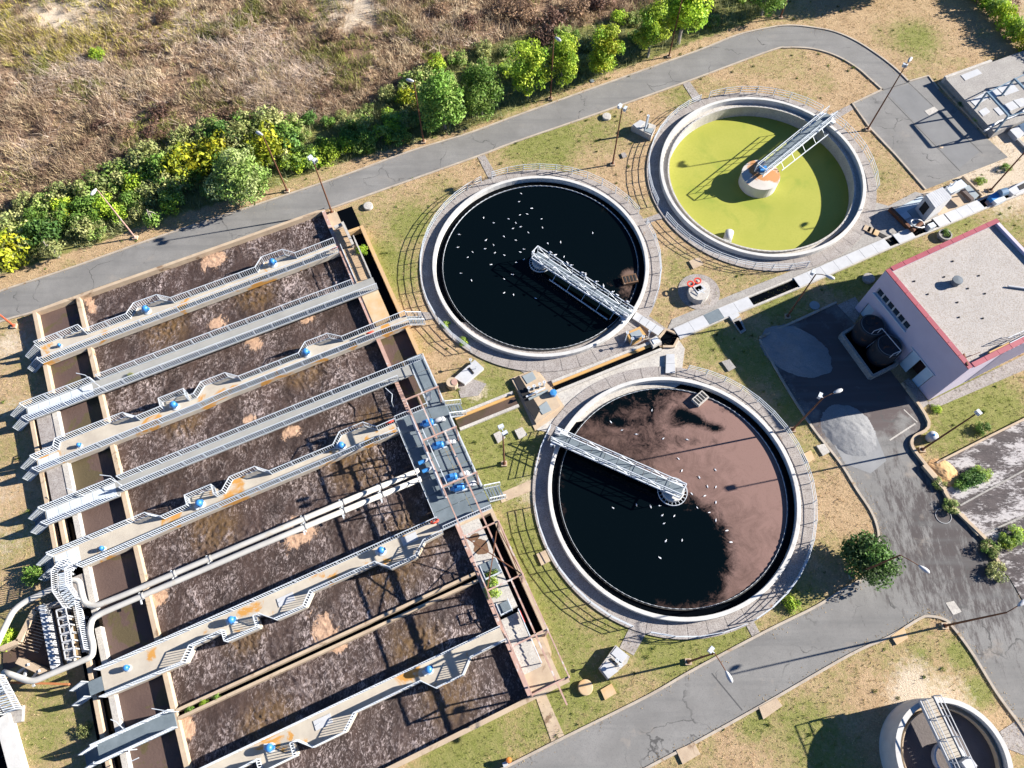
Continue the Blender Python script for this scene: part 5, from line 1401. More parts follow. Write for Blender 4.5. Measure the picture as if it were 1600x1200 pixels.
MB().bar(P(1505, 561, BH), P(1532, 550, BH), 0.05).build('rod', RUST, t)
p = P(1580, 449, BH)
t = thing('roof_pipe', 'white pipe stub lying on the gravel roof at the picture edge', 'pipe', p)
MB().tube([P(1575, 447, BH - .2), P(1612, 452, BH - .2)], 0.1, 8).build('pipe', WHITE_METAL, t)

# ---- two dark vats in a low walled tray in front of the building
vt = thing('vat_tray', 'low walled concrete tray holding black water in front of the building', 'tray', P(1370, 540))
TR = [P(1316, 521, 0.9), P(1364, 587, 0.9), P(1404, 567, 0.9), P(1352, 500, 0.9)]
for a, b in zip(TR, TR[1:] + TR[:1]):
    a = Vector(a); b = Vector(b); d = (b - a).normalized(); e2 = Vector((-d.y, d.x, 0)) * .14
    MB().prism([a + e2, a - e2, b - e2 , b + e2], 0, 0.9 + rnd.uniform(0, .008), True).build('wall', CONC, vt)
tag(MB().sheet([Vector(p) for p in TR], 0.3).build('water', BLACKW), kind='structure', label='black liquid in the tray')
for px, py, lab in ((1364, 508, 'dark round vat beside the building wall, upper of two'), (1390, 540, 'dark round vat beside the building wall, lower of two')):
    p = P(px, py, 2.6)
    t = thing('vat', lab, 'vat', (p[0], p[1], 0), 'dark vats in the tray')
    VM = mat('dark_vat_plastic', (0.018, 0.02, 0.026), (0.028, 0.03, 0.036), 1, 0.6, stain=(0.12, 0.05, 0.025), sscale=1.2, sthr=0.58)
    MB().lathe((p[0], p[1], 0), [(1.35, 0), (1.35, 2.45), (1.28, 2.6), (0, 2.7)], 36).build('body', VM, t, smooth=False)
    mb = MB(); mb.lathe((p[0], p[1], 2.66), [(1.2, 0), (1.2, 0.04), (1.16, 0.05), (1.16, 0)], 32); mb.build('rim_hoop', STEEL_DARK, t)
    MB().lathe((p[0] - .3, p[1] + .3, 2.68), [(0.4, 0), (0.4, 0.1), (0, 0.12)], 18).build('lid', VM, t)
t = thing('vat_handrail', 'bent steel handrail and short ladder between the dark vats', 'handrail', P(1385, 530))
hp = [P(1366, 517, 3.3), P(1378, 513, 3.6), P(1408, 548, 3.6), P(1396, 553, 3.3)]
mb = MB()
for a, b in zip(hp[:-1], hp[1:]): mb.bar(a, b, 0.055)
for a in hp: mb.bar(a, (a[0], a[1], 2.5), 0.05)
mb.build('rail', STEEL, t)
for k in range(7):
    a = Vector(P(1356, 541, 0.6)) + (Vector(P(1373, 528, 2.4)) - Vector(P(1356, 541, 0.6))) * (k / 6)
    MB().bar(a + Vector((.2, .2, 0)), a - Vector((.2, .2, 0)), 0.05).build('rung', STEEL, t)

# ================================================================== RAISED SLAB with steel frames, upper right
sl = thing('raised_slab', 'raised concrete slab with pale hatches above the asphalt yard', 'slab', P(1540, 150))
MB().prism(SLAB, -0.2, 1.0).build('slab', CONC, sl)
MB().prism([SLAB[0], SLAB[1], (SLAB[1][0] - .1, SLAB[1][1] + .35, 0), (SLAB[0][0] - .15, SLAB[0][1] + .35, 0)], 0, 1.12).build('edge_beam', CONC_LIGHT, sl)
for k, poly in enumerate([[(1501, 118), (1527, 108), (1534, 115), (1508, 126)], [(1529, 174), (1540, 168), (1547, 175), (1536, 182)], [(1552, 170), (1566, 165), (1576, 175), (1562, 181)], [(1568, 164), (1582, 158), (1592, 168), (1578, 174)], [(1583, 157), (1598, 153), (1610, 163), (1594, 168)], [(1516, 158), (1536, 146), (1546, 152), (1524, 166)], [(1558, 138), (1580, 128), (1592, 142), (1570, 150)], [(1536, 145), (1556, 138), (1566, 148), (1548, 156)]]):
    MB().prism(PP(poly, 1.0), 1.0, 1.05).build('hatch', WHITE_METAL, sl)
FRM = mat('blue_grey_painted_steel', (0.12, 0.19, 0.25), (0.17, 0.24, 0.3), 1.5, 0.5)
HF = 3.6
for k, (b1, b2, lab) in enumerate((((1523, 170), (1555, 206), 'blue grey steel portal frame at the yard side of the raised slab'), ((1565, 149), (1606, 192), 'second blue grey steel portal frame behind the first on the slab'), ((1607, 128), (1648, 171), 'third blue grey steel portal frame at the far side of the slab'))):
    a = P(*b1, 1.0); b = P(*b2, 1.0)
    t = thing('portal_frame', lab, 'frame', (a[0], a[1], 1.0), 'portal frames on the raised slab')
    for q in (a, b): MB().bar(q, (q[0], q[1], HF), 0.2).build('post', FRM, t)
    MB().bar((a[0], a[1], HF), (b[0], b[1], HF), 0.2).build('beam', FRM, t)
    if k < 2:
        a2 = P(*((1565, 149), (1607, 128))[k], 1.0); b2_ = P(*((1606, 192), (1648, 171))[k], 1.0)
        MB().bar((a[0], a[1], HF - .15), (a2[0], a2[1], HF - .15), 0.1).build('tie_beam', FRM, t)
        MB().bar((b[0], b[1], HF - .15), (b2_[0], b2_[1], HF - .15), 0.1).build('tie_beam', FRM, t)
t = thing('slab_pipe', 'white pipe on small stands along the raised slab', 'pipe', P(1580, 180, 1))
MB().tube(PP([(1538, 205), (1560, 190), (1585, 182), (1620, 160)], 1.35), 0.12, 8).build('tube', WHITE_METAL, t)
for q in ((1545, 200), (1572, 186), (1600, 172)):
    a = P(*q, 1.35); MB().bar((a[0], a[1], 1.0), (a[0], a[1], 1.3), 0.08).build('stand', STEEL, t)
# valve row and planting strip at the foot of the slab wall
t = thing('planter', 'narrow planting strip with weeds below the slab wall', 'planter', P(1500, 170))
MB().prism(PP([(1464, 131), (1474, 128), (1550, 206), (1540, 213)]), 0, 0.22).build('kerb', CONC_TAN, t)
# white tanks at the right edge beside the slab
t = thing('cover_boxes', 'white covered boxes at the edge behind the gravel', 'box', P(1590, 215))
MB().prism(PP([(1578, 203), (1590, 196), (1602, 208), (1590, 216)], .6), 0, .6).build('box', WHITE_METAL, t)
MB().prism(PP([(1590, 196), (1612, 186), (1624, 198), (1602, 208)], .62), 0, .62).build('box', mat('dark_blue_panel', (0.08, 0.13, 0.2), None, 1, .4), t)
MB().prism(PP([(1575, 203), (1578, 201), (1612, 236), (1609, 238)], .3), 0, .3).build('kerb', CONC, t)

# ================================================================== EFFLUENT CHANNEL with cover plates
ec = thing('effluent_channel', 'long concrete channel with white cover plates running to the screen house', 'channel', P(1250, 440))
CL = [Vector(P(*q, 0.3)) for q in [(1057, 521), (1126, 490), (1246, 441), (1388, 379), (1500, 333), (1535, 318), (1625, 282)]]
HW = 0.52
def offs(pts, d):
    out = []
    for i, p in enumerate(pts):
        e = (pts[min(i + 1, len(pts) - 1)] - pts[max(i - 1, 0)]); e.z = 0; e.normalize()
        out.append(Vector((p.x - e.y * d, p.y + e.x * d, 0)))
    return out
for s in (-1, 1):
    a = offs(CL, s * HW); b = offs(CL, s * (HW + .22))
    MB().prism(a + b[::-1], -0.2, 0.27).build('wall', CONC_LIGHT, ec)
tag(MB().prism(offs(CL, HW - .005) + offs(CL, -HW + .005)[::-1], -0.1, 0.06).build('water', BLACKW), kind='structure', label='black water in the covered channel')
def along(d):
    for a, b in zip(CL[:-1], CL[1:]):
        l = (b - a).length
        if d <= l: return a + (b - a) * (d / l), (b - a).normalized()
        d -= l
    return CL[-1], (CL[-1] - CL[-2]).normalized()
def dist_of(px, py):
    q = Vector(P(px, py, 0.3)); best = None; acc = 0
    for a, b in zip(CL[:-1], CL[1:]):
        l = (b - a).length; t_ = max(0, min(1, (q - a).dot(b - a) / l / l)); dd = (a + (b - a) * t_ - q).length
        if best is None or dd < best[0]: best = (dd, acc + t_ * l)
        acc += l
    return best[1]
stretches = [((1057, 521), (1172, 469)), ((1244, 441), (1386, 379)), ((1399, 373), (1424, 362)), ((1461, 347), (1478, 340)), ((1480, 340), (1532, 318)), ((1546, 312), (1566, 304)), ((1580, 298), (1612, 285))]
for a, b in stretches:
    d0, d1 = dist_of(*a), dist_of(*b); n = max(1, round((d1 - d0) / 1.75))
    for k in range(n):
        x0 = d0 + (d1 - d0) * k / n + .015; x1 = d0 + (d1 - d0) * (k + 1) / n - .015
        p, e = along(x0); q, e2 = along(x1); w1 = Vector((-e.y, e.x, 0)) * (HW + .12); w2 = Vector((-e2.y, e2.x, 0)) * (HW + .12)
        grey = (a[0] == 1057 and k == n - 3)
        MB().prism([p + w1, p - w1, q - w2, q + w2], 0.275, 0.35 + rnd.uniform(0, .012), True).build('cover_plate', STEEL_DARK if grey else WHITE_METAL, ec)
# side stub by the widening
t = thing('channel_stub', 'white covered stub channel branching towards the shaded grass', 'channel', P(1145, 495))
MB().prism(PP([(1132, 484), (1144, 478), (1156, 492), (1144, 500)], .32), 0, .32).build('cover_plate', WHITE_METAL, t)
MB().prism(PP([(1144, 501), (1157, 495), (1166, 516), (1158, 521)], .2), 0, .2).build('wall', CONC, t)
tag(MB().prism(PP([(1147, 503), (1155, 500), (1162, 514), (1157, 517)], .22), 0.2, .215).build('water', BLACKW), kind='structure')
# branches to the tanks
def boxes(label, poly, n, z, m, name='cover_plate', tn='branch_channel', lowm=CONC_LIGHT):
    """poly: four photo corners; the plates divide it along its first side"""
    t = thing(tn, label, 'channel', P(sum(p[0] for p in poly) / 4, sum(p[1] for p in poly) / 4))
    q = [Vector(p) for p in PP(poly, z)]
    for k in range(n):
        a = q[0] + (q[1] - q[0]) * (k / n + .006); b = q[0] + (q[1] - q[0]) * ((k + 1) / n - .006); c = q[3] + (q[2] - q[3]) * ((k + 1) / n - .006); d = q[3] + (q[2] - q[3]) * (k / n + .006)
        MB().prism([a, b, c, d], z - .08, z + .008 * (k % 2), True).build(name, m, t)
    MB().prism(q, 0, z - .085, True).build('wall', lowm, t)
    return t
boxes('white covered branch channel from the black tank to the junction pit', [(994, 487), (1037, 514), (1028, 524), (988, 497)], 4, .4, WHITE_METAL)
boxes('white covered branch channel from the junction pit to the scummy tank', [(1041, 553), (1040, 583), (1055, 583), (1054, 553)], 2, .35, WHITE_METAL)
tag(MB().sheet(PP([(1031, 527), (1042, 515), (1058, 520), (1061, 528), (1052, 541), (1036, 540)], .07), .07).build('water', BLACKW), kind='structure', label='black water in the junction pit')
jp = thing('junction_pit', 'open concrete junction pit where the covered channels meet', 'pit', P(1045, 530))
for a, b in (((1030, 527), (1041, 514)), ((1041, 514), (1057, 521)), ((1060, 528), (1053, 541)), ((1053, 541), (1036, 541))):
    mb = MB(); a = Vector(P(*a, .3)); b = Vector(P(*b, .3)); d = (b - a).normalized(); e2 = Vector((-d.y, d.x, 0)) * .12
    mb.prism([a + e2, a - e2, b - e2, b + e2], 0, .3 + rnd.uniform(0, .008), True).build('wall', CONC_TAN, jp)
# ochre lined channels
def ochre(label, a, b, w, open_=True):
    t = thing('ochre_channel', label, 'channel', P((a[0] + b[0]) / 2, (a[1] + b[1]) / 2))
    a = Vector(P(*a, .3)); b = Vector(P(*b, .3)); d = (b - a).normalized(); e2 = Vector((-d.y, d.x, 0))
    for s, m in ((1, YELLOW), (-1, CONC_LIGHT)):
        MB().prism([a + e2 * s * w, a + e2 * s * (w + .3), b + e2 * s * (w + .3), b + e2 * s * w], 0, .32 + .05 * s, True).build('wall', CONC_LIGHT, t)
        if s == 1: MB().prism([a + e2 * s * (w - .28), a + e2 * s * (w - .001), b + e2 * s * (w - .001), b + e2 * s * (w - .28)], 0, .24 + .01 * s, True).build('ledge', YELLOW, t)
    tag(MB().sheet([a + e2 * w, a - e2 * w, b - e2 * w, b + e2 * w], 0.11).build('water', BROWNW if open_ else BLACKW), kind='structure')
ochre('ochre lined channel from the pump platform to the valve chamber', (714, 660), (806, 623), .62)
ochre('ochre lined channel between the valve chamber and the junction pit', (866, 604), (1030, 538), .42, False)

# ---- gate boxes and valve chambers
def chamber(label, poly, z, m, lids=(), extra=None, cat='chamber', name='valve_chamber'):
    c = P(sum(p[0] for p in poly) / len(poly), sum(p[1] for p in poly) / len(poly))
    t = thing(name, label, cat, (c[0], c[1], 0))
    MB().prism(PP(poly, z), -.05, z).build('body', m, t)
    for lp, lm in lids: MB().prism(PP(lp, z), z - .02, z + .06).build('lid', lm, t)
    return t, c
def stem(t, px, py, z0, z1, s=0.09, wheel=True):
    p = P(px, py, z0)
    MB().bar((p[0], p[1], z0), (p[0], p[1], z1), s).build('spindle', STEEL, t)
    if wheel: MB().lathe((p[0], p[1], z1), [(0.17, -.03), (0.17, .03), (0.1, .03), (0.1, -.03)], 14, close=True).build('handwheel', STEEL, t)
LID = mat('grey_hatch_lid', (0.26, 0.29, 0.3), (0.22, 0.25, 0.26), 1, .5)
t, c = chamber('ochre framed gate box with a grey lid next to the black tank', [(978, 520), (1000, 510), (1010, 524), (988, 536)], .7, YELLOW, [([(984, 521), (999, 515), (1005, 525), (990, 532)], LID)])
stem(t, 976, 535, 0, 2.2); stem(t, 985, 540, 0, 1.6); stem(t, 1003, 532, .7, 1.6)
t, c = chamber('small pale gate box at the head of the junction pit', [(1014, 531), (1026, 524), (1034, 534), (1021, 542)], .6, CONC_LIGHT, [([(1018, 531), (1026, 527), (1031, 534), (1022, 538)], STEEL)])
stem(t, 1012, 528, 0, 1.5)
t, c = chamber('concrete valve chamber with two grey lids and a long pit between tanks', [(800, 594), (836, 578), (858, 602), (876, 634), (838, 662), (826, 640)], .35, CONC_TAN, [([(816, 588), (832, 581), (838, 592), (824, 600)], LID), ([(840, 637), (854, 627), (862, 641), (848, 648)], LID), ([(803, 592), (811, 587), (844, 640), (836, 656), (824, 636)], BLACK)])
for q in ((826, 612), (834, 609), (843, 606), (850, 603), (838, 618)): stem(t, q[0], q[1], .35, 1.3, .12)
MB().bar(P(822, 620, .9), P(852, 606, .9), .14).build('crossbar', STEEL, t); MB().bar(P(826, 624, .5), P(856, 610, .5), .2).build('crossbar', LID, t)
MB().lathe((P(864, 618)[0], P(864, 618)[1], .35), [(0.35, 0), (0.35, .5), (0, .55)], 14).build('motor', BLUE, t)
t, c = chamber('white slab pump chamber with a slot beside the grass and the round manhole', [(710, 590), (742, 562), (756, 575), (726, 600)], .45, WHITE_METAL, [([(731, 576), (734, 574), (741, 583), (739, 585)], BLACK)])
stem(t, 736, 569, .45, 1.5); stem(t, 744, 576, .45, 1.2, .06, False)
t, c = chamber('round concrete manhole riser with a rusty lid by the steel stair', [(706 + 9 * math.cos(k * .524), 597 + 8 * math.sin(k * .524)) for k in range(12)], .9, CONC_TAN, [([(710 + 5 * math.cos(k * .524), 597 + 5 * math.sin(k * .524)) for k in range(12)], RUST_PINK)], cat='manhole', name='manhole')
t, c = chamber('pale box shaped chamber with a gate valve left of the algae tank', [(987, 196), (1000, 187), (1025, 196), (1018, 212)], .9, CONC_LIGHT, [([(989, 195), (1000, 188), (1008, 191), (997, 202)], WHITE_METAL), ([(1008, 200), (1021, 201), (1018, 209), (1007, 205)], LID), ([(1011, 196), (1014, 194), (1012, 201), (1009, 203)], BLACK)])
stem(t, 1009, 199, .9, 2.8, .22); stem(t, 1004, 201, .9, 1.4, .05, False)
t, c = chamber('pale valve chamber with dark slots beside the lower road', [(936, 1044), (962, 1008), (984, 1026), (980, 1036), (950, 1062)], .8, CONC_LIGHT, [([(955, 1021), (964, 1010), (981, 1024), (972, 1036)], WHITE_METAL), ([(938, 1044), (948, 1033), (966, 1049), (950, 1060)], WHITE_METAL), ([(952, 1030), (955, 1028), (966, 1038), (963, 1040)], BLACK)])
stem(t, 962, 1033, .8, 1.7); stem(t, 968, 1040, .8, 1.5); stem(t, 955, 1026, .8, 1.2, .06, False)
t, c = chamber('round shaft with an open hatch and two red rings on its circular pad', [(1093 + 17 * math.cos(k * .4189), 453 + 16 * math.sin(k * .4189)) for k in range(15)], .95, CONC_LIGHT, [([(1082, 448), (1094, 442), (1104, 452), (1091, 460)], WHITE_METAL), ([(1085, 450), (1094, 446), (1099, 451), (1090, 456)], BLACK)], cat='shaft', name='round_shaft')
tag(MB().lathe((P(1092, 456)[0], P(1092, 456)[1], 0), [(2.3, -.1), (2.3, .06), (0, .06)], 36).build('pavement', CONC_ROUGH), kind='structure', label='round concrete pad of the shaft')
for q in ((1079, 444), (1090, 439)):
    p = P(*q, 1.1); MB().lathe(p, [(0.4, 0), (0.4, .1), (0.26, .1), (0.26, 0)], 18, close=True).build('red_ring', RED, t)
stem(t, 1096, 452, .95, 1.5, .06, False); MB().bar(P(1091, 452, 1.3), P(1101, 458, 1.3), .06).build('crossbar', STEEL, t)
# flat slabs and manhole covers in the grass
SLABS = [([(970, 241), (976, 239), (980, 245), (973, 248)], 'small concrete lid in the grass by the floodlight left of the algae tank', CONC_ROUGH), ([(1076, 409), (1092, 403), (1099, 414), (1083, 421)], 'square concrete lid in the grass between the algae and black tanks', CONC_TAN), ([(1127, 566), (1139, 562), (1149, 575), (1138, 581)], 'grey concrete lid in the shaded grass near the forecourt', CONC), ([(804, 673), (816, 668), (824, 680), (811, 687)], 'pale concrete lid in the grass beside the valve chamber', CONC_LIGHT), ([(771, 679), (781, 674), (790, 684), (778, 693)], 'concrete block under the floodlight by the pump platform', CONC_LIGHT), ([(838, 866), (852, 860), (860, 877), (846, 884)], 'square slab in the grass left of the scummy tank', CONC_TAN), ([(938, 1078), (955, 1068), (963, 1083), (945, 1094)], 'rust orange square cover beside the lower road', RUST_DECK), ([(1391, 994), (1411, 980), (1418, 997), (1400, 1008)], 'pair of orange concrete lids at the corner of the lower island', RUST_DECK), ([(1185, 1105), (1212, 1090), (1222, 1103), (1192, 1124)], 'tan concrete hatch at the kerb of the lower island', CONC_TAN), ([(1056, 1172), (1084, 1160), (1094, 1178), (1066, 1194)], 'tan concrete hatch nearer the lower picture edge', CONC_TAN), ([(1275, 697), (1287, 694), (1296, 707), (1285, 713)], 'pale concrete lid on the verge of the forecourt', CONC_LIGHT), ([(1254, 710), (1266, 704), (1272, 717), (1263, 724)], 'orange sandy slab against the scummy tank walk', RUST_DECK), ([(1443, 252), (1462, 248), (1466, 254), (1449, 260)], 'x', CONC_LIGHT)]
for poly, lab, m in SLABS[:-1]:
    tag(MB().prism(PP(poly), -.05, .16, False).build('concrete_hatch', m), lab, 'lid')
tag(MB().prism(PP([(1444, 174), (1459, 167), (1466, 173), (1451, 181)]), 0.02, .06).build('concrete_hatch', CONC_LIGHT), 'pale square patch plate in the asphalt yard', 'lid')
tag(MB().prism(PP([(1477, 942), (1490, 939), (1502, 956), (1489, 961)]), 0.02, .05).build('concrete_hatch', CONC_LIGHT), 'pale square plate in the dirty road junction', 'lid')
for px, py, r, z, lab, m in ((575, 321, .55, .3, 'round concrete manhole in the grass near the plank deck', CONC_LIGHT), (948, 181, .55, .3, 'round concrete manhole at the kerb by the floodlight', CONC_LIGHT), (915, 1074, .65, .35, 'round rust orange cover in the grass by the lower road', RUST_DECK), (1358, 434, .65, .3, 'round concrete manhole in the shade by the building', CONC), (1273, 477, .55, .08, 'round lid in the shaded grass near the forecourt', LID), (1470, 229, .3, .05, 'small round rusty cover in the asphalt yard', CONC_TAN), (925, 126, .3, .08, 'small green cover under the roadside trees', LID)):
    p = P(px, py, z)
    tag(MB().lathe((p[0], p[1], 0), [(r, -.05), (r, z), (r * .9, z + .02), (0, z + .04)], 24).build('manhole', m), lab, 'manhole')
for px, py, lab in ((1474, 370, 'dark concrete ring planter in the grass behind the channel'), (1568, 375, 'small dark ring planter in the grass behind the roof')):
    p = P(px, py); t = thing('ring_planter', lab, 'planter', p)
    MB().lathe(p, [(0.75, -.05), (0.75, .5), (0.6, .5), (0.6, .2), (0, .2)], 24).build('ring', CONC, t)

# ================================================================== SCREEN HOUSE by the channel
sh = thing('screen_house', 'small white metal clad hut with a dark window over the screen pit', 'hut', P(1462, 330))
zs = 2.6
q = [P(1446, 305, zs), P(1472, 293, zs), P(1487, 309, zs), P(1461, 326, zs)]
MB().prism(q, 0.1, zs).build('walls', WHITE_METAL, sh)
a, b, c_, d_ = [Vector(v) for v in q]
for k in range(9):
    p0 = a + (b - a) * (k / 9 + .004); p1 = a + (b - a) * ((k + 1) / 9 - .004); p2 = d_ + (c_ - d_) * ((k + 1) / 9 - .004); p3 = d_ + (c_ - d_) * (k / 9 + .004)
    MB().prism([p0, p1, p2, p3], zs + .002, zs + .1, True).build('roof_panel', WHITE_METAL, sh)
e2 = (d_ - a).normalized(); nrm = Vector((-(d_ - a).normalized().y, (d_ - a).normalized().x, 0)); nrm = nrm if nrm.dot(a - b) > 0 else -nrm
w0 = a + e2 * .45 + nrm * .01; w1 = a + e2 * 1.35 + nrm * .01
sh_w = MB().prism([w0, w1, w1 + nrm * .04, w0 + nrm * .04], .7, 2.1, True).build('window', BLACK, sh)
pit = thing('screen_pit', 'blue shaded screen pit with rusty beams in front of the white hut', 'pit', P(1425, 340))
MB().prism(PP([(1398, 327), (1440, 306), (1462, 330), (1425, 356)], .1), 0, .1).build('floor', mat('blue_grey_slab', (0.42, 0.48, 0.52), (0.36, 0.42, 0.46), 1, .7), pit)
MB().bar(P(1390, 326, .35), P(1424, 360, .35), .35, .5).build('beam', RUST, pit)
MB().prism(PP([(1405, 336), (1416, 330), (1424, 338), (1412, 344)], .25), .1, .25).build('plate', PLATE, pit)
MB().prism(PP([(1418, 329), (1432, 322), (1446, 338), (1432, 346)], .2), .1, .2).build('plate', LID, pit)
mb = MB(); pc = P(1432, 352, .6)
mb.tube([(pc[0] + .9 * math.cos(k * .5), pc[1] + .6 * math.sin(k * .5), .6 + .5 * math.sin(k * .25)) for k in range(13)], .09, 6); mb.build('hose_coil', WHITE_METAL, pit)
MB().box((pc[0] + 1.5, pc[1] - .3, .6), (.8, .6, .8), .4).build('motor_box', STEEL, pit)
MB().tube([P(1425, 360, .7), P(1440, 348, .7)], .25, 10).build('screw', RUST, pit)
sc = thing('screw_press', 'steel screw press trough beyond the white hut', 'machine', P(1515, 305))
MB().bar(P(1502, 297, .9), P(1519, 313, .9), .45, .4).build('trough', mat('dark_brown_steel', (0.1, 0.07, 0.06), None, 1, .6), sc)
MB().prism(PP([(1478, 292), (1502, 280), (1512, 290), (1486, 302)], .8), .1, .8).build('cover', PLATE, sc)
MB().prism(PP([(1505, 290), (1514, 289), (1530, 305), (1522, 312)], .5), .1, .5).build('tank', LID, sc)
MB().bar(P(1504, 276, .3), P(1534, 306, .3), .2, .4).build('wall', CONC_TAN, sc)
for q_ in ((1480, 294), (1488, 290), (1474, 299)): 
    p = P(*q_, .8); MB().bar((p[0], p[1], .2), (p[0], p[1], 1.6), .12).build('post', STEEL, sc)
bl = thing('blue_machine', 'bright blue covered machine with a fan drum at the channel end', 'machine', P(1560, 305))
MB().prism(PP([(1546, 306), (1558, 298), (1566, 306), (1552, 313)], .8), .1, .8).build('body', BLUE, bl)
MB().prism(PP([(1552, 313), (1566, 306), (1572, 312), (1558, 318)], .7), .1, .7).build('hopper', PLATE, bl)
MB().tube([P(1562, 302, 1.0), P(1572, 299, 1.0)], .45, 16).build('fan_drum', mat('slate_blue_paint', (0.12, 0.2, 0.3), None, 1, .4), bl)
MB().prism(PP([(1540, 314), (1550, 310), (1554, 316), (1544, 321)], .3), .1, .3).build('base', RUST_PINK, bl)
wt = thing('white_tank', 'white enclosed tank at the right edge beyond the blue machine', 'tank', P(1590, 295))
MB().prism(PP([(1575, 296), (1600, 282), (1612, 290), (1584, 304)], .7), .1, .7).build('body', WHITE_METAL, wt)
MB().prism(PP([(1590, 291), (1600, 286), (1606, 292), (1594, 297)], .72), .7, .74).build('hatch', BLACK, wt)
# side gully from the algae tank
gu = thing('side_gully', 'narrow gully with brown lids leading from the algae tank to the channel', 'gully', P(1365, 360))
MB().bar(P(1335, 346, .06), P(1393, 376, .06), .5, .1).build('trough', BLACK, gu)
for k, q_ in enumerate(((1355, 357), (1361, 360), (1368, 363))):
    p = P(*q_, .2); MB().box((p[0], p[1], .16), (.75, .8, .14), -.55).build('lid', CONC_TAN if k < 2 else RUST_DECK, gu)

# ================================================================== SLUDGE DRYING BEDS, gravel heap
def bed_mat():
    m = bpy.data.materials.new('dried_sludge_crust'); m.use_nodes = True
    nt = m.node_tree; N = nt.nodes; L = nt.links
    b = N['Principled BSDF']; b.inputs['Roughness'].default_value = 0.95
    geo = N.new('ShaderNodeNewGeometry'); mp = N.new('ShaderNodeMapping'); mp.inputs['Rotation'].default_value = (0, 0, -0.45); mp.inputs['Scale'].default_value = (0.8, 1.9, 1)
    L.new(geo.outputs['Position'], mp.inputs[0])
    def noise(sc, det, r=.7):
        n = N.new('ShaderNodeTexNoise'); n.inputs['Scale'].default_value = sc; n.inputs['Detail'].default_value = det; n.inputs['Roughness'].default_value = r; L.new(mp.outputs[0], n.inputs['Vector']); return n.outputs[0]
    def mr(s, a, c):
        r = N.new('ShaderNodeMapRange'); r.inputs[1].default_value = a; r.inputs[2].default_value = c; L.new(s, r.inputs[0]); return r.outputs[0]
    def mix(f, a, c):
        x = N.new('ShaderNodeMix'); x.data_type = 'RGBA'; L.new(f, x.inputs[0])
        for v, s in ((a, 6), (c, 7)):
            if isinstance(v, tuple): x.inputs[s].default_value = v + (1,)
            else: L.new(v, x.inputs[s])
        return x.outputs[2]
    c = mix(mr(noise(.8, 5), .35, .65), (0.045, 0.036, 0.036), (0.09, 0.072, 0.07))
    mu = N.new('ShaderNodeMath'); mu.operation = 'ADD'; L.new(noise(.35, 3), mu.inputs[0]); L.new(noise(3.2, 9, .85), mu.inputs[1])
    c = mix(mr(mu.outputs[0], 1.0, 1.1), c, (0.40, 0.37, 0.36))
    L.new(c, b.inputs['Base Color'])
    bp = N.new('ShaderNodeBump'); bp.inputs['Strength'].default_value = 0.6; bp.inputs['Distance'].default_value = 0.1; L.new(noise(3, 6), bp.inputs['Height']); L.new(bp.outputs[0], b.inputs['Normal'])
    return m
tag(MB().prism(BEDS, -.2, .05).build('sludge_bed', bed_mat()), 'dark sludge drying bed with white salt crust at the right edge', 'sludge bed')
for k, (pts, w, h, lab) in enumerate(([((1463, 724), (1530, 690), (1600, 655), (1700, 610)), .2, .3, 'upper boundary'], [((1475, 768), (1488, 790)), .3, .35, 'left end'], [((1502, 804), (1529, 836)), .35, .25, 'lower left end'], [((1500, 790), (1600, 735), (1700, 690)), .16, .1, 'middle'], [((1530, 838), (1600, 806), (1700, 760)), .16, .1, 'lower'], [((1442, 727), (1475, 765)), .4, .45, 'kerbside'])):
    t = thing('bed_wall', {'upper boundary': 'low wall dividing the sludge bed from the lawn', 'left end': 'short wall stub at the left end of the first sludge bed', 'lower left end': 'crumbling wall at the road end of the second sludge bed', 'middle': 'low half buried wall between the first and second sludge beds', 'lower': 'low half buried wall below the second sludge bed', 'kerbside': 'pale concrete wall between road and orange sand'}[lab], 'wall', P(*pts[0]))
    for a, b in zip(pts[:-1], pts[1:]):
        MB().bar(P(*a, h / 2), P(*b, h / 2), w, h).build('wall', CONC if lab in ('middle', 'lower') else CONC_TAN, t)
def heap(name, label, px, py, rx, ry, h, m, rz=0, seed=1, cat='heap', flat=0.0):
    c = P(px, py); n = 44
    xs = np.linspace(-1, 1, n); A, B_ = np.meshgrid(xs, xs); R_ = np.hypot(A, B_)
    an = np.arctan2(B_, A); edge = 0.86 + .14 * fbm(np.cos(an) * 2 + 5, np.sin(an) * 2 + 5, seed)
    hz = np.clip(1 - R_ / edge, 0, 1); hz = np.where(hz > 0, np.minimum(hz ** .8, 1 - flat), -.03) * h
    hz += (hz > 0) * (.3 * h * (fbm(A * 2.5 + 4, B_ * 2.5, seed + 7) - .5) + .1 * (fbm(A * 11, B_ * 11, seed + 3) - .5))
    X_ = c[0] + A * rx * math.cos(rz) - B_ * ry * math.sin(rz); Y_ = c[1] + A * rx * math.sin(rz) + B_ * ry * math.cos(rz)
    idx = np.arange(n * n).reshape(n, n); F_ = np.stack([idx[:-1, :-1], idx[:-1, 1:], idx[1:, 1:], idx[1:, :-1]], -1).reshape(-1, 4)
    keep_ = (hz.ravel()[F_].max(1) > 0)
    me = mesh_np(name, np.stack([X_ - c[0], Y_ - c[1], hz + .03], -1).reshape(-1, 3), F_[keep_], m)
    me.polygons.foreach_set('use_smooth', [True] * len(me.polygons))
    return tag(link(name, me, None, (c[0], c[1], 0)), label, cat)
GRAV = mat('grey_gravel', (0.25, 0.25, 0.25), (0.2, 0.2, 0.205), .8, .95, .6, 16, fine=(0.17, 0.17, 0.17), fscale=9)
heap('gravel_heap', 'pale grey gravel heap at the edge of the building shadow', 1326, 672, 3.3, 2.6, .5, GRAV, -.9, 3, flat=.25)
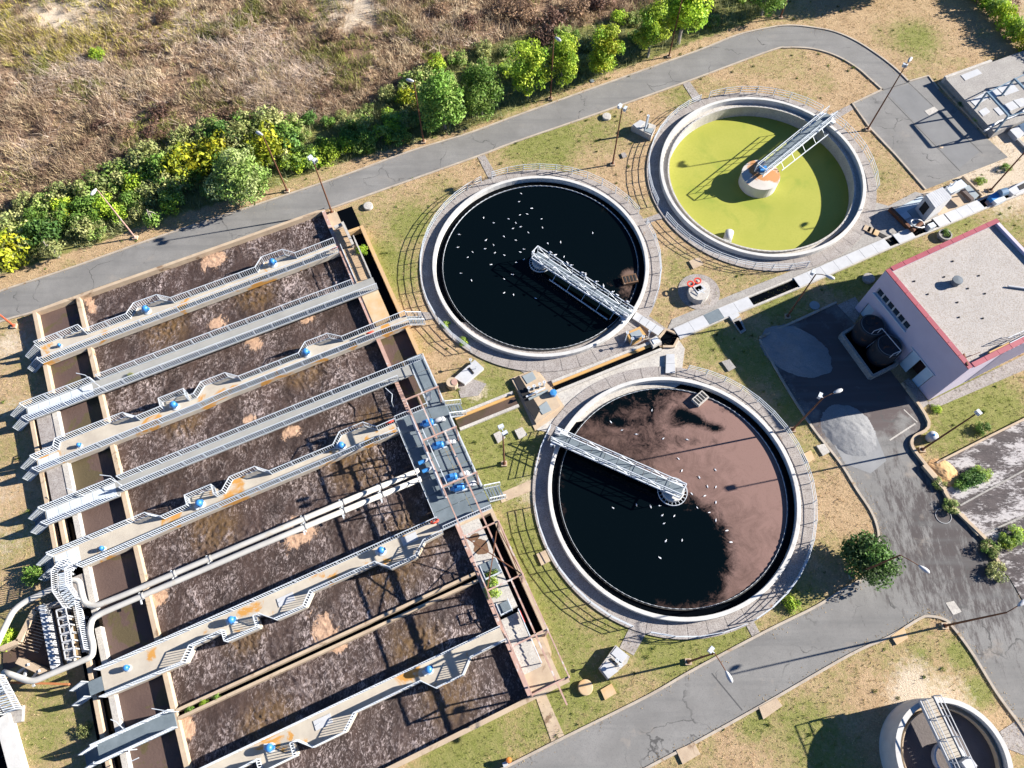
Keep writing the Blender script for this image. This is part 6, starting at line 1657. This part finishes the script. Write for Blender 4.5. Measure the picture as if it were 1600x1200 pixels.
heap('gravel_heap', 'large dark grey gravel heap wholly in the building shadow', 1243, 548, 4.2, 3.0, 1.1, GRAV, -.6, 8)
heap('sand_heap', 'small orange sand heap at the corner of the sludge bed', 1474, 738, 1.7, 1.3, .5, mat('orange_sand', (0.55, 0.33, 0.15), (0.45, 0.27, 0.13), 1, .95, .4, 20), -.9, 5)
t = tag(MB().sheet(PP([(1308, 640), (1360, 660), (1385, 720), (1360, 740), (1320, 725), (1300, 690)]), .036).build('gravel_spill', mat('gravel_dust', (0.25, 0.25, 0.25), (0.2, 0.2, 0.2), .6, .95, .4, 20)), kind='structure')
p = P(1452, 685)
t = thing('white_barrel', 'white plastic barrel standing on the verge by the kerb bend', 'barrel', p)
MB().lathe(p, [(0.42, 0), (0.5, .3), (0.5, .8), (0.4, .95), (0, 1.0)], 18).build('body', WHITE_METAL, t, smooth=True)
MB().lathe((p[0], p[1], 1.0), [(.12, 0), (.12, .08), (0, .1)], 10).build('cap', BLUE, t)
p = P(1474, 806, .05)
tag(MB().lathe((p[0], p[1], .04), [(.75, 0), (.75, .04), (.715, .04), (.715, 0)], 28, close=True).build('hoop', WHITE_METAL), 'thin pale hoop lying on the dirty road', 'hoop')
p = P(795, 1187)
t = thing('hydrant', 'orange hydrant with a white box by the lower wall', 'hydrant', p)
MB().lathe(p, [(.18, 0), (.18, .7), (.24, .72), (.2, .9), (0, .95)], 12).build('body', mat('orange_paint', (.6, .2, .04), None, 2, .5), t)
MB().box((p[0] - .3, p[1] - .3, .3), (.4, .35, .6), .4).build('box', WHITE_METAL, t)
# ================================================================== PLANTS
LEAF = leafmat('leaf', 0.3)
GRASSM = leafmat('grass_blades', 0.25, 0.9)
BARK = mat('bark', (0.34, 0.31, 0.27), (0.2, 0.17, 0.14), 2, .9)
def leaf_cloud(centres, radii, n_per, size, pal, seed, squash=0.85, flip=0.25):
    """leaf faces spread over and through clumps"""
    r = np.random.default_rng(seed)
    V_, C_ = [], []
    pal = np.array(pal)
    for c, rad in zip(centres, radii):
        n = int(n_per * (rad / 0.8) ** 2)
        d = r.normal(size=(n, 3)); d /= np.linalg.norm(d, axis=1)[:, None]
        rr = rad * (0.55 + 0.55 * r.random(n) ** 0.6)
        p = np.array(c) + d * rr[:, None] * np.array([1, 1, squash])
        nr = d + r.normal(scale=.55, size=(n, 3)) + np.array([0, 0, .35]); nr /= np.linalg.norm(nr, axis=1)[:, None]
        t = np.cross(nr, r.normal(size=(n, 3))); t /= np.linalg.norm(t, axis=1)[:, None] + 1e-9
        b = np.cross(nr, t)
        s = size * (0.6 + .8 * r.random(n))[:, None]
        V_.append(np.stack([p - t * s, p - b * s * .55, p + t * s, p + b * s * .55], 1).reshape(-1, 3))
        base = pal[r.integers(len(pal))] * (0.8 + .4 * r.random())
        col = base * (0.7 + .6 * r.random((n, 1)))
        C_.append(np.repeat(col, 4, 0))
    V_ = np.concatenate(V_); C_ = np.concatenate(C_)
    F_ = np.arange(len(V_)).reshape(-1, 4)
    return V_, F_, C_
def tree_proto(seed, h, rx, rz, trunk_h, pal, n_cl=70, n_per=95, size=.15, bark=BARK):
    r = np.random.default_rng(seed)
    cz = trunk_h + rz
    cs, rs = [], []
    for k in range(n_cl):
        d = r.normal(size=3); d /= np.linalg.norm(d); f = r.random() ** .45
        w = 1 - .25 * max(0, d[2])
        p = np.array([d[0] * rx * w, d[1] * rx * w, d[2] * rz]) * f * .88
        cs.append(p + [0, 0, cz]); rs.append(.5 + .5 * r.random())
    V_, F_, C_ = leaf_cloud(cs, rs, n_per, size, pal, seed + 5)
    crown = mesh_np('crown', V_, F_, LEAF, C_)
    mb = MB()
    mb.tube([(0, 0, -.2), (.05, .03, trunk_h * .6), (.1, -.05, trunk_h + rz * .8), (0.1, .05, trunk_h + rz * 1.5)], [.2, .16, .1, .03], 8)
    for k in range(9):
        c = cs[k]; z0 = trunk_h * .7 + k * .3
        mb.tube([(0.06, 0, z0), (c[0] * .5, c[1] * .5, (z0 + c[2]) / 2 + .2), tuple(c)], [.07, .05, .02], 5)
    trunk = mb.mesh('trunk', bark)
    return crown, trunk
def place_tree(name, label, protos, px, py, s=1.0, rz=0.0, cat='tree', group=None, sz=None, z=0.0):
    p = P(px, py, z)
    t = thing(name, label, cat, p, group)
    t.rotation_euler = (0, 0, rz); t.scale = (s, s, sz or s)
    link('crown', protos[0], t); link('trunk', protos[1], t)
    return t
YG = [(0.278, 0.418, 0.035), (0.365, 0.487, 0.043), (0.209, 0.348, 0.035), (0.434, 0.522, 0.052)]
MG = [(0.153, 0.273, 0.043), (0.222, 0.341, 0.068), (0.12, 0.222, 0.034), (0.273, 0.375, 0.086)]
DG = [(0.069, 0.147, 0.036), (0.098, 0.196, 0.039), (0.137, 0.254, 0.059)]
OG = [(0.294, 0.316, 0.106), (0.21, 0.252, 0.084), (0.378, 0.378, 0.148)]
YE = [(0.413, 0.388, 0.025), (0.325, 0.35, 0.025), (0.25, 0.3, 0.025)]
PT = [tree_proto(101, 9, 2.6, 3.7, 1.2, YG), tree_proto(102, 9, 2.9, 3.9, .6, MG, 80), tree_proto(103, 8, 2.3, 3.2, 1.6, YG), tree_proto(104, 8, 2.5, 3.4, 1.0, YE + YG)]
row = [(695, 202, 1, 1.1, 'big dark leaved tree leftmost in the roadside row beside a lamp post'), (753, 180, 1, .98, 'round green tree second from the left in the roadside row'), (825, 153, 0, 1.0, 'bright green tree with a white trunk third in the roadside row'), (878, 137, 0, .93, 'slender bright green tree fourth in the roadside row'), (939, 116, 3, .95, 'yellow green tree with a pale visible trunk fifth in the roadside row'), (1012, 89, 0, .98, 'yellow green tree sixth in the roadside row near the rusty lamp'), (1060, 68, 2, 1.3, 'tall bright green tree seventh in the roadside row'), (1190, 24, 1, .95, 'green tree cut by the upper picture edge')]
for i, (px, py, k, s, lab) in enumerate(row):
    place_tree('roadside_tree', lab, PT[k], px, py, s, i * 1.3, group='trees along the upper road')
place_tree('round_tree', 'large round pale green tree at the verge of the upper road', tree_proto(111, 6, 3.1, 2.6, .3, [(0.3, 0.4, 0.1), (0.24, 0.36, 0.08), (0.36, 0.42, 0.16)], 90), 388, 306, 1.2)
place_tree('small_tree', 'dense dark green tree on the verge beside the scummy tank', tree_proto(112, 5, 2.5, 1.9, .3, DG + [(0.1, .16, .05)], 70), 1345, 880, 1.0)
place_tree('small_tree', 'tiny pale sapling casting a thin shadow on the upper verge', tree_proto(113, 3, .85, .8, .9, OG, 16, 60, .13), 92, 402, 1.0)
place_tree('small_tree', 'small bright sapling at the verge under the hedge', tree_proto(114, 2, .8, .7, .3, MG, 14, 60, .14), 245, 350, 1.0)
# off-frame trees whose shade falls on the grass by the hedge
for px, py, s in ((1370, -8, 1.0), (1420, -28, 1.2), (1330, -15, .9)):
    place_tree('roadside_tree', 'green tree just beyond the upper picture edge shading the grass', PT[1], px, py, s, s * 5, group='trees beyond the upper edge')
# ---- shrubs
def shrub_proto(seed, pal, n_cl=26, n_per=75, size=.115):
    r = np.random.default_rng(seed); cs, rs = [], []
    for k in range(n_cl):
        a = r.random() * 6.28; q = r.random() ** .5
        cs.append([math.cos(a) * q * 1.1, math.sin(a) * q * 1.1, .35 + (1.35 - q * .7) * r.random()]); rs.append(.28 + .3 * r.random())
    V_, F_, C_ = leaf_cloud(cs, rs, n_per * 2, size, pal, seed + 3)
    mb = MB()
    for k in range(6):
        c = cs[k]; mb.tube([(0, 0, -.1), (c[0] * .5, c[1] * .5, c[2] * .6), tuple(c)], [.05, .035, .015], 5)
    return mesh_np('crown', V_, F_, LEAF, C_), mb.mesh('stem', BARK)
SP = {'y': [shrub_proto(201, YE), shrub_proto(202, YG + YE)], 'g': [shrub_proto(203, YG), shrub_proto(204, MG), shrub_proto(205, MG + YG)], 'd': [shrub_proto(206, DG), shrub_proto(207, DG + MG)], 'o': [shrub_proto(208, OG), shrub_proto(209, OG + MG)]}
def shrub(label, key, x, y, s, group=None, sz=None, k=None):
    pr = SP[key][k if k is not None else rnd.randrange(len(SP[key]))]
    t = thing('shrub', label, 'shrub', (x, y, 0), group)
    t.rotation_euler = (0, 0, rnd.uniform(0, 6.28)); t.scale = (s, s, sz or s)
    link('crown', pr[0], t); link('stem', pr[1], t)
    return t
named = [(18, 405, 'y', 2.1, 'pale yellow green shrub at the left picture edge by the road', 2.4), (425, 245, 'y', 2.0, 'bright yellow shrub beside the round roadside tree', 2.6), (300, 268, 'y', 2.3, 'vivid yellow green shrub in the belt above the round tree', 2.2), (345, 250, 'y', 1.7, 'smaller yellow green shrub left of the round tree', 2.2), (640, 160, 'y', 1.2, 'small yellow shrub left of the big dark roadside tree', 1.5), (155, 92, 'g', .8, 'lone bright green bush in the dry scrub', 1.0), (770, 405 - 1000, 'g', 1, '', 1)]
for px, py, k, s, lab, sz in named[:-1]:
    p = P(px, py); shrub(lab, k, p[0], p[1], s, sz=sz, k=0)
FORD = ['first', 'second', 'third', 'fourth', 'fifth', 'sixth', 'seventh', 'eighth', 'ninth', 'tenth', 'eleventh', 'twelfth', 'thirteenth', 'fourteenth', 'fifteenth', 'sixteenth']
front = [(52, 375), (75, 372), (105, 360), (130, 356), (158, 345), (185, 338), (110, 342), (150, 330), (445, 268), (470, 262), (495, 256), (520, 252), (545, 240), (575, 232), (600, 225), (620, 215)]
for px, py in front:
    p = P(px, py); shrub(f'bright green shrub at the kerb side of the belt, {FORD[sorted(front).index((px, py))]} from the left edge', 'g', p[0] + rnd.uniform(-.5, .5), p[1] + rnd.uniform(0, 1), rnd.uniform(.9, 1.35), 'shrubs at the front of the belt')
MARKS = [(-75, 'left picture edge'), (-52, 'rusty left lamp post'), (-40, 'green verge sapling'), (-30, 'large round tree'), (-22, 'basin corner floodlight'), (-9, 'first roadside tree'), (-3, 'second roadside tree'), (3, 'third roadside tree'), (8, 'fourth roadside tree'), (13, 'fifth roadside tree'), (20, 'sixth roadside tree'), (26, 'tall seventh roadside tree'), (40, 'upper edge tree')]
ORD = ['leftmost', 'second', 'third', 'fourth', 'fifth', 'sixth', 'seventh', 'eighth', 'ninth', 'tenth', 'eleventh', 'twelfth']
belt = []
for x in np.arange(-75, 75, 2.5):
    for y in np.arange(40, 100, 2.5):
        xx = x + rnd.uniform(-1, 1); yy = y + rnd.uniform(-1, 1)
        if not inpoly(np.array([xx]), np.array([yy]), BELT)[0] or len(belt) > 185: continue
        d_s = min(math.hypot(xx - q[0], yy - q[1]) for q in BELT_S)
        if d_s < 1.2: continue
        k = rnd.choices('gdoy', (4, 1.4, 3.6, .6) if d_s < 5 else (1.2, .5, 7, .2))[0]
        s = rnd.uniform(.8, 1.6)
        if -26 < xx < -8 and d_s < 8: k = rnd.choice('dddgo'); s *= .8
        if -22 < xx < -12 and d_s > 6: k = 'o'; s *= .55
        if xx > -6:
            if rnd.random() < .45: continue
            k = rnd.choice('ooodg'); s *= .62
        belt.append((xx, yy, d_s, k, s))
KIND = {'g': 'leafy green', 'd': 'dark green', 'o': 'grey olive', 'y': 'yellowish'}
cells = {}
for b in sorted(belt):
    mk = min(MARKS, key=lambda m: abs(m[0] - b[0]))[1]; rw = 'front' if b[2] < 4 else ('middle' if b[2] < 8 else 'back')
    cells.setdefault((mk, rw, b[3]), []).append(b)
for (mk, rw, k), lst in cells.items():
    for i, (xx, yy, d_s, _, s) in enumerate(lst):
        o_ = '' if len(lst) == 1 else ORD[i] + (' ' if i == 0 else ' from left ')
        shrub(f'{o_}{KIND[k]} shrub in belt {rw} near the {mk}'.strip(), k, xx, yy, s, 'shrubs of the belt beside the upper road', s * rnd.uniform(.8, 1.25))
# hedge in the upper right corner
for k in range(15):
    f = k / 14; p = P(1490 + 170 * f, -40 + 180 * f)
    shrub(f'yellow green shrub of the upper right hedge, {FORD[k]} from its upper end', 'y' if k % 3 == 0 else 'g', p[0] + rnd.uniform(-.4, .4), p[1] + rnd.uniform(-.4, .4), rnd.uniform(1.0, 1.3), 'hedge shrubs at the upper right', rnd.uniform(1.4, 1.9))
sm = [(1508, 752, 'd', .65, 'dense green shrub growing on the first sludge bed'), (1520, 747, 'd', .72, 'second green shrub growing on the first sludge bed'), (1532, 742, 'g', .62, 'rightmost green shrub growing on the first sludge bed'), (1497, 761, 'd', .5, 'small green shrub at the left of the sludge bed shrubs'), (1542, 858, 'o', .7, 'yellowing shrub at the road end of the lower sludge bed'), (1555, 895, 'o', .7, 'small olive shrub at the kerb below the sludge beds'), (1570, 848, 'g', .6, 'low green shrub on the lower sludge bed'), (1585, 838, 'g', .7, 'low green shrub at the right of the lower sludge bed'), (1533, 672, 'd', .6, 'dark green shrub on the lawn by the sludge bed wall'), (1235, 944, 'g', .6, 'small round weed bush in the grass by the lower road'), (55, 897, 'g', .8, 'leafy green bush at the foot of the bent stair'), (15, 1000, 'g', .7, 'green bush under the bent pipe at the left edge'), (135, 1140, 'o', .5, 'weed bush in the shade of the basin wall'), (30, 665, 'g', .35, 'little green weed by the second stair'), (1545, 205, 'd', .4, 'weed in the planting strip below the slab'), (1500, 165, 'd', .35, 'small weed in the planting strip'), (1524, 189, 'g', .35, 'pale weed in the planting strip'), (1465, 757, 'o', .5, 'dry weed bush on the kerb by the orange sand'), (1483, 793, 'o', .6, 'reddish weed bush at the wall stub'), (770, 925, 'g', .6, 'green weeds sprouting on the outlet slab'), (769, 905, 'g', .5, 'smaller green weeds on the outlet slab'), (1462, 640, 'g', .4, 'weed at the building corner'), (697, 508, 'g', .35, 'weed beside the ring walk of the black tank'), (725, 535, 'g', .4, 'weed in the rail shadow below the black tank'), (1570, 265, 'g', .5, 'low green weed on the pale gravel'), (1530, 285, 'g', .5, 'spreading green weed on the gravel by the hut'), (1475, 367, 'g', .45, 'plant in the dark ring planter'), (1566, 374, 'd', .4, 'plant in the small ring planter')]
for px, py, k, s, lab in sm:
    p = P(px, py); t = shrub(lab, k, p[0], p[1], s, sz=s * .8)
    if 'outlet slab' in lab: t.location.z = 1.0
    if 'planter' in lab and 'ring' in lab: t.location.z = .1
t = shrub('grassy tuft growing on the plank deck edge by the outlet channel', 'g', *B(30.1, 7.2)[:2], .5); t.location.z = .9
for u in (1.0, 2.2, 3.4): 
    t = shrub('green weed growing between the twin walls', 'g', *B(u, 45.5)[:2], .3, 'weeds between the twin walls'); t.location.z = .6
t = shrub('weed sprouting on the first narrow walkway', 'o', *P(205, 588, 1.3)[:2], .25); t.location.z = 1.28

# ---- blades: dry scrub, lawns, verge grass (uncountable)
def blades(x, y, z, n_per, h, w, lean, cols, seed):
    r = np.random.default_rng(seed)
    n = len(x)
    X_ = np.repeat(x, n_per); Y_ = np.repeat(y, n_per); Z_ = np.repeat(z, n_per); H_ = np.repeat(h, n_per) * (0.5 + .7 * r.random(n * n_per)); W_ = np.repeat(w, n_per)
    a = r.random(n * n_per) * 6.283; l = H_ * lean * (0.3 + r.random(n * n_per))
    off = np.repeat(h, n_per) * .35
    X_ = X_ + r.normal(size=len(X_)) * off; Y_ = Y_ + r.normal(size=len(Y_)) * off
    b = r.random(n * n_per) * 6.283
    p0 = np.stack([X_ - np.cos(b) * W_, Y_ - np.sin(b) * W_, Z_ - .03], -1); p1 = np.stack([X_ + np.cos(b) * W_, Y_ + np.sin(b) * W_, Z_ - .03], -1)
    p2 = np.stack([X_ + np.cos(a) * l, Y_ + np.sin(a) * l, Z_ + H_], -1)
    V_ = np.stack([p0, p1, p2], 1).reshape(-1, 3)
    C_ = np.repeat(cols, n_per, 0) * (0.7 + .6 * r.random((n * n_per, 1)))
    return V_, np.arange(len(V_)).reshape(-1, 3), np.repeat(C_, 3, 0)
def ground_z(x, y):
    rz = np.maximum(inpoly(x, y, SCRUB), inpoly(x, y, BELT) * .5)
    return rz * (0.75 * (fbm(x * 0.55, y * 0.55, 21, 4) - 0.45) + 0.25 * (fbm(x * 0.13, y * 0.13, 31, 3) - 0.4))
N = 80000
x = rng.uniform(-82, 84, N); y = rng.uniform(45, 105, N)
k = inpoly(x, y, SCRUB); x = x[k]; y = y[k]
q = P(560, 20); bare = np.exp(-(((x - q[0]) / 5) ** 2 + ((y - q[1]) / 5) ** 2)); q2 = P(90, 22); bare = np.maximum(bare, np.exp(-(((x - q2[0]) / 14) ** 2 + ((y - q2[1]) / 3) ** 2)))
q3 = P(90, 205); bare = np.maximum(bare, .8 * np.exp(-(((x - q3[0]) / 11) ** 2 + ((y - q3[1] - .2 * (x - q3[0])) / 1.6) ** 2)))
dens = np.clip(fbm(x * .25, y * .25, 51) * 1.5 - .1, .15, 1) * (1 - bare)
k = rng.random(len(x)) < dens; x = x[k]; y = y[k]
tone = fbm(x * .16, y * .16, 61); g = fbm(x * .2 + 40, y * .2, 63)
pal = np.array([(0.66, 0.54, 0.37), (0.56, 0.43, 0.285), (0.40, 0.285, 0.19), (0.23, 0.155, 0.105), (0.58, 0.45, 0.27)])
ci = np.clip((tone * 7 - 1 + rng.normal(size=len(x)) * .9).astype(int), 0, 4)
cl = pal[ci]
gm_ = (g + rng.normal(size=len(x)) * .06) > .62
cl[gm_] = np.array([(0.27, 0.27, 0.08)]) * (.7 + .6 * rng.random((gm_.sum(), 1)))
tlm = np.exp(-((x - tl[0]) / 20) ** 2 - ((y - tl[1]) / 8) ** 2) * rng.random(len(x)) > .3
cl[tlm] = np.array([(0.47, 0.40, 0.11)]) * (.7 + .6 * rng.random((tlm.sum(), 1)))
h = (.3 + .5 * rng.random(len(x))) * (.5 + 1.3 * fbm(x * .3, y * .3, 71) ** 2 * 2)
V_, F_, C_ = blades(x, y, ground_z(x, y), 9, h, np.full(len(x), .045), .8, cl, 5)
tag(link('dry_scrub', mesh_np('dry_scrub', V_, F_, GRASSM, C_)), 'dry brown weeds and grass covering the scrubland', 'grass', kind='stuff')
# tall clumps standing out of the scrub
N = 1900
x = rng.uniform(-82, 84, N); y = rng.uniform(48, 105, N)
k = inpoly(x, y, SCRUB) & (rng.random(N) < fbm(x * .18, y * .18, 55) * 1.7 - .25); x = x[k]; y = y[k]
pc = np.array([(0.62, 0.48, 0.34), (0.30, 0.19, 0.13), (0.20, 0.125, 0.09), (0.46, 0.34, 0.2), (0.27, 0.26, 0.09)])[rng.integers(0, 5, len(x))]
V_, F_, C_ = blades(x, y, ground_z(x, y), 46, .7 + .6 * rng.random(len(x)), np.full(len(x), .035), .55, pc, 37)
tag(link('weed_clumps', mesh_np('weed_clumps', V_, F_, GRASSM, C_)), 'taller dry weed clumps standing out of the scrub', 'weeds', kind='stuff')
# pale fallen stalks
spots = [(410, 130, 4.5, 260), (440, 165, 4, 200), (470, 120, 4, 160), (400, 90, 4, 120), (70, 130, 4, 120), (130, 110, 4, 110), (380, 60, 5, 110), (50, 245, 3, 60), (300, 60, 6, 90), (700, 60, 5, 70), (200, 150, 6, 90), (1585, 30, 4, 60)]
xs, ys = [], []
for px, py, r, n in spots:
    c = P(px, py); xs.append(c[0] + rng.normal(size=n) * r * .6); ys.append(c[1] + rng.normal(size=n) * r * .45)
xs = np.concatenate(xs); ys = np.concatenate(ys)
k = inpoly(xs, ys, SCRUB); xs = xs[k]; ys = ys[k]
V_, F_, C_ = blades(xs, ys, ground_z(xs, ys), 7, np.full(len(xs), .85), np.full(len(xs), .035), 1.9, np.tile(np.array([(0.72, 0.58, 0.46)]), (len(xs), 1)), 9)
tag(link('dry_stalks', mesh_np('dry_stalks', V_, F_, GRASSM, C_)), 'pale fallen reed stalks lying in the scrub', 'reeds', kind='stuff')
# brown dead bushes
DBO = FORD + ['seventeenth', 'eighteenth']
for i, (px, py, s) in enumerate(sorted(((860, 40, 1.6), (820, 28, 1.5), (900, 20, 1.4), (850, 62, 1.3), (790, 20, 1.2), (940, 8, 1.3), (690, 20, 1.0), (660, 60, .9), (250, 180, 1.1), (370, 185, 1.2), (240, 210, 1.0), (345, 190, 1.0), (730, 40, 1.2), (200, 215, .9), (260, 30, 1.0), (160, 200, .9), (520, 60, .9), (1575, 15, 1.1)))):
    if i == 0: SP['b'] = [shrub_proto(221, [(0.15, 0.085, 0.06), (0.2, 0.12, 0.085), (0.11, 0.065, 0.05)], 24, 50, .12), shrub_proto(222, [(0.22, 0.14, 0.09), (0.28, 0.18, 0.11)], 24, 50, .12)]
    p = P(px, py); shrub(f'dead brown bush in the scrub, {DBO[i]} of them from the left', 'b', p[0], p[1], s, 'dead brown bushes', s * .75)
# lawns and verges
N = 120000
x = rng.uniform(-60, 64, N); y = rng.uniform(-10, 92, N)
k = free(x, y, .15) & ~inpoly(x, y, SCRUB) & ~inpoly(x, y, BELT); x = x[k]; y = y[k]
gr = np.clip(blobs(green_l, x, y), 0, 1); pa = blobs(pale_l, x, y)
k = rng.random(len(x)) < (.35 + .65 * fbm(x * .7, y * .7, 81)) * (1 - .8 * np.clip(pa, 0, 1)); x = x[k]; y = y[k]; gr = gr[k]
isg = rng.random(len(x)) < gr * (.5 + fbm(x * .35, y * .35, 3)) * .95 + .06
cl = np.where(isg[:, None], np.array([(0.2, 0.225, 0.05)]), np.array([(0.5, 0.38, 0.22)])) * (.65 + .7 * rng.random((len(x), 1)))
h = .07 + .13 * rng.random(len(x)) + .1 * (rng.random(len(x)) > .98)
V_, F_, C_ = blades(x, y, np.zeros(len(x)), 5, h, np.full(len(x), .022), .9, cl, 15)
tag(link('lawn_grass', mesh_np('lawn_grass', V_, F_, GRASSM, C_)), 'short dry and green grass blades of the lawns', 'grass', kind='stuff')
# weeds
N = 1500
x = rng.uniform(-60, 64, N); y = rng.uniform(-10, 92, N)
k = (rng.random(N) < fbm(x * .15, y * .15, 91) * 1.6 - .4) & free(x, y, .3) & ~inpoly(x, y, SCRUB); x = x[k]; y = y[k]
V_, F_, C_ = blades(x, y, np.zeros(len(x)), 22, .12 + .14 * rng.random(len(x)), np.full(len(x), .04), 1.0, np.array([(0.17, 0.22, 0.05)]) * (.6 + .8 * rng.random((len(x), 1))), 19)
tag(link('lawn_weeds', mesh_np('lawn_weeds', V_, F_, GRASSM, C_)), 'scattered dark green weed tufts in the lawns', 'weeds', kind='stuff')
# reed grass in the belt
N = 15000
x = rng.uniform(-80, 60, N); y = rng.uniform(38, 100, N)
k = inpoly(x, y, BELT); x = x[k]; y = y[k]
V_, F_, C_ = blades(x, y, ground_z(x, y), 12, .5 + .6 * rng.random(len(x)), np.full(len(x), .04), .6, np.array([(0.33, 0.35, 0.17)]) * (.5 + .9 * rng.random((len(x), 1))), 23)
tag(link('reed_grass', mesh_np('reed_grass', V_, F_, GRASSM, C_)), 'grey green reed grass between the shrubs of the belt', 'grass', kind='stuff')
# loose leaf litter and small stones along the kerbs
N = 2600
pts = []
for line in (UP_N, LO_S, LO_N):
    for _ in range(800):
        i = rnd.randrange(len(line) - 1); f = rnd.random(); o = rnd.gauss(0, .35)
        pts.append((line[i][0] + (line[i + 1][0] - line[i][0]) * f + o, line[i][1] + (line[i + 1][1] - line[i][1]) * f + rnd.gauss(0, .35)))
pts = np.array(pts); n = len(pts); a = rng.random(n) * 6.28; s = .02 + .035 * rng.random(n)
V_ = np.stack([np.stack([pts[:, 0] + np.cos(a + q) * s, pts[:, 1] + np.sin(a + q) * s, .045 + .02 * rng.random(n) + 0 * a], -1) for q in (0, 1.6, 3.14, 4.7)], 1).reshape(-1, 3)
C_ = np.repeat(np.array([(0.42, 0.31, 0.18)]) * (.5 + .8 * rng.random((n, 1))), 4, 0)
tag(link('leaf_litter', mesh_np('leaf_litter', V_, np.arange(len(V_)).reshape(-1, 4), GRASSM, C_)), 'dry leaf litter along the kerbs', 'leaves', kind='stuff')

# ================================================================== LAMP POSTS
def lamp_post(px, py, label, h=9.0, arm=None, flood=(), mrust=RUST, lean=(0, 0)):
    p = P(px, py)
    t = thing('lamp_post', label, 'lamp post', p, 'lamp posts of the site')
    top = Vector((p[0] + lean[0], p[1] + lean[1], h))
    MB().tube([(p[0], p[1], 0), (p[0] + lean[0] * .5, p[1] + lean[1] * .5, h * .5), top], [.1, .085, .06], 10).build('pole', mrust, t)
    MB().box((p[0], p[1], .06), (.55, .55, .3)).build('footing', CONC_TAN, t)
    MB().lathe((p[0], p[1], .2), [(.2, 0), (.2, .05), (.1, .1)], 10).build('base_plate', mrust, t)
    if arm is not None:
        d = Vector((math.cos(arm[0]), math.sin(arm[0]), 0)); e = top + d * arm[1] + Vector((0, 0, .35))
        MB().tube([top, top + d * arm[1] * .5 + Vector((0, 0, .25)), e], .04, 6).build('arm', mrust, t)
        hd = MB().tube([e - d * .1, e + d * .1, e + d * .45, e + d * .75, e + d * .85], [.06, .14, .2, .14, .03], 10).build('lamp_head', WHITE_METAL, t, smooth=True)
    for f in flood:
        d = Vector((math.cos(f), math.sin(f), 0)); c = top + d * .35 + Vector((0, 0, .05))
        fl = MB().box((c.x, c.y, c.z), (.3, .5, .4), f).build('floodlight', STEEL, t)
        g = c + d * .16; MB().box((g.x, g.y, g.z), (.02, .42, .32), f).build('glass', GLASS, fl)
        MB().bar(top, c, .06).build('bracket', STEEL, t)
    return t
pi = math.pi
lamp_post(212, 372, 'rusty lamp post with a white head on the upper verge at the left', 8.2, arm=(-2.0, .1), mrust=RUST_PINK)
lamp_post(449, 299, 'lamp post behind the round tree beside the upper road', 8.8, arm=(2.6, .1))
lamp_post(519, 333, 'rust red floodlight post at the corner of the aeration basin', 8.9, flood=(2.4, -.6), mrust=RUST)
lamp_post(662, 222, 'lamp post in front of the big dark roadside tree', 9.0, arm=(2.8, .1))
lamp_post(957, 257, 'rusty double floodlight post between road and algae tank', 8.9, flood=(-.5, 2.4))
lamp_post(860, 155, 'lamp post between the third and fourth roadside trees', 9.0, arm=(-.8, .3))
lamp_post(1045, 89, 'lamp post among the yellow green roadside trees', 8.5, arm=(2.6, .1))
lamp_post(1355, 203, 'tall dark lamp post at the corner of the asphalt yard', 9.4, arm=(.9, .7), flood=(1.2,))
lamp_post(1230, 495, 'lamp post with a white head at the corner of the forecourt wall', 8.3, arm=(-.5, .9), flood=(2.6,))
lamp_post(1238, 672, 'lamp post by the forecourt kerb next to the scummy tank', 8.1, arm=(.35, 1.0), flood=(2.6,))
lamp_post(1440, 703, 'floodlight post on the verge by the white barrel', 9.2, flood=(.5,))
lamp_post(1330, 900, 'lamp post with a long arm beside the dense dark tree', 9.4, arm=(-.7, 1.5))
lamp_post(1075, 1034, 'lamp post seen from above on the verge of the lower road', 9.4, arm=(-1.15, 1.5), flood=(2.4,))
lamp_post(1475, 978, 'lamp post at the rounded corner of the lower island', 9.1, arm=(.5, 1.0))
lamp_post(788, 725, 'floodlight post in the lawn beside the pump platform', 9.2, flood=(2.0, -1.0))
lamp_post(23, 510, 'orange red lamp post at the left picture edge below the road', 8.5, arm=(2.6, .1), mrust=mat('orange_red_paint', (.5, .1, .04), (.4, .08, .04), 1, .6))
lamp_post(1547, 298, 'dark lamp post rising from the gravel behind the screen house', 9.0, arm=(.8, .8))
lamp_post(1219, 28, 'lamp post near the upper picture edge by the road bend', 9.0, arm=(2.6, .1))
